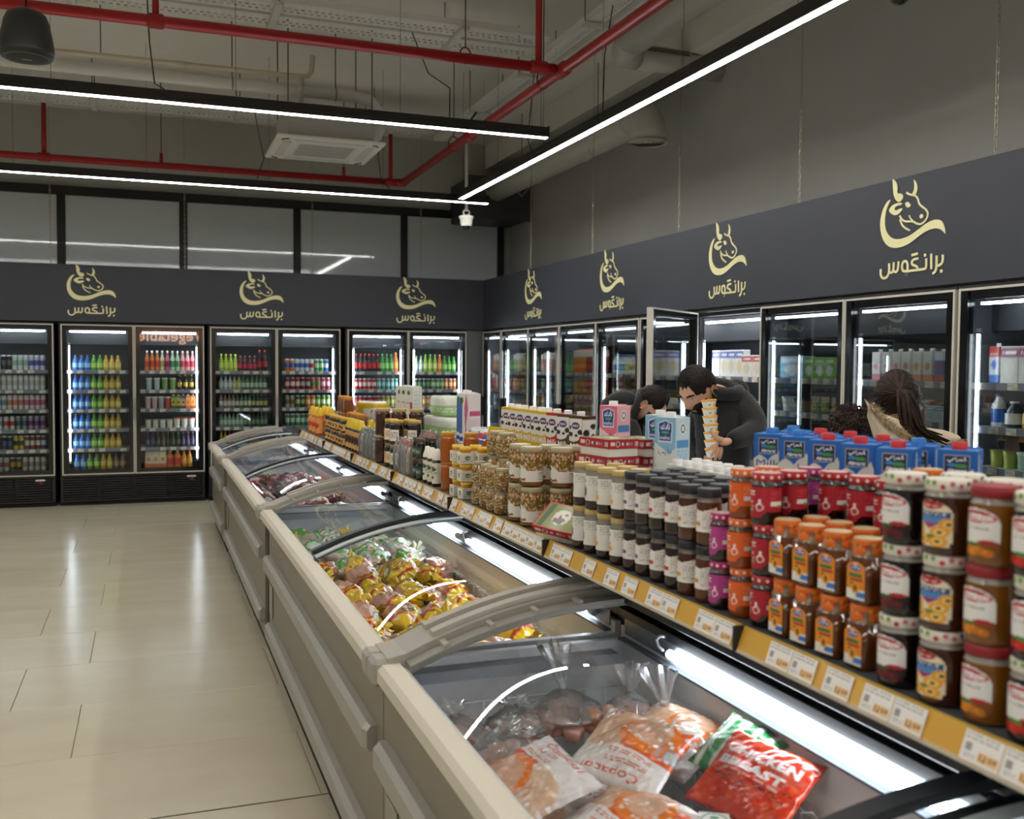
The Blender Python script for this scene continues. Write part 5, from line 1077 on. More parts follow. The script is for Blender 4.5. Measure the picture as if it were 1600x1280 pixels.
for i, (x, y) in enumerate(((1.30, 4.95), (1.22, 5.0), (1.145, 5.06))): stack(P_BIG, 'large brown honey jar with gold lid', x, y, 2, .135, ', %s row' % ('third', 'second', 'front')[i], 'large brown honey jars')
for i, y in enumerate((5.18, 5.28, 5.38, 5.48)): P_WR3.put('grey film-wrapped pouch pack, %s from the large brown jars' % OC[i], 1.145, y, SZ, 0, 'grey film-wrapped packs')
ylab = Canvas(12, 16, '#d8a860').ell(.5, .5, .26, .26, '#3a1c10')
P_SQ = syrup('squeeze_bottle', .028, .19, '#2a1510', '#e0c21c', ylab)
for i in range(5): P_SQ.put('dark squeeze bottle with yellow cone cap, front row, %s' % ('nearest', 'second', 'third', 'fourth', 'farthest')[i], 1.145, 5.6+.085*i, SZ, 0, 'yellow-capped squeeze bottles')
for i in range(7): P_SQ.put('dark squeeze bottle with yellow cone cap, rear row, number %s along' % ('one', 'two', 'three', 'four', 'five', 'six', 'seven')[i], 1.225+.07*(i % 2), 5.2+.085*i, SZ+.02*(i % 2), 0, 'yellow-capped squeeze bottles')
P_ST = simplejar('small_honey_jar', .032, .09, '#20120c', '#d0a02a', .014, ylab, span=2.4); P_AM = simplejar('small_honey_jar', .034, .1, '#7a4412', '#c8861c', .018)
for i in range(7):
    stack(P_ST, 'small black honey jar with yellow lid', 1.145, 6.06+.1*i, 2, .0865, ', column %s' % ('first', 'second', 'third', 'fourth', 'fifth', 'sixth', 'seventh')[i], 'small yellow-lidded honey jars')
    stack(P_AM, 'amber capped honey jar in the rear row', 1.24, 6.05+.11*i, 3 if i > 3 else 2, .096, ', %s column' % ('first', 'second', 'third', 'fourth', 'fifth', 'sixth', 'seventh')[i], 'amber capped honey jars')
P_OJ = syrup('orange_bottle', .03, .2, '#c8641c', '#e6b81c', Canvas(12, 14, '#e8a050').ell(.5, .5, .3, .2, '#c83a1c'))
for i in range(6): P_OJ.put('orange sauce bottle with yellow cap at the far shelf end, %s' % ('nearest', 'second', 'third', 'fourth', 'fifth', 'farthest')[i], 1.15+.085*(i % 2), 7.12+.16*(i//2), SZ, 0, 'orange sauce bottles')
# ================================================================ cartons on the raised board
def bigcarton(name, w, d, h, front, side, cap, capc, back=None, top='#e6e6e2', gable=False):
    b = MB(); b.box(-d/2, d/2, -w/2, w/2, 0, h, top, b=.0015)
    b.grid(lambda u, v: (-d/2-.0007, w/2-u*w, .0008+v*(h-.0016)), front.w, front.h, front, sm=False)
    b.grid(lambda u, v: (-d/2+u*d, -w/2-.0007, .0008+v*(h-.0016)), side.w, side.h, side, sm=False)
    b.grid(lambda u, v: (d/2-u*d, w/2+.0007, .0008+v*(h-.0016)), side.w, side.h, side, sm=False)
    b.grid(lambda u, v: (d/2+.0007, -w/2+u*w, .0008+v*(h-.0016)), front.w, front.h, front, sm=False)
    ps = [('carton_body', b.mesh('carton_body', M_PRINT), [])]
    if cap: ps.append(('cap', MB().lathe([(capc, [(.0145, 0), (.0145, .013), (.012, .0145)])], 16, (-d*.12, 0, h)).mesh('cap', M_SATIN), []))
    ps.append(('top_seal', MB().box(d*.28, d*.3, -w*.46, w*.46, h, h+.004, top).mesh('top_seal', M_PRINT), []))
    return Prod(name, 'carton', ps)
AR_ALM, AR_MILK, AR_NAD = '\ufef2\ufecb\ufe8d\ufeae\ufee4\ufedf\ufe8d', '\ufe90\ufef4\ufee0\ufea3', '\ufed9\ufea9\ufe8e\ufee7'
def almcv(txt):
    q = Canvas(46, 110, '#1d69be'); q.poly([(0, 0), (1, 0), (1, .76), (.9, .84), (.8, .78), (.62, .76), (.5, .7), (.38, .74), (.2, .77), (0, .72)], '#e4e0d4')
    q.rect(.16, .84, .78, .96, '#b9b4ac').rect(.19, .81, .788, .952, '#1c2450').ell(.38, .865, .14, .018, '#3f8ad0').ell(.6, .858, .17, .02, '#4a9a4a').text(AR_ALM, .5, .915, .48, .055, '#eef0f4', bold=.03).text('Almarai', .5, .815, .5, .04, '#eef0f4', bold=.03)
    if txt == 'Milk': q.text('Milk', .5, .675, .82, .085, '#26408f')
    else: q.text(AR_MILK, .5, .65, .74, .12, '#26408f')
    q.lines(.2, .8, .44, .5, 2, '#8f98b4').rect(0, 1, 0, .05, '#1d69be'); return q
alms = Canvas(30, 70, '#1d69be').rect(.12, .9, .1, .6, '#e4e0d4').lines(.18, .84, .16, .54, 9, '#9aa6c4').rect(.3, .42, .7, .97, '#dfe4ea').lines(.55, .85, .72, .92, 4, '#7fa8d8')
P_ALM = [bigcarton('milk_carton', .07, .07, .212, almcv(t), alms, True, c, top='#3f80cc') for t, c in (('Milk', '#2a78c8'), ('h', '#2a78c8'), ('h', '#c8202a'), ('h', '#c8202a'), ('h', '#c8202a'))]
for i, y in enumerate((1.985, 1.885, 1.78, 1.675, 1.565)):
    P_ALM[i].put('blue milk carton %s, %s' % ('with blue cap' if i < 2 else 'with red cap', ('reading Milk at the end of the row', 'second from the Milk one', 'middle of the row', 'fourth of the row', 'nearest the floral lids')[i]), 1.40, y, RZ, .62, 'blue milk cartons in a row')
for i, (x, y) in enumerate(((1.492, 2.03), (1.492, 1.925), (1.492, 1.82), (1.492, 1.715), (1.492, 1.61), (1.492, 1.5))): P_ALM[1+i % 4].put('blue milk carton in the rear row, %s from the far end' % ('first', 'second', 'third', 'fourth', 'fifth', 'sixth')[i], x, y, RZ, .62, 'blue milk cartons in a row')
P_ALM[1].put('blue milk carton lying down behind the floral lids', 1.44, 1.36, RZ+.036, 0, 'blue milk cartons in a row', rot=(math.pi/2, 0, .9))
def nadcv(pink):
    a, l = ('#e8748a', '#f0d8da') if pink else ('#8fc4e4', '#e9ece8'); q = Canvas(44, 100, a); q.poly([(0, 0), (1, 0), (1, .62), (.7, .55), (.4, .6), (0, .68)], l)
    q.poly([(.18, .69), (.82, .69), (.86, .93), (.5, .97), (.14, .93)], '#e9edf2').poly([(.22, .705), (.78, .705), (.81, .92), (.5, .955), (.19, .92)], '#1d4a9a').text(AR_NAD, .5, .885, .46, .075, '#f2f4f6', bold=.03).ell(.5, .81, .18, .017, '#6ab04a').text('nadec', .5, .75, .46, .05, '#f2f4f6', bold=.02)
    q.text(AR_MILK, .5, .57, .66, .11, '#22408c').rect(.1, .45, .1, .24, '#e0803a').lines(.5, .9, .1, .26, 3, '#7a9ac0').rect(0, 1, 0, .05, '#3f8ac8' if not pink else '#c84a64'); return q
def nads(pink): return Canvas(36, 90, '#cfe2ee' if not pink else '#f0b4bc').rect(.08, .92, .62, .72, '#5a9ad0' if not pink else '#4a86c0').lines(.1, .9, .3, .6, 12, '#86b4d8' if not pink else '#e0e4ec').rect(.08, .92, .24, .29, '#4a8ac8').lines(.1, .9, .06, .2, 4, '#5a9ad0').ell(.5, .86, .2, .075, '#eceeec').ell(.5, .86, .15, .055, '#3a3f44').ell(.5, .86, .1, .035, '#eceeec')
P_NAD = bigcarton('milk_carton', .072, .066, .226, nadcv(False), nads(False), True, '#efefec', top='#d8e6ee'); P_NADP = bigcarton('milk_carton', .072, .066, .222, nadcv(True), nads(True), True, '#efefec', top='#eebcc4')
P_NAD.put('pale blue milk carton in front of the man with tubs', 1.40, 2.47, RZ, .42, 'pale blue milk cartons'); P_NAD.put('pale blue milk carton half hidden behind its twin', 1.43, 2.585, RZ, .42, 'pale blue milk cartons')
P_NADP.put('pink flavoured milk carton beside the cow-pattern cartons', 1.42, 2.88, RZ+.02, .42)
def cowcv(c, lt):
    q = Canvas(30, 76, '#e9e6dc'); q.rect(0, 1, .95, 1, c).rect(0, 1, 0, .6, c).ell(.3, .6, .45, .05, '#e9e6dc')
    for u, v, a, b_ in ((.12, .68, .17, .04), (.85, .72, .2, .045), (.55, .66, .12, .025), (.1, .8, .1, .03), (.93, .62, .1, .03)): q.ell(u, v, a, b_, '#1a1a1c')
    q.ell(.5, .83, .36, .08, '#e9edf2').ell(.5, .83, .31, .065, '#26386e').rect(.25, .75, .81, .85, '#c83038').text('KDD', .5, .83, .4, .04, '#eef0f2', bold=.02)
    q.text(lt, .5, .46, .8, .12, '#e9e6dc', bold=.03).lines(.1, .9, .03, .12, 2, shade(c, .7)); return q
CW = [('#d8b41e', 'yellow'), ('#d8b41e', 'yellow'), ('#d8b41e', 'yellow'), ('#d8b41e', 'yellow'), ('#d8b41e', 'yellow'), ('#d8b41e', 'yellow'), ('#c0202a', 'red'), ('#5a3620', 'brown'), ('#4a2a1a', 'dark brown')]
_cw = {}
for i, ((c, w_), y) in enumerate(zip(CW, (3.79, 3.71, 3.63, 3.54, 3.455, 3.385, 3.30, 3.20, 3.09))):
    if c not in _cw: cs2 = Canvas(16, 40, c).rect(0, 1, .6, .94, '#e9e6dc').ell(.3, .7, .25, .06, '#1a1a1c').ell(.8, .64, .2, .04, '#1a1a1c').ell(.8, .82, .2, .05, '#1a1a1c'); _cw[c] = bigcarton('flavoured_milk_carton', .066, .062, .198, cowcv(c, 'Milk'), cs2, True, '#ecebe4', top=c)
    _cw[c].put('cow-spotted milk carton with %s band, %s in its row' % (w_, ('first', 'second', 'third', 'fourth', 'fifth', 'sixth', 'seventh', 'eighth', 'ninth')[i]), 1.40, y, RZ, .3, 'cow-spotted milk cartons')
gm = Canvas(22, 60, '#e6e4da').poly([(0, 0), (1, 0), (1, .14), (.8, .3), (.6, .12), (.4, .28), (.2, .12), (0, .2)], '#3f7a44').speck(['#d87a2a'], 4, .1, 3, (.1, .9), (.24, .36)).ell(.5, .86, .22, .05, '#2f7a4a').lines(.2, .8, .6, .66, 1, '#c8605a').ell(.9, .55, .2, .1, '#c8383a')
P_GM = bigcarton('milk_carton', .07, .066, .245, gm, Canvas(20, 50, '#dfe2da').lines(.15, .85, .3, .9, 12, '#b8bcb4').rect(0, 1, 0, .1, '#4a8a4a'), False, '#ffffff')
for i, (x, y) in enumerate(((1.40, 5.62), (1.40, 5.52), (1.40, 5.40))): P_GM.put('tall white carton with green grass print, %s of three' % ('farthest', 'middle', 'nearest')[i], x, y, RZ, .35, 'tall green-print cartons')
pk_ = Canvas(22, 60, '#e8e2e0').rect(0, .3, .2, .8, '#4a6aa8').ell(.2, .86, .2, .07, '#2f6a4a').poly([(.6, 0), (.8, 0), (.7, .4), (.9, .7), (.7, 1), (.5, .7), (.6, .35)], '#c86a8a').rect(0, .4, .05, .12, '#2a4a9a')
P_PK = bigcarton('milk_carton', .07, .07, .235, pk_, Canvas(20, 50, '#e6dedd').rect(.05, .95, .55, .64, '#c8507a').lines(.1, .9, .3, .5, 5, '#d8b8c0').rect(.1, .9, .04, .2, '#8a8a90'), True, '#e8e6e2')
P_PK.put('white carton with pink ribbon print', 1.42, 4.42, RZ, .4, 'pink-ribbon cartons'); P_PK.put('white carton with pink ribbon print and red cap behind its twin', 1.44, 4.53, RZ, .4, 'pink-ribbon cartons')
def softpack(name, cv, w, d, h, cat='pack', m=None):
    b = MB(); nu, nv = cv.w, cv.h
    def p(u, v, f):
        a = 2*math.pi*u; q = 5.0; ca, sa = math.cos(a), math.sin(a); k = (abs(ca)**q+abs(sa)**q)**(-1/q); t = v*2-1; rr = (1-abs(t)**6*.18); return (d/2*k*ca*rr, w/2*k*sa*rr, v*h)
    b.grid(lambda u, v: p(u, v, 0), nu*2, nv, lambda u, v: cv.at((u*2) % 1.0, v)); b.add([p(i/20, 1, 0) for i in range(20)], [tuple(range(20))], cv.at(.5, .95)); 
    return Prod(name, cat, [('wrapper', b.mesh('wrapper', m or M_BAG), [])])
P_GP = softpack('multipack', Canvas(24, 16, '#dfe4d8').rect(0, 1, 0, .5, '#a8cf8a').lines(.1, .9, .15, .45, 2, '#e8ece4').rect(.3, .7, .6, .85, '#f0f0ea'), .2, .13, .105)
P_GP.put('green and white carton multipack behind the green-print cartons', 1.43, 4.98, RZ, .1); P_GP.put('green and white carton multipack stacked on its twin', 1.44, 4.79, RZ, .2); P_GP.put('green and white multipack on top of the other two', 1.44, 4.88, RZ+.106, .12)
P_YB = softpack('multipack', Canvas(28, 16, '#e4e2da').rect(0, 1, .62, .9, '#e0bc2a').rect(.3, .7, .1, .5, '#f0f0ec').lines(.34, .66, .14, .46, 1, '#3a3a3c', .9).ell(.9, .4, .12, .3, '#dcb41e'), .26, .13, .12)
P_YB.put('white and yellow multipack on the far end of the raised board', 1.42, 6.6, RZ, .35)
P_WP = softpack('multipack', Canvas(20, 12, '#e2dfda').rect(.1, .5, .5, .9, '#c85a64').poly([(.6, .1), (.9, .9), (.95, .9), (.65, .1)], '#3a3a3c'), .2, .13, .085)
P_WP.put('white shrink-wrapped pack at the very end of the raised board', 1.42, 7.05, RZ, .2); P_WP.put('low white pack beside the yellow multipack', 1.42, 6.25, RZ, .1); P_WP.put('low pink and white pack near the green-print cartons', 1.42, 5.98, RZ, .1)
P_BP = softpack('multipack', Canvas(24, 12, '#e2e4e4').rect(.05, .1, .1, .9, '#3a5a9a').rect(.3, .35, .1, .9, '#3a5a9a').rect(.55, .6, .1, .9, '#3a5a9a').rect(.8, .85, .1, .9, '#3a5a9a').ell(.45, .5, .05, .2, '#c84a3a'), .24, .13, .085)
P_BP.put('blue and white multipack beside the pink-ribbon cartons', 1.44, 4.2, RZ, .1)
P_SB = syrup('small_drink_bottle', .016, .075, '#dfe4ea', '#c8202a', Canvas(8, 8, '#4a86c8')); P_SB2 = syrup('small_drink_bottle', .016, .075, '#dfe4ea', '#2a5ab8', Canvas(8, 8, '#c84a4a'))
for i in range(8): (P_SB if i % 3 else P_SB2).put('tiny white drink bottle with %s cap, %s, spot %s' % ('red' if i % 3 else 'blue', 'front row' if i % 2 == 0 else 'rear row', ('one', 'one', 'two', 'two', 'three', 'three', 'four', 'four')[i]), 1.352+.035*(i % 2), 3.98+.036*(i//2), RZ, 0, 'tiny drink bottles')
P_YP = Prod('snack_pouch', 'pouch', [('pouch', MB().grid(lambda u, v: (-.02*math.sin(math.pi*u)*(1-v*.9), .06-u*.12, v*.11), 16, 16, lambda u, v: '#e6c21c' if v > .78 else ('#d8c09a' if (abs(u-.3) < .1 or abs(u-.7) < .1) and v < .6 else '#c8a878')).grid(lambda u, v: (.02*math.sin(math.pi*u)*(1-v*.9), .06-u*.12, v*.11), 8, 6, '#c8a878').mesh('pouch', M_BAG), [])])
P_YP.put('beige pouch with yellow top band beside the cow-spotted cartons', 1.37, 3.9, RZ+.0, .3)
P_SC = bigcarton('small_milk_carton', .05, .045, .1, Canvas(16, 24, '#e8e6e0').ell(.5, .5, .3, .2, '#c83a34').lines(.1, .9, .75, .9, 1, '#3a3a3c'), Canvas(10, 16, '#e4e2dc'), True, '#f0efec')
for i in range(12): P_SC.put('short white carton with white cap, %s row, %s' % (('front', 'rear')[i % 2], ('nearest', 'second', 'third', 'fourth', 'fifth', 'farthest')[i//2]), 1.375+.06*(i % 2), 2.125+.052*(i//2), RZ, .3, 'short white cartons')
# ================================================================ frozen goods inside the chests
def wrinkle(p, s, amp):
    x, y, z = p; return amp*(math.sin(x*61+s)*math.sin(y*47+1.7*s)+.6*math.sin(x*113-y*97+2.1*s)+.4*math.sin(y*151+z*83+s))
def birdbag(cv, s, L=.27, W=.155, H=.12, tail=.2):
    """plump tied bag: lumpy body of a dressed bird, creased film, gathered knotted tail at one end"""
    rg = random.Random(s*13+1); ph = [rg.uniform(0, 6.28) for _ in range(6)]
    def fn(u, v):
        a = 2*math.pi*u; t = v
        if t < tail:
            q = t/tail; r = .14+.30*(1-q)**1.4 if q < .7 else .14+(q-.7)*1.5; x = -L/2+L*.2*q; rr = r*(1+.4*math.sin(a*5+s)*(1-q)+.2*math.sin(a*9+ph[0])); lift = .02*(1-q)
        else:
            q = (t-tail)/(1-tail); r = (math.sin(math.pi*min(1, q*.9+.1)))**.55; rr = r*(1+.13*math.sin(q*6+ph[1])*math.cos(a+ph[2])+.10*math.sin(2*a+ph[3]+2*q)); x = -L/2+L*.2+L*.8*q; lift = 0
        cr = abs(math.sin(a*4+q*5+ph[4]))**3*.06+abs(math.sin(a*7-q*9+ph[5]))**4*.05; rr *= 1-cr*(1.4-q)
        y = W/2*rr*math.cos(a); z = H/2*rr*math.sin(a)*(1 if math.sin(a) > 0 else .8)+lift
        w_ = wrinkle((x*1.3, y*1.3, z), s, .004); return (x, y*(1+w_*8), z+w_)
    return MB().grid(fn, 52, 40, cv).mesh('film_bag', M_BAG)
def ycv(s):
    rg = random.Random(s); q = Canvas(52, 40, '#f6cf1c')
    q.ell(.25, .6, .13, .2, '#c3262a').ell(.25, .6, .11, .17, '#d8a58c' if s % 2 else '#f6cf1c')
    q.rect(0, 1, .3, .345, '#c3262a').rect(0, 1, .82, .86, '#c3262a').rect(.34, .5, .35, .8, '#c99a86').ell(.1, .62, .07, .1, '#3a7a34').ell(.1, .62, .045, .065, '#e8e0d0')
    for _ in range(5): u, v = rg.random(), rg.uniform(.35, .8); q.rect(u, u+.07, v, v+.03, rg.choice(['#b01c22', '#e8dcc8', '#3f7a30', '#d8ac14']))
    if s % 3 == 0: q.lines(.15, .38, .45, .8, 7, '#5a4a10', .5)
    q.rect(0, 1, 0, .16, '#ecc51c'); return q
def gcv(s):
    q = Canvas(52, 40, '#d2bcae'); q.ell(.3, .45, .16, .16, '#4f9a34').ell(.3, .45, .1, .09, '#e6ebe0').rect(.15, .42, .66, .9, '#57a838').ell(.22, .75, .06, .07, '#eaeee4').ell(.22, .75, .03, .035, '#d86a2a').rect(.02, .12, .3, .8, '#dfe4d8').lines(.03, .11, .35, .75, 7, '#3a4a7a', .5).rect(.42, .5, .3, .6, '#2f3f7a').rect(0, 1, 0, .14, '#d8d8c0' if s % 2 else '#e2c32a'); return q
def rcv(s):
    rg = random.Random(s+50); q = Canvas(52, 40, '#7c2f2a'); q.speck(['#9a4a42', '#b8857a', '#5a1f1c', '#c8a498', '#8a2a2a'], 40, .05, s); 
    if s % 2: q.rect(.18, .34, .45, .68, '#ece8e0').lines(.2, .32, .5, .64, 3, '#5a5652')
    if s % 3 == 0: q.rect(0, 1, .7, 1, '#b01a20').rect(0, 1, .66, .7, '#e0b02a').ell(.25, .84, .1, .08, '#ece8e0')
    q.rect(0, 1, 0, .12, '#b89a90'); return q
YB_ = [birdbag(ycv(s), s, .25+.01*(s % 3)) for s in range(6)]; GB_ = [birdbag(gcv(s), s+20) for s in range(3)]; RB_ = [birdbag(rcv(s), s+40, .24, .16, .1) for s in range(6)]
def bagfill(y0, y1, ny, pick, desc, grp, z=.635, seed=1, xs_=(.735, .88, 1.03, 1.175)):
    rg = random.Random(seed); n = 0
    for j in range(ny):
        for i, x in enumerate(xs_):
            y = y0+(y1-y0)*(j+.5)/ny+rg.uniform(-.03, .03); me, w_ = pick(j/ny, rg)
            o = link('frozen_bag', me, None, (x+rg.uniform(-.015, .015), y, z+rg.uniform(-.02, .035))); o.rotation_euler = (rg.uniform(-.35, .35), rg.uniform(-.25, .25), math.pi/2*rg.choice((1, -1))+rg.uniform(-.55, .55)); n += 1
            tag(o, '%s %s, row %s from the near end, %s from rail' % (w_, desc, ('one', 'two', 'three', 'four', 'five', 'six', 'seven', 'eight', 'nine', 'ten', 'eleven', 'twelve')[j], ('first', 'second', 'third', 'fourth')[i]), 'bag', w_+' '+grp)
def pk2(f, rg):
    if f > .62: return (rg.choice(GB_), 'green printed')
    return (rg.choice(YB_), 'yellow printed')
bagfill(2.82, 5.35, 12, pk2, 'frozen chicken bag', 'chicken bags in the middle freezer', seed=3)
bagfill(2.75, 5.3, 9, pk2, 'frozen chicken bag, lower layer', 'chicken bags low in the middle freezer', z=.47, seed=13)
bagfill(5.75, 8.3, 12, lambda f, rg: (rg.choice(RB_), 'dark red'), 'frozen meat bag', 'meat bags in the far freezer', z=.645, seed=5)
bagfill(5.75, 8.3, 7, lambda f, rg: (rg.choice(RB_), 'brownish red'), 'frozen meat bag, lower layer', 'meat bags low in the far freezer', z=.49, seed=15)
bagfill(8.75, 10.0, 6, lambda f, rg: (rg.choice(RB_), 'dark red'), 'end freezer meat bag', 'meat bags in the end freezer', z=.6, seed=6)
# pillow bags with print on the upper face
def pillow(cv, L, W, T, s, edge=.0):
    def f(u, v):
        return (max(0, math.sin(math.pi*u))**.42)*(max(0, math.sin(math.pi*v))**.42)
    def top(u, v):
        x, y = (u-.5)*L*(1-.05*math.sin(math.pi*v)), (v-.5)*W*(1-.05*math.sin(math.pi*u)); h = f(u, v); return (x, y, T*h*(.8+.2*math.sin(u*7+s)*math.sin(v*6+s))+wrinkle((x*.8, y*.8, 0), s, .0026)*h+wrinkle((y*2, x*2, 0), s, .001))
    def bot(u, v): x, y = (u-.5)*L*(1-.05*math.sin(math.pi*v)), (v-.5)*W*(1-.05*math.sin(math.pi*u)); return (x, y, -T*.55*f(u, v)+wrinkle((y*2, x*2, 0), s, .0016))
    b = MB(); b.grid(top, cv.w, cv.h, cv); b.grid(bot, 16, 16, lambda u, v: cv.at(u, v)); return b
def copcv(s):
    q = Canvas(80, 76, '#e0d2c8'); q.ell(.5, .36, .52, .36, '#d9b292').ell(.42, .3, .36, .22, '#cfa283').rect(0, 1, .62, 1, '#e6ddd8')
    q.poly([(0, .08), (.0, .62), (.5, .62), (.52, .5), (.46, .36), (.3, .34), (.12, .2)], '#d9501c').ell(.34, .34, .3, .26, '#e2761c').ell(.36, .28, .22, .2, '#d3a385').rect(.0, .12, .42, .56, '#8f8b86').rect(.02, .1, .44, .54, '#b9b5b0').rect(.14, .2, .42, .56, '#c89a90')
    q.lines(.16, .62, .66, .8, 5, '#d0552c', .45, s).text('Copacol', .5, .89, .62, .12, '#d2431c', bold=.015).ell(.82, .12, .05, .05, '#d2431c').ell(.82, .12, .03, .03, '#e6ddd8')
    q.speck(['#efe9e6', '#d8c6ba'], 26, .02, s+3, v=(.05, .6)); return q
CP = []
for s in range(4):
    b = pillow(copcv(s), .25, .23, .05, s*1.3); CP.append(b.mesh('film_bag', M_BAG))
def put_bag(me, label, cat, loc, rot, group=None, name='frozen_bag'):
    o = link(name, me, None, loc); o.rotation_euler = rot; return tag(o, label, cat, group)
GC_ = 'orange-lettered chicken bags'
put_bag(CP[0], 'orange-lettered chicken bag lying against the front rail', 'bag', (.79, 1.995, .675), (.3, .1, math.radians(-84)), GC_)
put_bag(CP[1], 'orange-lettered chicken bag on top of the heap with upside-down lettering', 'bag', (1.03, 1.985, .715), (-.42, .0, math.radians(120)), GC_)
put_bag(CP[2], 'orange-lettered chicken bag beside the red chicken breast bag', 'bag', (1.19, 2.08, .69), (-.3, -.05, math.radians(112)), GC_)
put_bag(CP[3], 'orange-lettered chicken bag tucked under the top one', 'bag', (.93, 1.82, .64), (-.3, .05, math.radians(98)), GC_)
rc = Canvas(84, 70, '#cf3317'); rc.speck(['#d8431c', '#b82a12', '#dc4f22'], 60, .03, 4).rect(0, 1, .9, 1, '#d84a24')
for i in range(24):
    rg2 = random.Random(i); u, v = rg2.uniform(.05, .9), rg2.uniform(.08, .5); rc.rect(u, u+rg2.uniform(.03, .1), v, v+.014, '#2a1210')
rc.text('CHICKEN', .5, .74, .8, .14, '#efe6e2', bold=.04).text('BREAST', .46, .565, .72, .13, '#efe6e2', bold=.05).lines(.2, .8, .44, .48, 1, '#e8a898', .6)
rb_ = put_bag(pillow(rc, .24, .2, .035, 2.2).mesh('film_bag', M_BAG), 'red chicken breast bag with white lettering at the rear wall', 'bag', (1.19, 1.73, .725), (.62, .05, math.radians(-72)))
gw = Canvas(30, 24, '#2f8a4a'); [gw.rect(u, u+.06, 0, 1, '#e4ece4') for u in (.1, .3, .5, .7, .9)]
put_bag(pillow(gw, .2, .17, .04, 3.1).mesh('film_bag', M_BAG), 'green and white striped frozen bag behind the red one', 'bag', (1.235, 1.83, .74), (.5, .15, math.radians(-70)))
stc = Canvas(24, 24, '#e6e2da'); stc.ell(.5, .5, .46, .46, '#4a8a68').ell(.5, .5, .41, .41, '#e9e6de').text('HALAL', .5, .45, .56, .16, '#5a7a6a').ell(.5, .68, .14, .1, '#4a8a68')
sb = pillow(Canvas(40, 36, '#3a2c2a').speck(['#8a6a60', '#c8b4aa', '#5a3f3a', '#a88478'], 50, .05, 9), .22, .2, .04, 4.0)
sb_o = put_bag(sb.mesh('film_bag', M_BAG), 'dark frozen meat bag with a round pale sticker', 'bag', (1.075, 1.665, .63), (0, 0, .4))
MB().grid(lambda u, v: ((u-.5)*.062, (v-.5)*.062, 0), 24, 24, stc).build('round_sticker', M_PRINT, sb_o, (.01, .03, .046)).rotation_euler = (.1, 0, -.9)
for i, (x, y, s) in enumerate(((.80, 1.72, 1), (1.0, 1.52, 2), (.8, 1.45, 0), (1.18, 1.42, 3), (.84, 1.2, 1), (1.08, 1.22, 2), (.86, .95, 0), (1.1, .96, 3), (.84, .68, 2), (1.1, .7, 1))):
    put_bag(CP[s], 'orange-lettered chicken bag in the near part of the freezer, %s row, %s' % (('rear', 'first', 'first', 'second', 'third', 'third', 'fourth', 'fourth', 'fifth', 'fifth')[i], 'rail side' if x < .9 else 'wall side'), 'bag', (x, y, .585+.01*(i % 2)), (.05, -.08, i*1.9), GC_)
# clear knotted bags of frozen meat pieces
def chunks(s, n, R):
    b = MB(); rg = random.Random(s)
    for i in range(n):
        a, r = rg.uniform(0, 6.28), R*math.sqrt(rg.random())*.8; cx, cy, cz = r*math.cos(a), r*math.sin(a), rg.uniform(-.02, .025); q = rg.uniform(.018, .032); c = rg.choice(['#c9988a', '#b98476', '#d4ada0', '#a8705f', '#dcc0b4', '#b58768'])
        b.grid(lambda u, v: (cx+q*1.2*math.sin(math.pi*v)*math.cos(2*math.pi*u)*(1+.25*math.sin(5*u*6.28+s+i)), cy+q*math.sin(math.pi*v)*math.sin(2*math.pi*u)*(1+.2*math.sin(9*v+i)), cz+q*.8*math.cos(math.pi*v)), 10, 7, c)
    return b.mesh('meat_pieces', M_GLOSS)
def clearbag(s, R, knot):
    def fn(u, v):
        a = 2*math.pi*u
        if v < .55: q = v/.55; r = R*(.25+.75*math.sin(q*math.pi/2)**.7) if q < .5 else R*(1-.72*((q-.5)/.5)**1.3); r = max(r, .016); z = -.045+q*.115; x = knot[0]*max(0, q-.5)*.5
        else:
            q = (v-.55)/.45; r = .011+(.03*q**1.3)*(1+.5*math.sin(a*5+s)) if q > .2 else .012; z = .07+q*knot[2]; x = knot[0]*(.25+q*.75)
        w_ = wrinkle((r*math.cos(a)*2+s, r*math.sin(a)*2, z*2), s, .004); return (r*math.cos(a)*(1+w_*9)+x, r*math.sin(a)*(1+w_*9)+knot[1]*max(0, (v-.3)), z+w_*.6)
    return MB().grid(fn, 36, 40, '#ffffff').mesh('clear_film', G_BAG)
G_BAG = glass('clear_bag_film', (.95, .95, .95), 1.45, .14, 2.2, haze=.2)
for i, (x, y) in enumerate(((.98, 1.68), (1.17, 1.62), (.96, 2.12), (1.13, 2.2), (.82, 2.1))): put_bag(CP[(i+1) % 4], 'orange-lettered chicken bag low in the near heap, %s' % ('under the stickered bag', 'under the red bag', 'under the top bag', 'behind the top bag', 'under the rail bag')[i], 'bag', (x, y, .575), (.1, .1, 1.3*i), GC_)
for i, (x, y, z, R, k) in enumerate(((.735, 2.36, .635, .085, (-.03, .02, .03)), (.90, 2.40, .63, .085, (-.02, -.02, .025)), (1.06, 2.40, .65, .1, (.045, .06, .12)), (1.20, 2.33, .65, .08, (.0, -.02, .075)), (1.235, 2.18, .66, .075, (.03, .0, .1)), (.80, 2.22, .64, .08, (.0, .05, .02)))):
    t = thing('meat_bag', 'clear bag of frozen meat pieces, %s' % ('by the front rail', 'second from the front rail', 'with the tallest knotted tail', 'by the rear wire corner', 'with its tail against the wire basket', 'behind the lettered bag at the rail')[i], 'bag', (x, y, z), .7*i, 'clear knotted meat bags')
    stuff(link('meat_pieces', chunks(i+3, 22, R), t)); link('clear_film', clearbag(i*1.7, R, k), t)
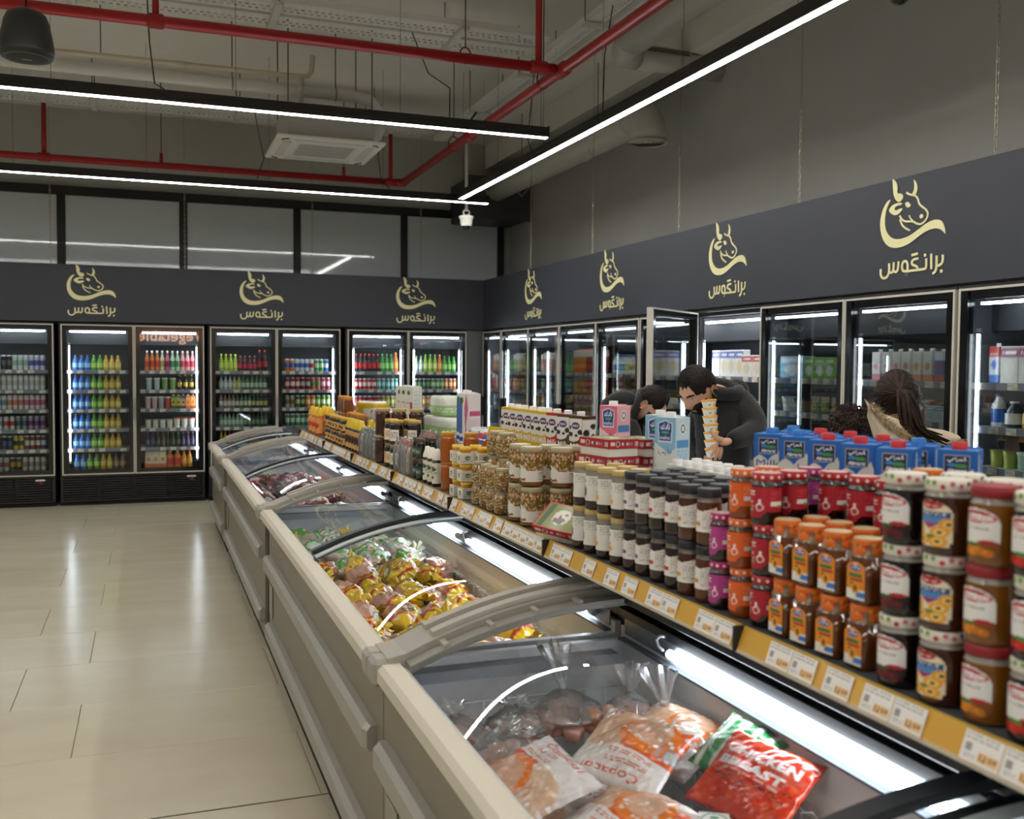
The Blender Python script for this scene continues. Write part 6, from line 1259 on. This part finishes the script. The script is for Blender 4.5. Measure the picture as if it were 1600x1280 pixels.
# ================================================================ people
def at(px, py, d):
    """point at a given distance along the view axis for a position in the 1600 x 1280 frame"""
    v = _f+_r2*((px-800)/1536.5)-_u2*((py-640)/1536.5); return Vector((0, 0, CAM_H))+v*d
def skin(verts, edges, sub=2, root=0):
    me = bpy.data.meshes.new('s'); me.from_pydata([tuple(v[0]) for v in verts], edges, []); o = bpy.data.objects.new('s', me)
    md = o.modifiers.new('skin', 'SKIN'); md.use_smooth_shade = True; md.branch_smoothing = .6
    sv = me.skin_vertices[0].data
    for i, v in enumerate(verts): r = v[1]; sv[i].radius = r if isinstance(r, tuple) else (r, r); sv[i].use_root = (i == root)
    if sub: sd = o.modifiers.new('sub', 'SUBSURF'); sd.levels = sub; sd.render_levels = sub
    ev, dg = evaluated(o); m2 = bpy.data.meshes.new_from_object(ev)
    vs = [tuple(v.co) for v in m2.vertices]; fs = [tuple(p.vertices) for p in m2.polygons]
    bpy.data.objects.remove(o); bpy.data.meshes.remove(me); bpy.data.meshes.remove(m2); return vs, fs
def chain(b, pts, rad, c, sub=2):
    vs, fs = skin(list(zip(pts, rad)), [(i, i+1) for i in range(len(pts)-1)], sub); b.add(vs, fs, c, 0, True)
def headfn(scale=1.0):
    """skull with brow, sockets, nose, lips and jaw; local +y face, +z crown; returns f(u,v,off)"""
    def g(x, x0, s): return math.exp(-((x-x0)/s)**2)
    def f(u, v, off=0.0):
        a = 2*math.pi*u; ph = math.pi*v; x0, y0, z0 = math.sin(ph)*math.sin(a), math.sin(ph)*math.cos(a), math.cos(ph)
        x, y, z = .076*x0, .096*y0, .115*z0
        if z < 0: k = 1-.30*min(1, (-z/.115))**1.6; x *= k; y = y*(1-.12*(-z/.115)) if y > 0 else y*(1-.42*(-z/.115))
        if y0 > 0:
            fr = y0**1.5
            y += fr*(.026*g(x, 0, .013)*g(z, -.018, .022)+.010*g(x, 0, .010)*g(z, .012, .025)-.012*(g(x, .032, .016)+g(x, -.032, .016))*g(z, .012, .013)+.006*g(z, .034, .012)*g(x, 0, .05)+.007*g(x, 0, .022)*g(z, -.056, .007)+.006*g(x, 0, .02)*g(z, -.070, .008)+.012*g(x, 0, .022)*g(z, -.096, .016)-.004*g(z, -.083, .006)*g(x, 0, .03))
        n = Vector((x, y, z)); n = n.normalized(); return Vector((x, y, z))*scale+n*off
    return f
def frame(fwd, up):
    fw = fwd.normalized(); u = (up-fw*up.dot(fw)).normalized(); r = fw.cross(u); return Matrix((r, fw, u)).transposed()
def add_head(bodyb, pos, fwd, up, skinc, sc=1.0):
    M = frame(fwd, up); f = headfn(sc)
    bodyb.grid(lambda u, v: tuple(M @ f(u, min(.999, max(.001, v)))+pos), 56, 44, skinc)
    for sx in (-1, 1):     # ears
        def ear(u, v, sx=sx):
            a = 2*math.pi*u; r = .5+.5*math.cos(math.pi*v); p = Vector((sx*(.076+.014*math.sin(math.pi*v*.5)+.006*(1-r)), -.008+.018*math.cos(a)*math.sin(math.pi*v*.5+.25)-.006, -.006+.031*math.sin(a)*math.sin(math.pi*v*.5+.25)))*sc; return tuple(M @ p+pos)
        bodyb.grid(ear, 14, 6, shade(skinc, .95))
    return M, f
def shell(M, f, pos, keep, off, c, nu=72, nv=56, jit=.003, seed=1):
    """hair or beard grown as a raised shell over the part of the head where keep(u,v) holds"""
    b = MB(); rg = random.Random(seed); vs = []; cs_ = []
    for j in range(nv+1):
        for i in range(nu+1):
            u, v = (i % nu)/nu, j/nv; k = keep(u, v); o = off*max(-.2, min(1, k))+rg.uniform(-jit, jit)*(1 if k > 0 else 0); vs.append(tuple(M @ f(u, min(.999, max(.001, v)), o)+pos)); cs_.append(shade(c, rg.uniform(.7, 1.35)))
    fs_ = [(j*(nu+1)+i, j*(nu+1)+i+1, (j+1)*(nu+1)+i+1, (j+1)*(nu+1)+i) for j in range(nv) for i in range(nu) if keep((i+.5)/nu, (j+.5)/nv) > -.15]
    b.add(vs, fs_, cs_, 0, True); return b
def dface(u): d = abs(((u+.5) % 1)-.5); return d*2      # 0 at the face, 1 at the nape
def hair_short(u, v):
    q = dface(u); lim = .30+.16*min(1, max(0, (q-.16)/.12))+.16*min(1, max(0, (q-.56)/.1))+.015*math.sin(u*80); return (lim-v)*6
def beard(u, v):
    q = dface(u); up_ = .545+.09*max(0, 1-q/.16) if q < .40 else .9; lo = .97
    m = 1.0 if not (q < .09 and .655 < v < .69) else -1
    return min((v-up_)*12, (lo-v)*20)*m if q < .42 else -1
R_, U_, T_ = _r2.copy(), _u2.copy(), -_f
def dirv(r, u, t): return (R_*r+U_*u+T_*t).normalized()
def eyes(M, f, pos, t, browc):
    b = MB()
    for sx in (-1, 1):
        p = Vector((sx*.031, .079, .012)); b.grid(lambda u, v, p=p: tuple(M @ (p+Vector((.013*math.cos(2*math.pi*u)*v, .004*(1-v), .006*math.sin(2*math.pi*u)*v)))+pos), 12, 3, lambda u, v: '#1a120e' if v < .5 else '#d8d0c8')
    b.build('eyes', M_GLOSS, t)
    b = MB()
    for sx in (-1, 1): b.tube([tuple(M @ Vector((sx*x, y, z))+pos) for x, y, z in ((.014, .096, .031), (.03, .092, .036), (.048, .078, .032))], [.004, .005, .003], browc, 6)
    b.build('eyebrows', M_HAIR, t)
SK = '#c39478'
def ground(p, z): return Vector((p.x, p.y, z))
# ---- man holding a column of tubs
D1 = 4.75
hp = at(1090, 611, D1-.02); fw1 = dirv(-.62, -.60, .50); up1 = dirv(-.52, .72, .45)
nb = at(1126, 612, D1+.03); ch = at(1133, 655, D1+.05); wa = at(1128, 712, D1+.05); pe = at(1128, 755, D1+.06)
shL = at(1160, 622, D1+.02); shR = at(1097, 633, D1+.14); elL = at(1183, 674, D1-.08); wrL = at(1143, 689, D1-.22); elR = at(1080, 690, D1+.22); wrR = at(1092, 735, D1+.05)
gx = pe
hipL, hipR = pe+R_*.085+Vector((0, 0, -.05)), pe-R_*.085+Vector((0, 0, -.05))
knL, knR = ground(hipL, .5)+T_*.02, ground(hipR, .5)+T_*.02; anL, anR = ground(hipL, .09), ground(hipR, .09); toL, toR = ground(hipL-R_*.06+T_*.12, .035), ground(hipR-R_*.06+T_*.12, .035)
man = MB()
V = [(pe, .12), (wa, .115), (ch, .13), (nb, .06), (hp+(nb-hp)*.45, .052), (shL, .06), (elL, .042), (wrL, .028), (shR, .06), (elR, .042), (wrR, .028), (hipL, .08), (knL, .055), (anL, .04), (toL, .04), (hipR, .08), (knR, .055), (anR, .04), (toR, .04)]
E = [(0, 1), (1, 2), (2, 3), (3, 4), (2, 5), (5, 6), (6, 7), (2, 8), (8, 9), (9, 10), (0, 11), (11, 12), (12, 13), (13, 14), (0, 15), (15, 16), (16, 17), (17, 18)]
vs, fs_ = skin(V, E); man.add(vs, fs_, SK, 0, True)
M1, F1 = add_head(man, hp, fw1, up1, SK)
def hand(b, wr, palm, fingers, thumb, c):
    chain(b, [wr, wr+(palm-wr)*.5, palm], [(.024, .018), (.034, .018), (.036, .017)], c)
    for base, mid, tip in fingers: chain(b, [palm+(base-palm)*.45, base, mid, tip], [.011, .0098, .0092, .0076], c)
    chain(b, [wr+(palm-wr)*.45, thumb[0], thumb[1]], [.014, .0105, .0085], c)
dh = D1-.27
def hp_(x, y, dd=0.0): return at(x, y, dh+dd)
hand(man, hp_(1141, 688, .03), hp_(1126, 693, .0), [(hp_(1118, 697), hp_(1109, 701, .005), hp_(1103, 706, .03)), (hp_(1118, 702), hp_(1113, 710, .005), hp_(1110, 718, .03)), (hp_(1122, 704), hp_(1119, 712, .005), hp_(1117, 720, .03)), (hp_(1127, 704), hp_(1126, 711, .005), hp_(1124, 718, .03))], (hp_(1118, 683, -.01), hp_(1109, 672, .0)), SK)
mo = man.build('person', M_SKIN); tag(mo, 'man in a black hoodie bowing over a tall column of white tubs', 'person')
hd = MB(); HC = '#18181b'
V = [(pe, (.165, .125)), (wa, (.165, .125)), (ch, (.185, .14)), (nb+(ch-nb)*.2, (.10, .085)), (shL, .085), (elL, .066), (wrL-(elL-wrL)*.06, .044), (shR, .082), (elR, .06), (wrR, .05)]
vs, fs_ = skin(V, [(0, 1), (1, 2), (2, 3), (2, 4), (4, 5), (5, 6), (2, 7), (7, 8), (8, 9)]); hd.add(vs, fs_, HC, 0, True)
hd.tube([tuple(nb+dirv(math.cos(a), .25*math.sin(a)-.1*math.cos(a), -.8*math.sin(a))*.085+U_*(.012)) for a in np.linspace(0, 2*math.pi, 19)], .034, '#161618', 10)
hood = [nb+dirv(.5, .3, -.8)*.07, nb+dirv(.8, .1, -.5)*.13, nb+dirv(.9, -.6, -.4)*.15]; chain(hd, hood, [.06, .075, .045], '#151517')
hd.build('hoodie', M_CLOTH, mo)
tr = MB(); vs, fs_ = skin([(pe, (.15, .12)), (hipL, .1), (knL, .075), (anL, .065), (hipR, .1), (knR, .075), (anR, .065)], [(0, 1), (1, 2), (2, 3), (0, 4), (4, 5), (5, 6)]); tr.add(vs, fs_, '#1c1d22', 0, True).build('trousers', M_CLOTH, mo)
for a, b_, in ((anL, toL), (anR, toR)): q = MB(); chain(q, [ground(a-(b_-a)*.3, .04), ground(a, .045), ground(b_, .035)], [.04, .05, .04], '#19191a'); q.build('shoe', M_SATIN, mo)
shell(M1, F1, hp, hair_short, .017, '#17110d').build('hair', M_HAIR, mo); shell(M1, F1, hp, beard, .007, '#1d1510', jit=.0015, seed=4).build('beard', M_HAIR, mo); eyes(M1, F1, hp, mo, '#1f1713')
# the tubs he carries
tb = Canvas(40, 12, '#e2e2de').speck(['#b8402a', '#8a5a34', '#6a8a4a'], 8, .035, 3, v=(.1, .6)).rect(.4, .6, .6, .9, '#c83a2c').ell(.2, .4, .07, .3, '#d8b88a').ell(.75, .4, .07, .3, '#7a4a2a')
P_TUB = Prod('food_tub', 'tub', [('tub_body', MB().lathe([('#e2e2de', [(.026, 0), (.0325, .033)])], 20).mesh('tub_body', M_SATIN), []), ('print_band', wrap(.030, 6.0, .003, .031, tb, rf=lambda z: .026+.0065*z/.033), []), ('lid', MB().lathe([('#e6a71c', [(.0345, .033), (.0355, .035), (.0355, .0405), (.033, .042)])], 22).mesh('lid', M_SATIN), [])])
top_ = at(1107.5, 626, D1-.24); bot_ = at(1114, 714, D1-.24); ax = (top_-bot_); n = 7
ang = ax.to_track_quat('Z', 'Y').to_euler()
for i in range(n):
    p = bot_+ax*(i/n); P_TUB.put('white tub with yellow lid held by the man, %s from the bottom' % ('first', 'second', 'third', 'fourth', 'fifth', 'sixth', 'seventh')[i], p.x, p.y, p.z, 0, 'tubs held by the man', rot=tuple(ang))
# ---- man bending down
D2 = 5.85
hp = at(1015, 634, D2); fw2 = dirv(.66, -.70, .26); up2 = dirv(.70, .66, .25)
nb = at(985, 632, D2+.05); ch = at(960, 668, D2+.12); wa = at(935, 715, D2+.2); pe = at(925, 760, D2+.25); shL = at(985, 668, D2-.06); shR = at(975, 655, D2+.3); elL = at(990, 735, D2-.12); wrL = at(1025, 790, D2-.1); elR = at(1000, 730, D2+.35); wrR = at(1040, 780, D2+.25)
hipL, hipR = pe+T_*.09+Vector((0, 0, -.04)), pe-T_*.09+Vector((0, 0, -.04)); knL, knR = ground(hipL+R_*.08, .48), ground(hipR+R_*.08, .48); anL, anR = ground(hipL, .09), ground(hipR, .09); toL, toR = ground(hipL+R_*.16, .035), ground(hipR+R_*.16, .035)
man = MB(); V = [(pe, .12), (wa, .115), (ch, .125), (nb, .058), (hp+(nb-hp)*.5, .052), (shL, .06), (elL, .042), (wrL, .03), (shR, .06), (elR, .042), (wrR, .03), (hipL, .08), (knL, .055), (anL, .04), (toL, .04), (hipR, .08), (knR, .055), (anR, .04), (toR, .04)]
vs, fs_ = skin(V, E); man.add(vs, fs_, SK, 0, True); M2, F2 = add_head(man, hp, fw2, up2, SK)
for wr, el in ((wrL, elL), (wrR, elR)):
    dn = (wr-el).normalized(); sd = dn.cross(T_).normalized(); pl = wr+dn*.075
    hand(man, wr, pl, [(pl+sd*o+dn*.035, pl+sd*o*1.1+dn*l*.7, pl+sd*o+dn*l) for o, l in ((-.026, .085), (-.009, .095), (.009, .09), (.026, .075))], (wr+dn*.05-sd*.04, wr+dn*.085-sd*.05), SK)
mo = man.build('person', M_SKIN); tag(mo, 'man in a black hoodie bending down beside the open fridge door', 'person')
hd = MB(); V = [(pe, (.16, .13)), (wa, (.16, .13)), (ch, (.165, .15)), (nb+(ch-nb)*.25, (.095, .09)), (shL, .085), (elL, .062), (wrL, .046), (shR, .08), (elR, .06), (wrR, .046)]
vs, fs_ = skin(V, [(0, 1), (1, 2), (2, 3), (2, 4), (4, 5), (5, 6), (2, 7), (7, 8), (8, 9)]); hd.add(vs, fs_, HC, 0, True)
chain(hd, [at(940, 645, D2+.08), at(958, 628, D2+.06), at(980, 620, D2+.05), at(996, 626, D2-.02)], [.06, .062, .056, .036], '#232326'); hd.tube([tuple(at(993, 634, D2+.03)+dirv(.35*math.cos(a), 1.0*math.cos(a)*.9, math.sin(a)*.9)*.082) for a in np.linspace(0, 2*math.pi, 17)], .028, '#161618', 8)
hd.build('hoodie', M_CLOTH, mo)
tr = MB(); vs, fs_ = skin([(pe, (.15, .12)), (hipL, .1), (knL, .075), (anL, .065), (hipR, .1), (knR, .075), (anR, .065)], [(0, 1), (1, 2), (2, 3), (0, 4), (4, 5), (5, 6)]); tr.add(vs, fs_, '#1c1d22', 0, True).build('trousers', M_CLOTH, mo)
for a, b_, in ((anL, toL), (anR, toR)): q = MB(); chain(q, [ground(a-(b_-a)*.3, .04), ground(a, .045), ground(b_, .035)], [.04, .05, .04], '#19191a'); q.build('shoe', M_SATIN, mo)
shell(M2, F2, hp, hair_short, .018, '#17100c', seed=7).build('hair', M_HAIR, mo); shell(M2, F2, hp, beard, .012, '#17120f', jit=.002, seed=8).build('beard', M_HAIR, mo); eyes(M2, F2, hp, mo, '#1f1713')
# ---- shopper in a beige coat, seen from behind
D3 = 4.72
hp = at(1402, 620, D3); fw3 = dirv(-.35, -.1, -.93); up3 = dirv(0, 1, .05)
nb = at(1405, 668, D3+.02); ch = at(1412, 715, D3+.02); wa = at(1415, 790, D3+.02); pe = at(1415, 850, D3+.02); shL = at(1352, 712, D3+.02); shR = at(1472, 715, D3+.0); elL = at(1335, 790, D3-.05); elR = at(1495, 800, D3-.03); wrL = at(1350, 850, D3+.2); wrR = at(1480, 850, D3+.2)
hipL, hipR = pe-R_*.09, pe+R_*.09; knL, knR = ground(hipL, .48), ground(hipR, .48); anL, anR = ground(hipL, .09), ground(hipR, .09); toL, toR = ground(hipL-T_*.15, .035), ground(hipR-T_*.15, .035)
wm = MB(); V = [(pe, .12), (wa, .105), (ch, .12), (nb, .05), (hp+(nb-hp)*.5, .05), (shL, .055), (elL, .04), (wrL, .028), (shR, .055), (elR, .04), (wrR, .028), (hipL, .08), (knL, .055), (anL, .04), (toL, .035), (hipR, .08), (knR, .055), (anR, .04), (toR, .035)]
vs, fs_ = skin(V, E); wm.add(vs, fs_, '#b98a70', 0, True); M3, F3 = add_head(wm, hp, fw3, up3, '#b98a70', .95)
for wr, el in ((wrL, elL), (wrR, elR)):
    dn = (wr-el).normalized(); sd = dn.cross(T_).normalized(); pl = wr+dn*.07
    hand(wm, wr, pl, [(pl+sd*o+dn*.035, pl+sd*o*1.1+dn*l*.7, pl+sd*o+dn*l) for o, l in ((-.026, .08), (-.009, .09), (.009, .085), (.026, .07))], (wr+dn*.05-sd*.04, wr+dn*.085-sd*.05), '#b98a70')
wo = wm.build('person', M_SKIN); tag(wo, 'shopper with a brown ponytail and beige fur-trimmed coat seen from behind', 'person')
CT = '#d6c3a6'; ctb = MB()
V = [(pe, (.2, .15)), (wa, (.19, .15)), (ch, (.195, .155)), (nb, (.095, .085)), (shL, .1), (elL, .082), (wrL, .06), (shR, .1), (elR, .082), (wrR, .06)]
vs, fs_ = skin(V, [(0, 1), (1, 2), (2, 3), (2, 4), (4, 5), (5, 6), (2, 7), (7, 8), (8, 9)]); ctb.add(vs, fs_, CT, 0, True)
ctb.build('coat', mat('coat_cloth', .85, bump=.7, bscale=22.), wo)
# hood lying on the shoulders: a folded sheet with a fur edge
A = [at(1350, 622, D3-.16), at(1366, 645, D3-.19), at(1392, 668, D3-.2), at(1430, 688, D3-.2), at(1468, 702, D3-.17), at(1500, 690, D3-.08)]
B_ = [at(1356, 650, D3-.12), at(1368, 690, D3-.17), at(1395, 722, D3-.2), at(1432, 735, D3-.2), at(1465, 735, D3-.17), at(1488, 722, D3-.1)]
C_ = [at(1372, 655, D3-.08), at(1390, 650, D3-.12), at(1415, 660, D3-.14), at(1445, 668, D3-.13), at(1475, 672, D3-.1), at(1497, 680, D3-.06)]
def lerp(P, t): t *= len(P)-1; i = min(int(t), len(P)-2); return P[i].lerp(P[i+1], t-i)
hb = MB(); hb.grid(lambda u, v: tuple(lerp(A, u).lerp(lerp(B_, u), v)+T_*.03*math.sin(math.pi*v)), 24, 10, '#cdbda4'); hb.grid(lambda u, v: tuple(lerp(A, u).lerp(lerp(C_, u), v)+T_*.02*math.sin(math.pi*v)), 24, 8, '#d8c6ab'); hb.grid(lambda u, v: tuple(lerp(A, u).lerp(lerp(B_, u), v)-T_*.012+T_*.03*math.sin(math.pi*v)), 24, 10, '#c4b498')
hb.build('hood', mat('coat_cloth', .85), wo)
fu = MB(); rg = random.Random(2)
for i in range(1500):
    t = .1+rg.random()*.9; p = lerp(A, t)+T_*rg.uniform(-.01, .03)+U_*rg.uniform(-.012, .012); d = dirv(rg.uniform(-.2, .8), rg.uniform(-.8, .3), rg.uniform(-.2, .8)); l = rg.uniform(.02, .05); s_ = d.cross(T_).normalized()*.0016
    fu.add([tuple(p-s_), tuple(p+s_), tuple(p+d*l)], [(0, 1, 2)], rg.choice(['#a08a66', '#c4b28c', '#7d6a4c', '#b8a682']))
stuff(fu.build('fur_trim', M_HAIR, wo))
def hair_full(u, v): return (.78-v)*9 if dface(u) > .3 else (.33-v)*9
hr = shell(M3, F3, hp, hair_full, .022, '#23160f', jit=.003, seed=9); rg = random.Random(4)
tail0 = [at(1408, 612, D3-.13), at(1416, 622, D3-.17), at(1421, 645, D3-.19), at(1424, 668, D3-.2), at(1430, 680, D3-.21), at(1448, 690, D3-.22)]
for k in range(46):
    o = Vector((rg.uniform(-1, 1), rg.uniform(-1, 1), rg.uniform(-1, 1)))*.028; sp = rg.uniform(.6, 1.8); e = R_*rg.uniform(-.03, .11)+U_*rg.uniform(-.05, .03)
    hr.tube([tuple(p+o*(.35+.9*math.sin(math.pi*min(1, i/4.5)))+e*(i/5)**2) for i, p in enumerate(tail0)], [.006, .009, .01, .009, .007, .003], rg.choice(['#241710', '#2f1f16', '#3a281d', '#1e130d']), 6)
for k in range(260):      # strands combed back over the skull to the tie
    u0, v0 = rg.random(), rg.uniform(.04, .6); st_ = [M3 @ F3(u0, v0, .024)+hp]; tie = tail0[0]
    for q in (.25, .5, .75, 1.0):
        p = st_[0].lerp(tie, q); d_ = p-hp; p = hp+d_.normalized()*max(d_.length, .108 if q < .9 else d_.length); st_.append(p)
    hr.tube([tuple(p) for p in st_], [.003, .0035, .0035, .003, .003], rg.choice(['#2a1b13', '#35231a', '#1f140e', '#402c20']), 5)
stuff(hr.build('hair', M_HAIR, wo))
tr = MB(); vs, fs_ = skin([(pe, (.15, .12)), (hipL, .1), (knL, .075), (anL, .06), (hipR, .1), (knR, .075), (anR, .06)], [(0, 1), (1, 2), (2, 3), (0, 4), (4, 5), (5, 6)]); tr.add(vs, fs_, '#2a2c33', 0, True).build('trousers', M_CLOTH, wo)
for a, b_, in ((anL, toL), (anR, toR)): q = MB(); chain(q, [ground(a-(b_-a)*.3, .04), ground(a, .045), ground(b_, .035)], [.04, .05, .04], '#3a2c22'); q.build('shoe', M_SATIN, wo)
# ---- curly-haired child beside her
D4 = 5.15
hp = at(1328, 668, D4); nb = at(1330, 708, D4); ch = at(1330, 745, D4); wa = at(1330, 800, D4); pe = at(1330, 840, D4); shL = at(1306, 738, D4); shR = at(1354, 738, D4); elL = at(1300, 795, D4); elR = at(1360, 795, D4); wrL = at(1308, 835, D4+.1); wrR = at(1352, 835, D4+.1)
hipL, hipR = pe-R_*.07, pe+R_*.07; knL, knR = ground(hipL, .38), ground(hipR, .38); anL, anR = ground(hipL, .08), ground(hipR, .08); toL, toR = ground(hipL-T_*.12, .03), ground(hipR-T_*.12, .03)
kd = MB(); V = [(pe, .09), (wa, .085), (ch, .09), (nb, .042), (hp+(nb-hp)*.5, .042), (shL, .042), (elL, .032), (wrL, .024), (shR, .042), (elR, .032), (wrR, .024), (hipL, .065), (knL, .045), (anL, .034), (toL, .03), (hipR, .065), (knR, .045), (anR, .034), (toR, .03)]
vs, fs_ = skin(V, E); kd.add(vs, fs_, SK, 0, True); M4, F4 = add_head(kd, hp, dirv(-.3, -.1, -.95), dirv(0, 1, .05), SK, .9)
ko = kd.build('person', M_SKIN); tag(ko, 'curly-haired child standing beside the beige-coated shopper', 'person')
jk = MB(); V = [(pe, (.13, .1)), (ch, (.125, .1)), (nb, (.06, .055)), (shL, .06), (elL, .05), (wrL, .04), (shR, .06), (elR, .05), (wrR, .04)]
vs, fs_ = skin(V, [(0, 1), (1, 2), (1, 3), (3, 4), (4, 5), (1, 6), (6, 7), (7, 8)]); jk.add(vs, fs_, '#2c3040', 0, True).build('jacket', M_CLOTH, ko)
tr = MB(); vs, fs_ = skin([(pe, (.12, .1)), (hipL, .08), (knL, .06), (anL, .05), (hipR, .08), (knR, .06), (anR, .05)], [(0, 1), (1, 2), (2, 3), (0, 4), (4, 5), (5, 6)]); tr.add(vs, fs_, '#343a48', 0, True).build('trousers', M_CLOTH, ko)
hc = shell(M4, F4, hp, lambda u, v: (.72-v)*9 if dface(u) > .28 else (.3-v)*9, .012, '#2c1f19', seed=12); rg = random.Random(8)
for k in range(420):
    a, b_ = rg.uniform(0, 6.28), math.acos(rg.uniform(-.55, 1)); n = Vector((math.sin(b_)*math.cos(a), math.sin(b_)*math.sin(a), math.cos(b_))); p = hp+Vector((n.x*.085, n.y*.085, n.z*.10)); t1 = n.orthogonal().normalized(); t2 = n.cross(t1); q = rg.uniform(.008, .013)
    hc.tube([tuple(p+n*(.006*i)+(t1*math.cos(i*1.25+k)+t2*math.sin(i*1.25+k))*q) for i in range(6)], .0028, rg.choice(['#3a2a22', '#4a3830', '#2a1e18', '#55423a']), 4)
stuff(hc.build('hair', M_HAIR, ko))
bpy.data.scenes.remove(TMP)
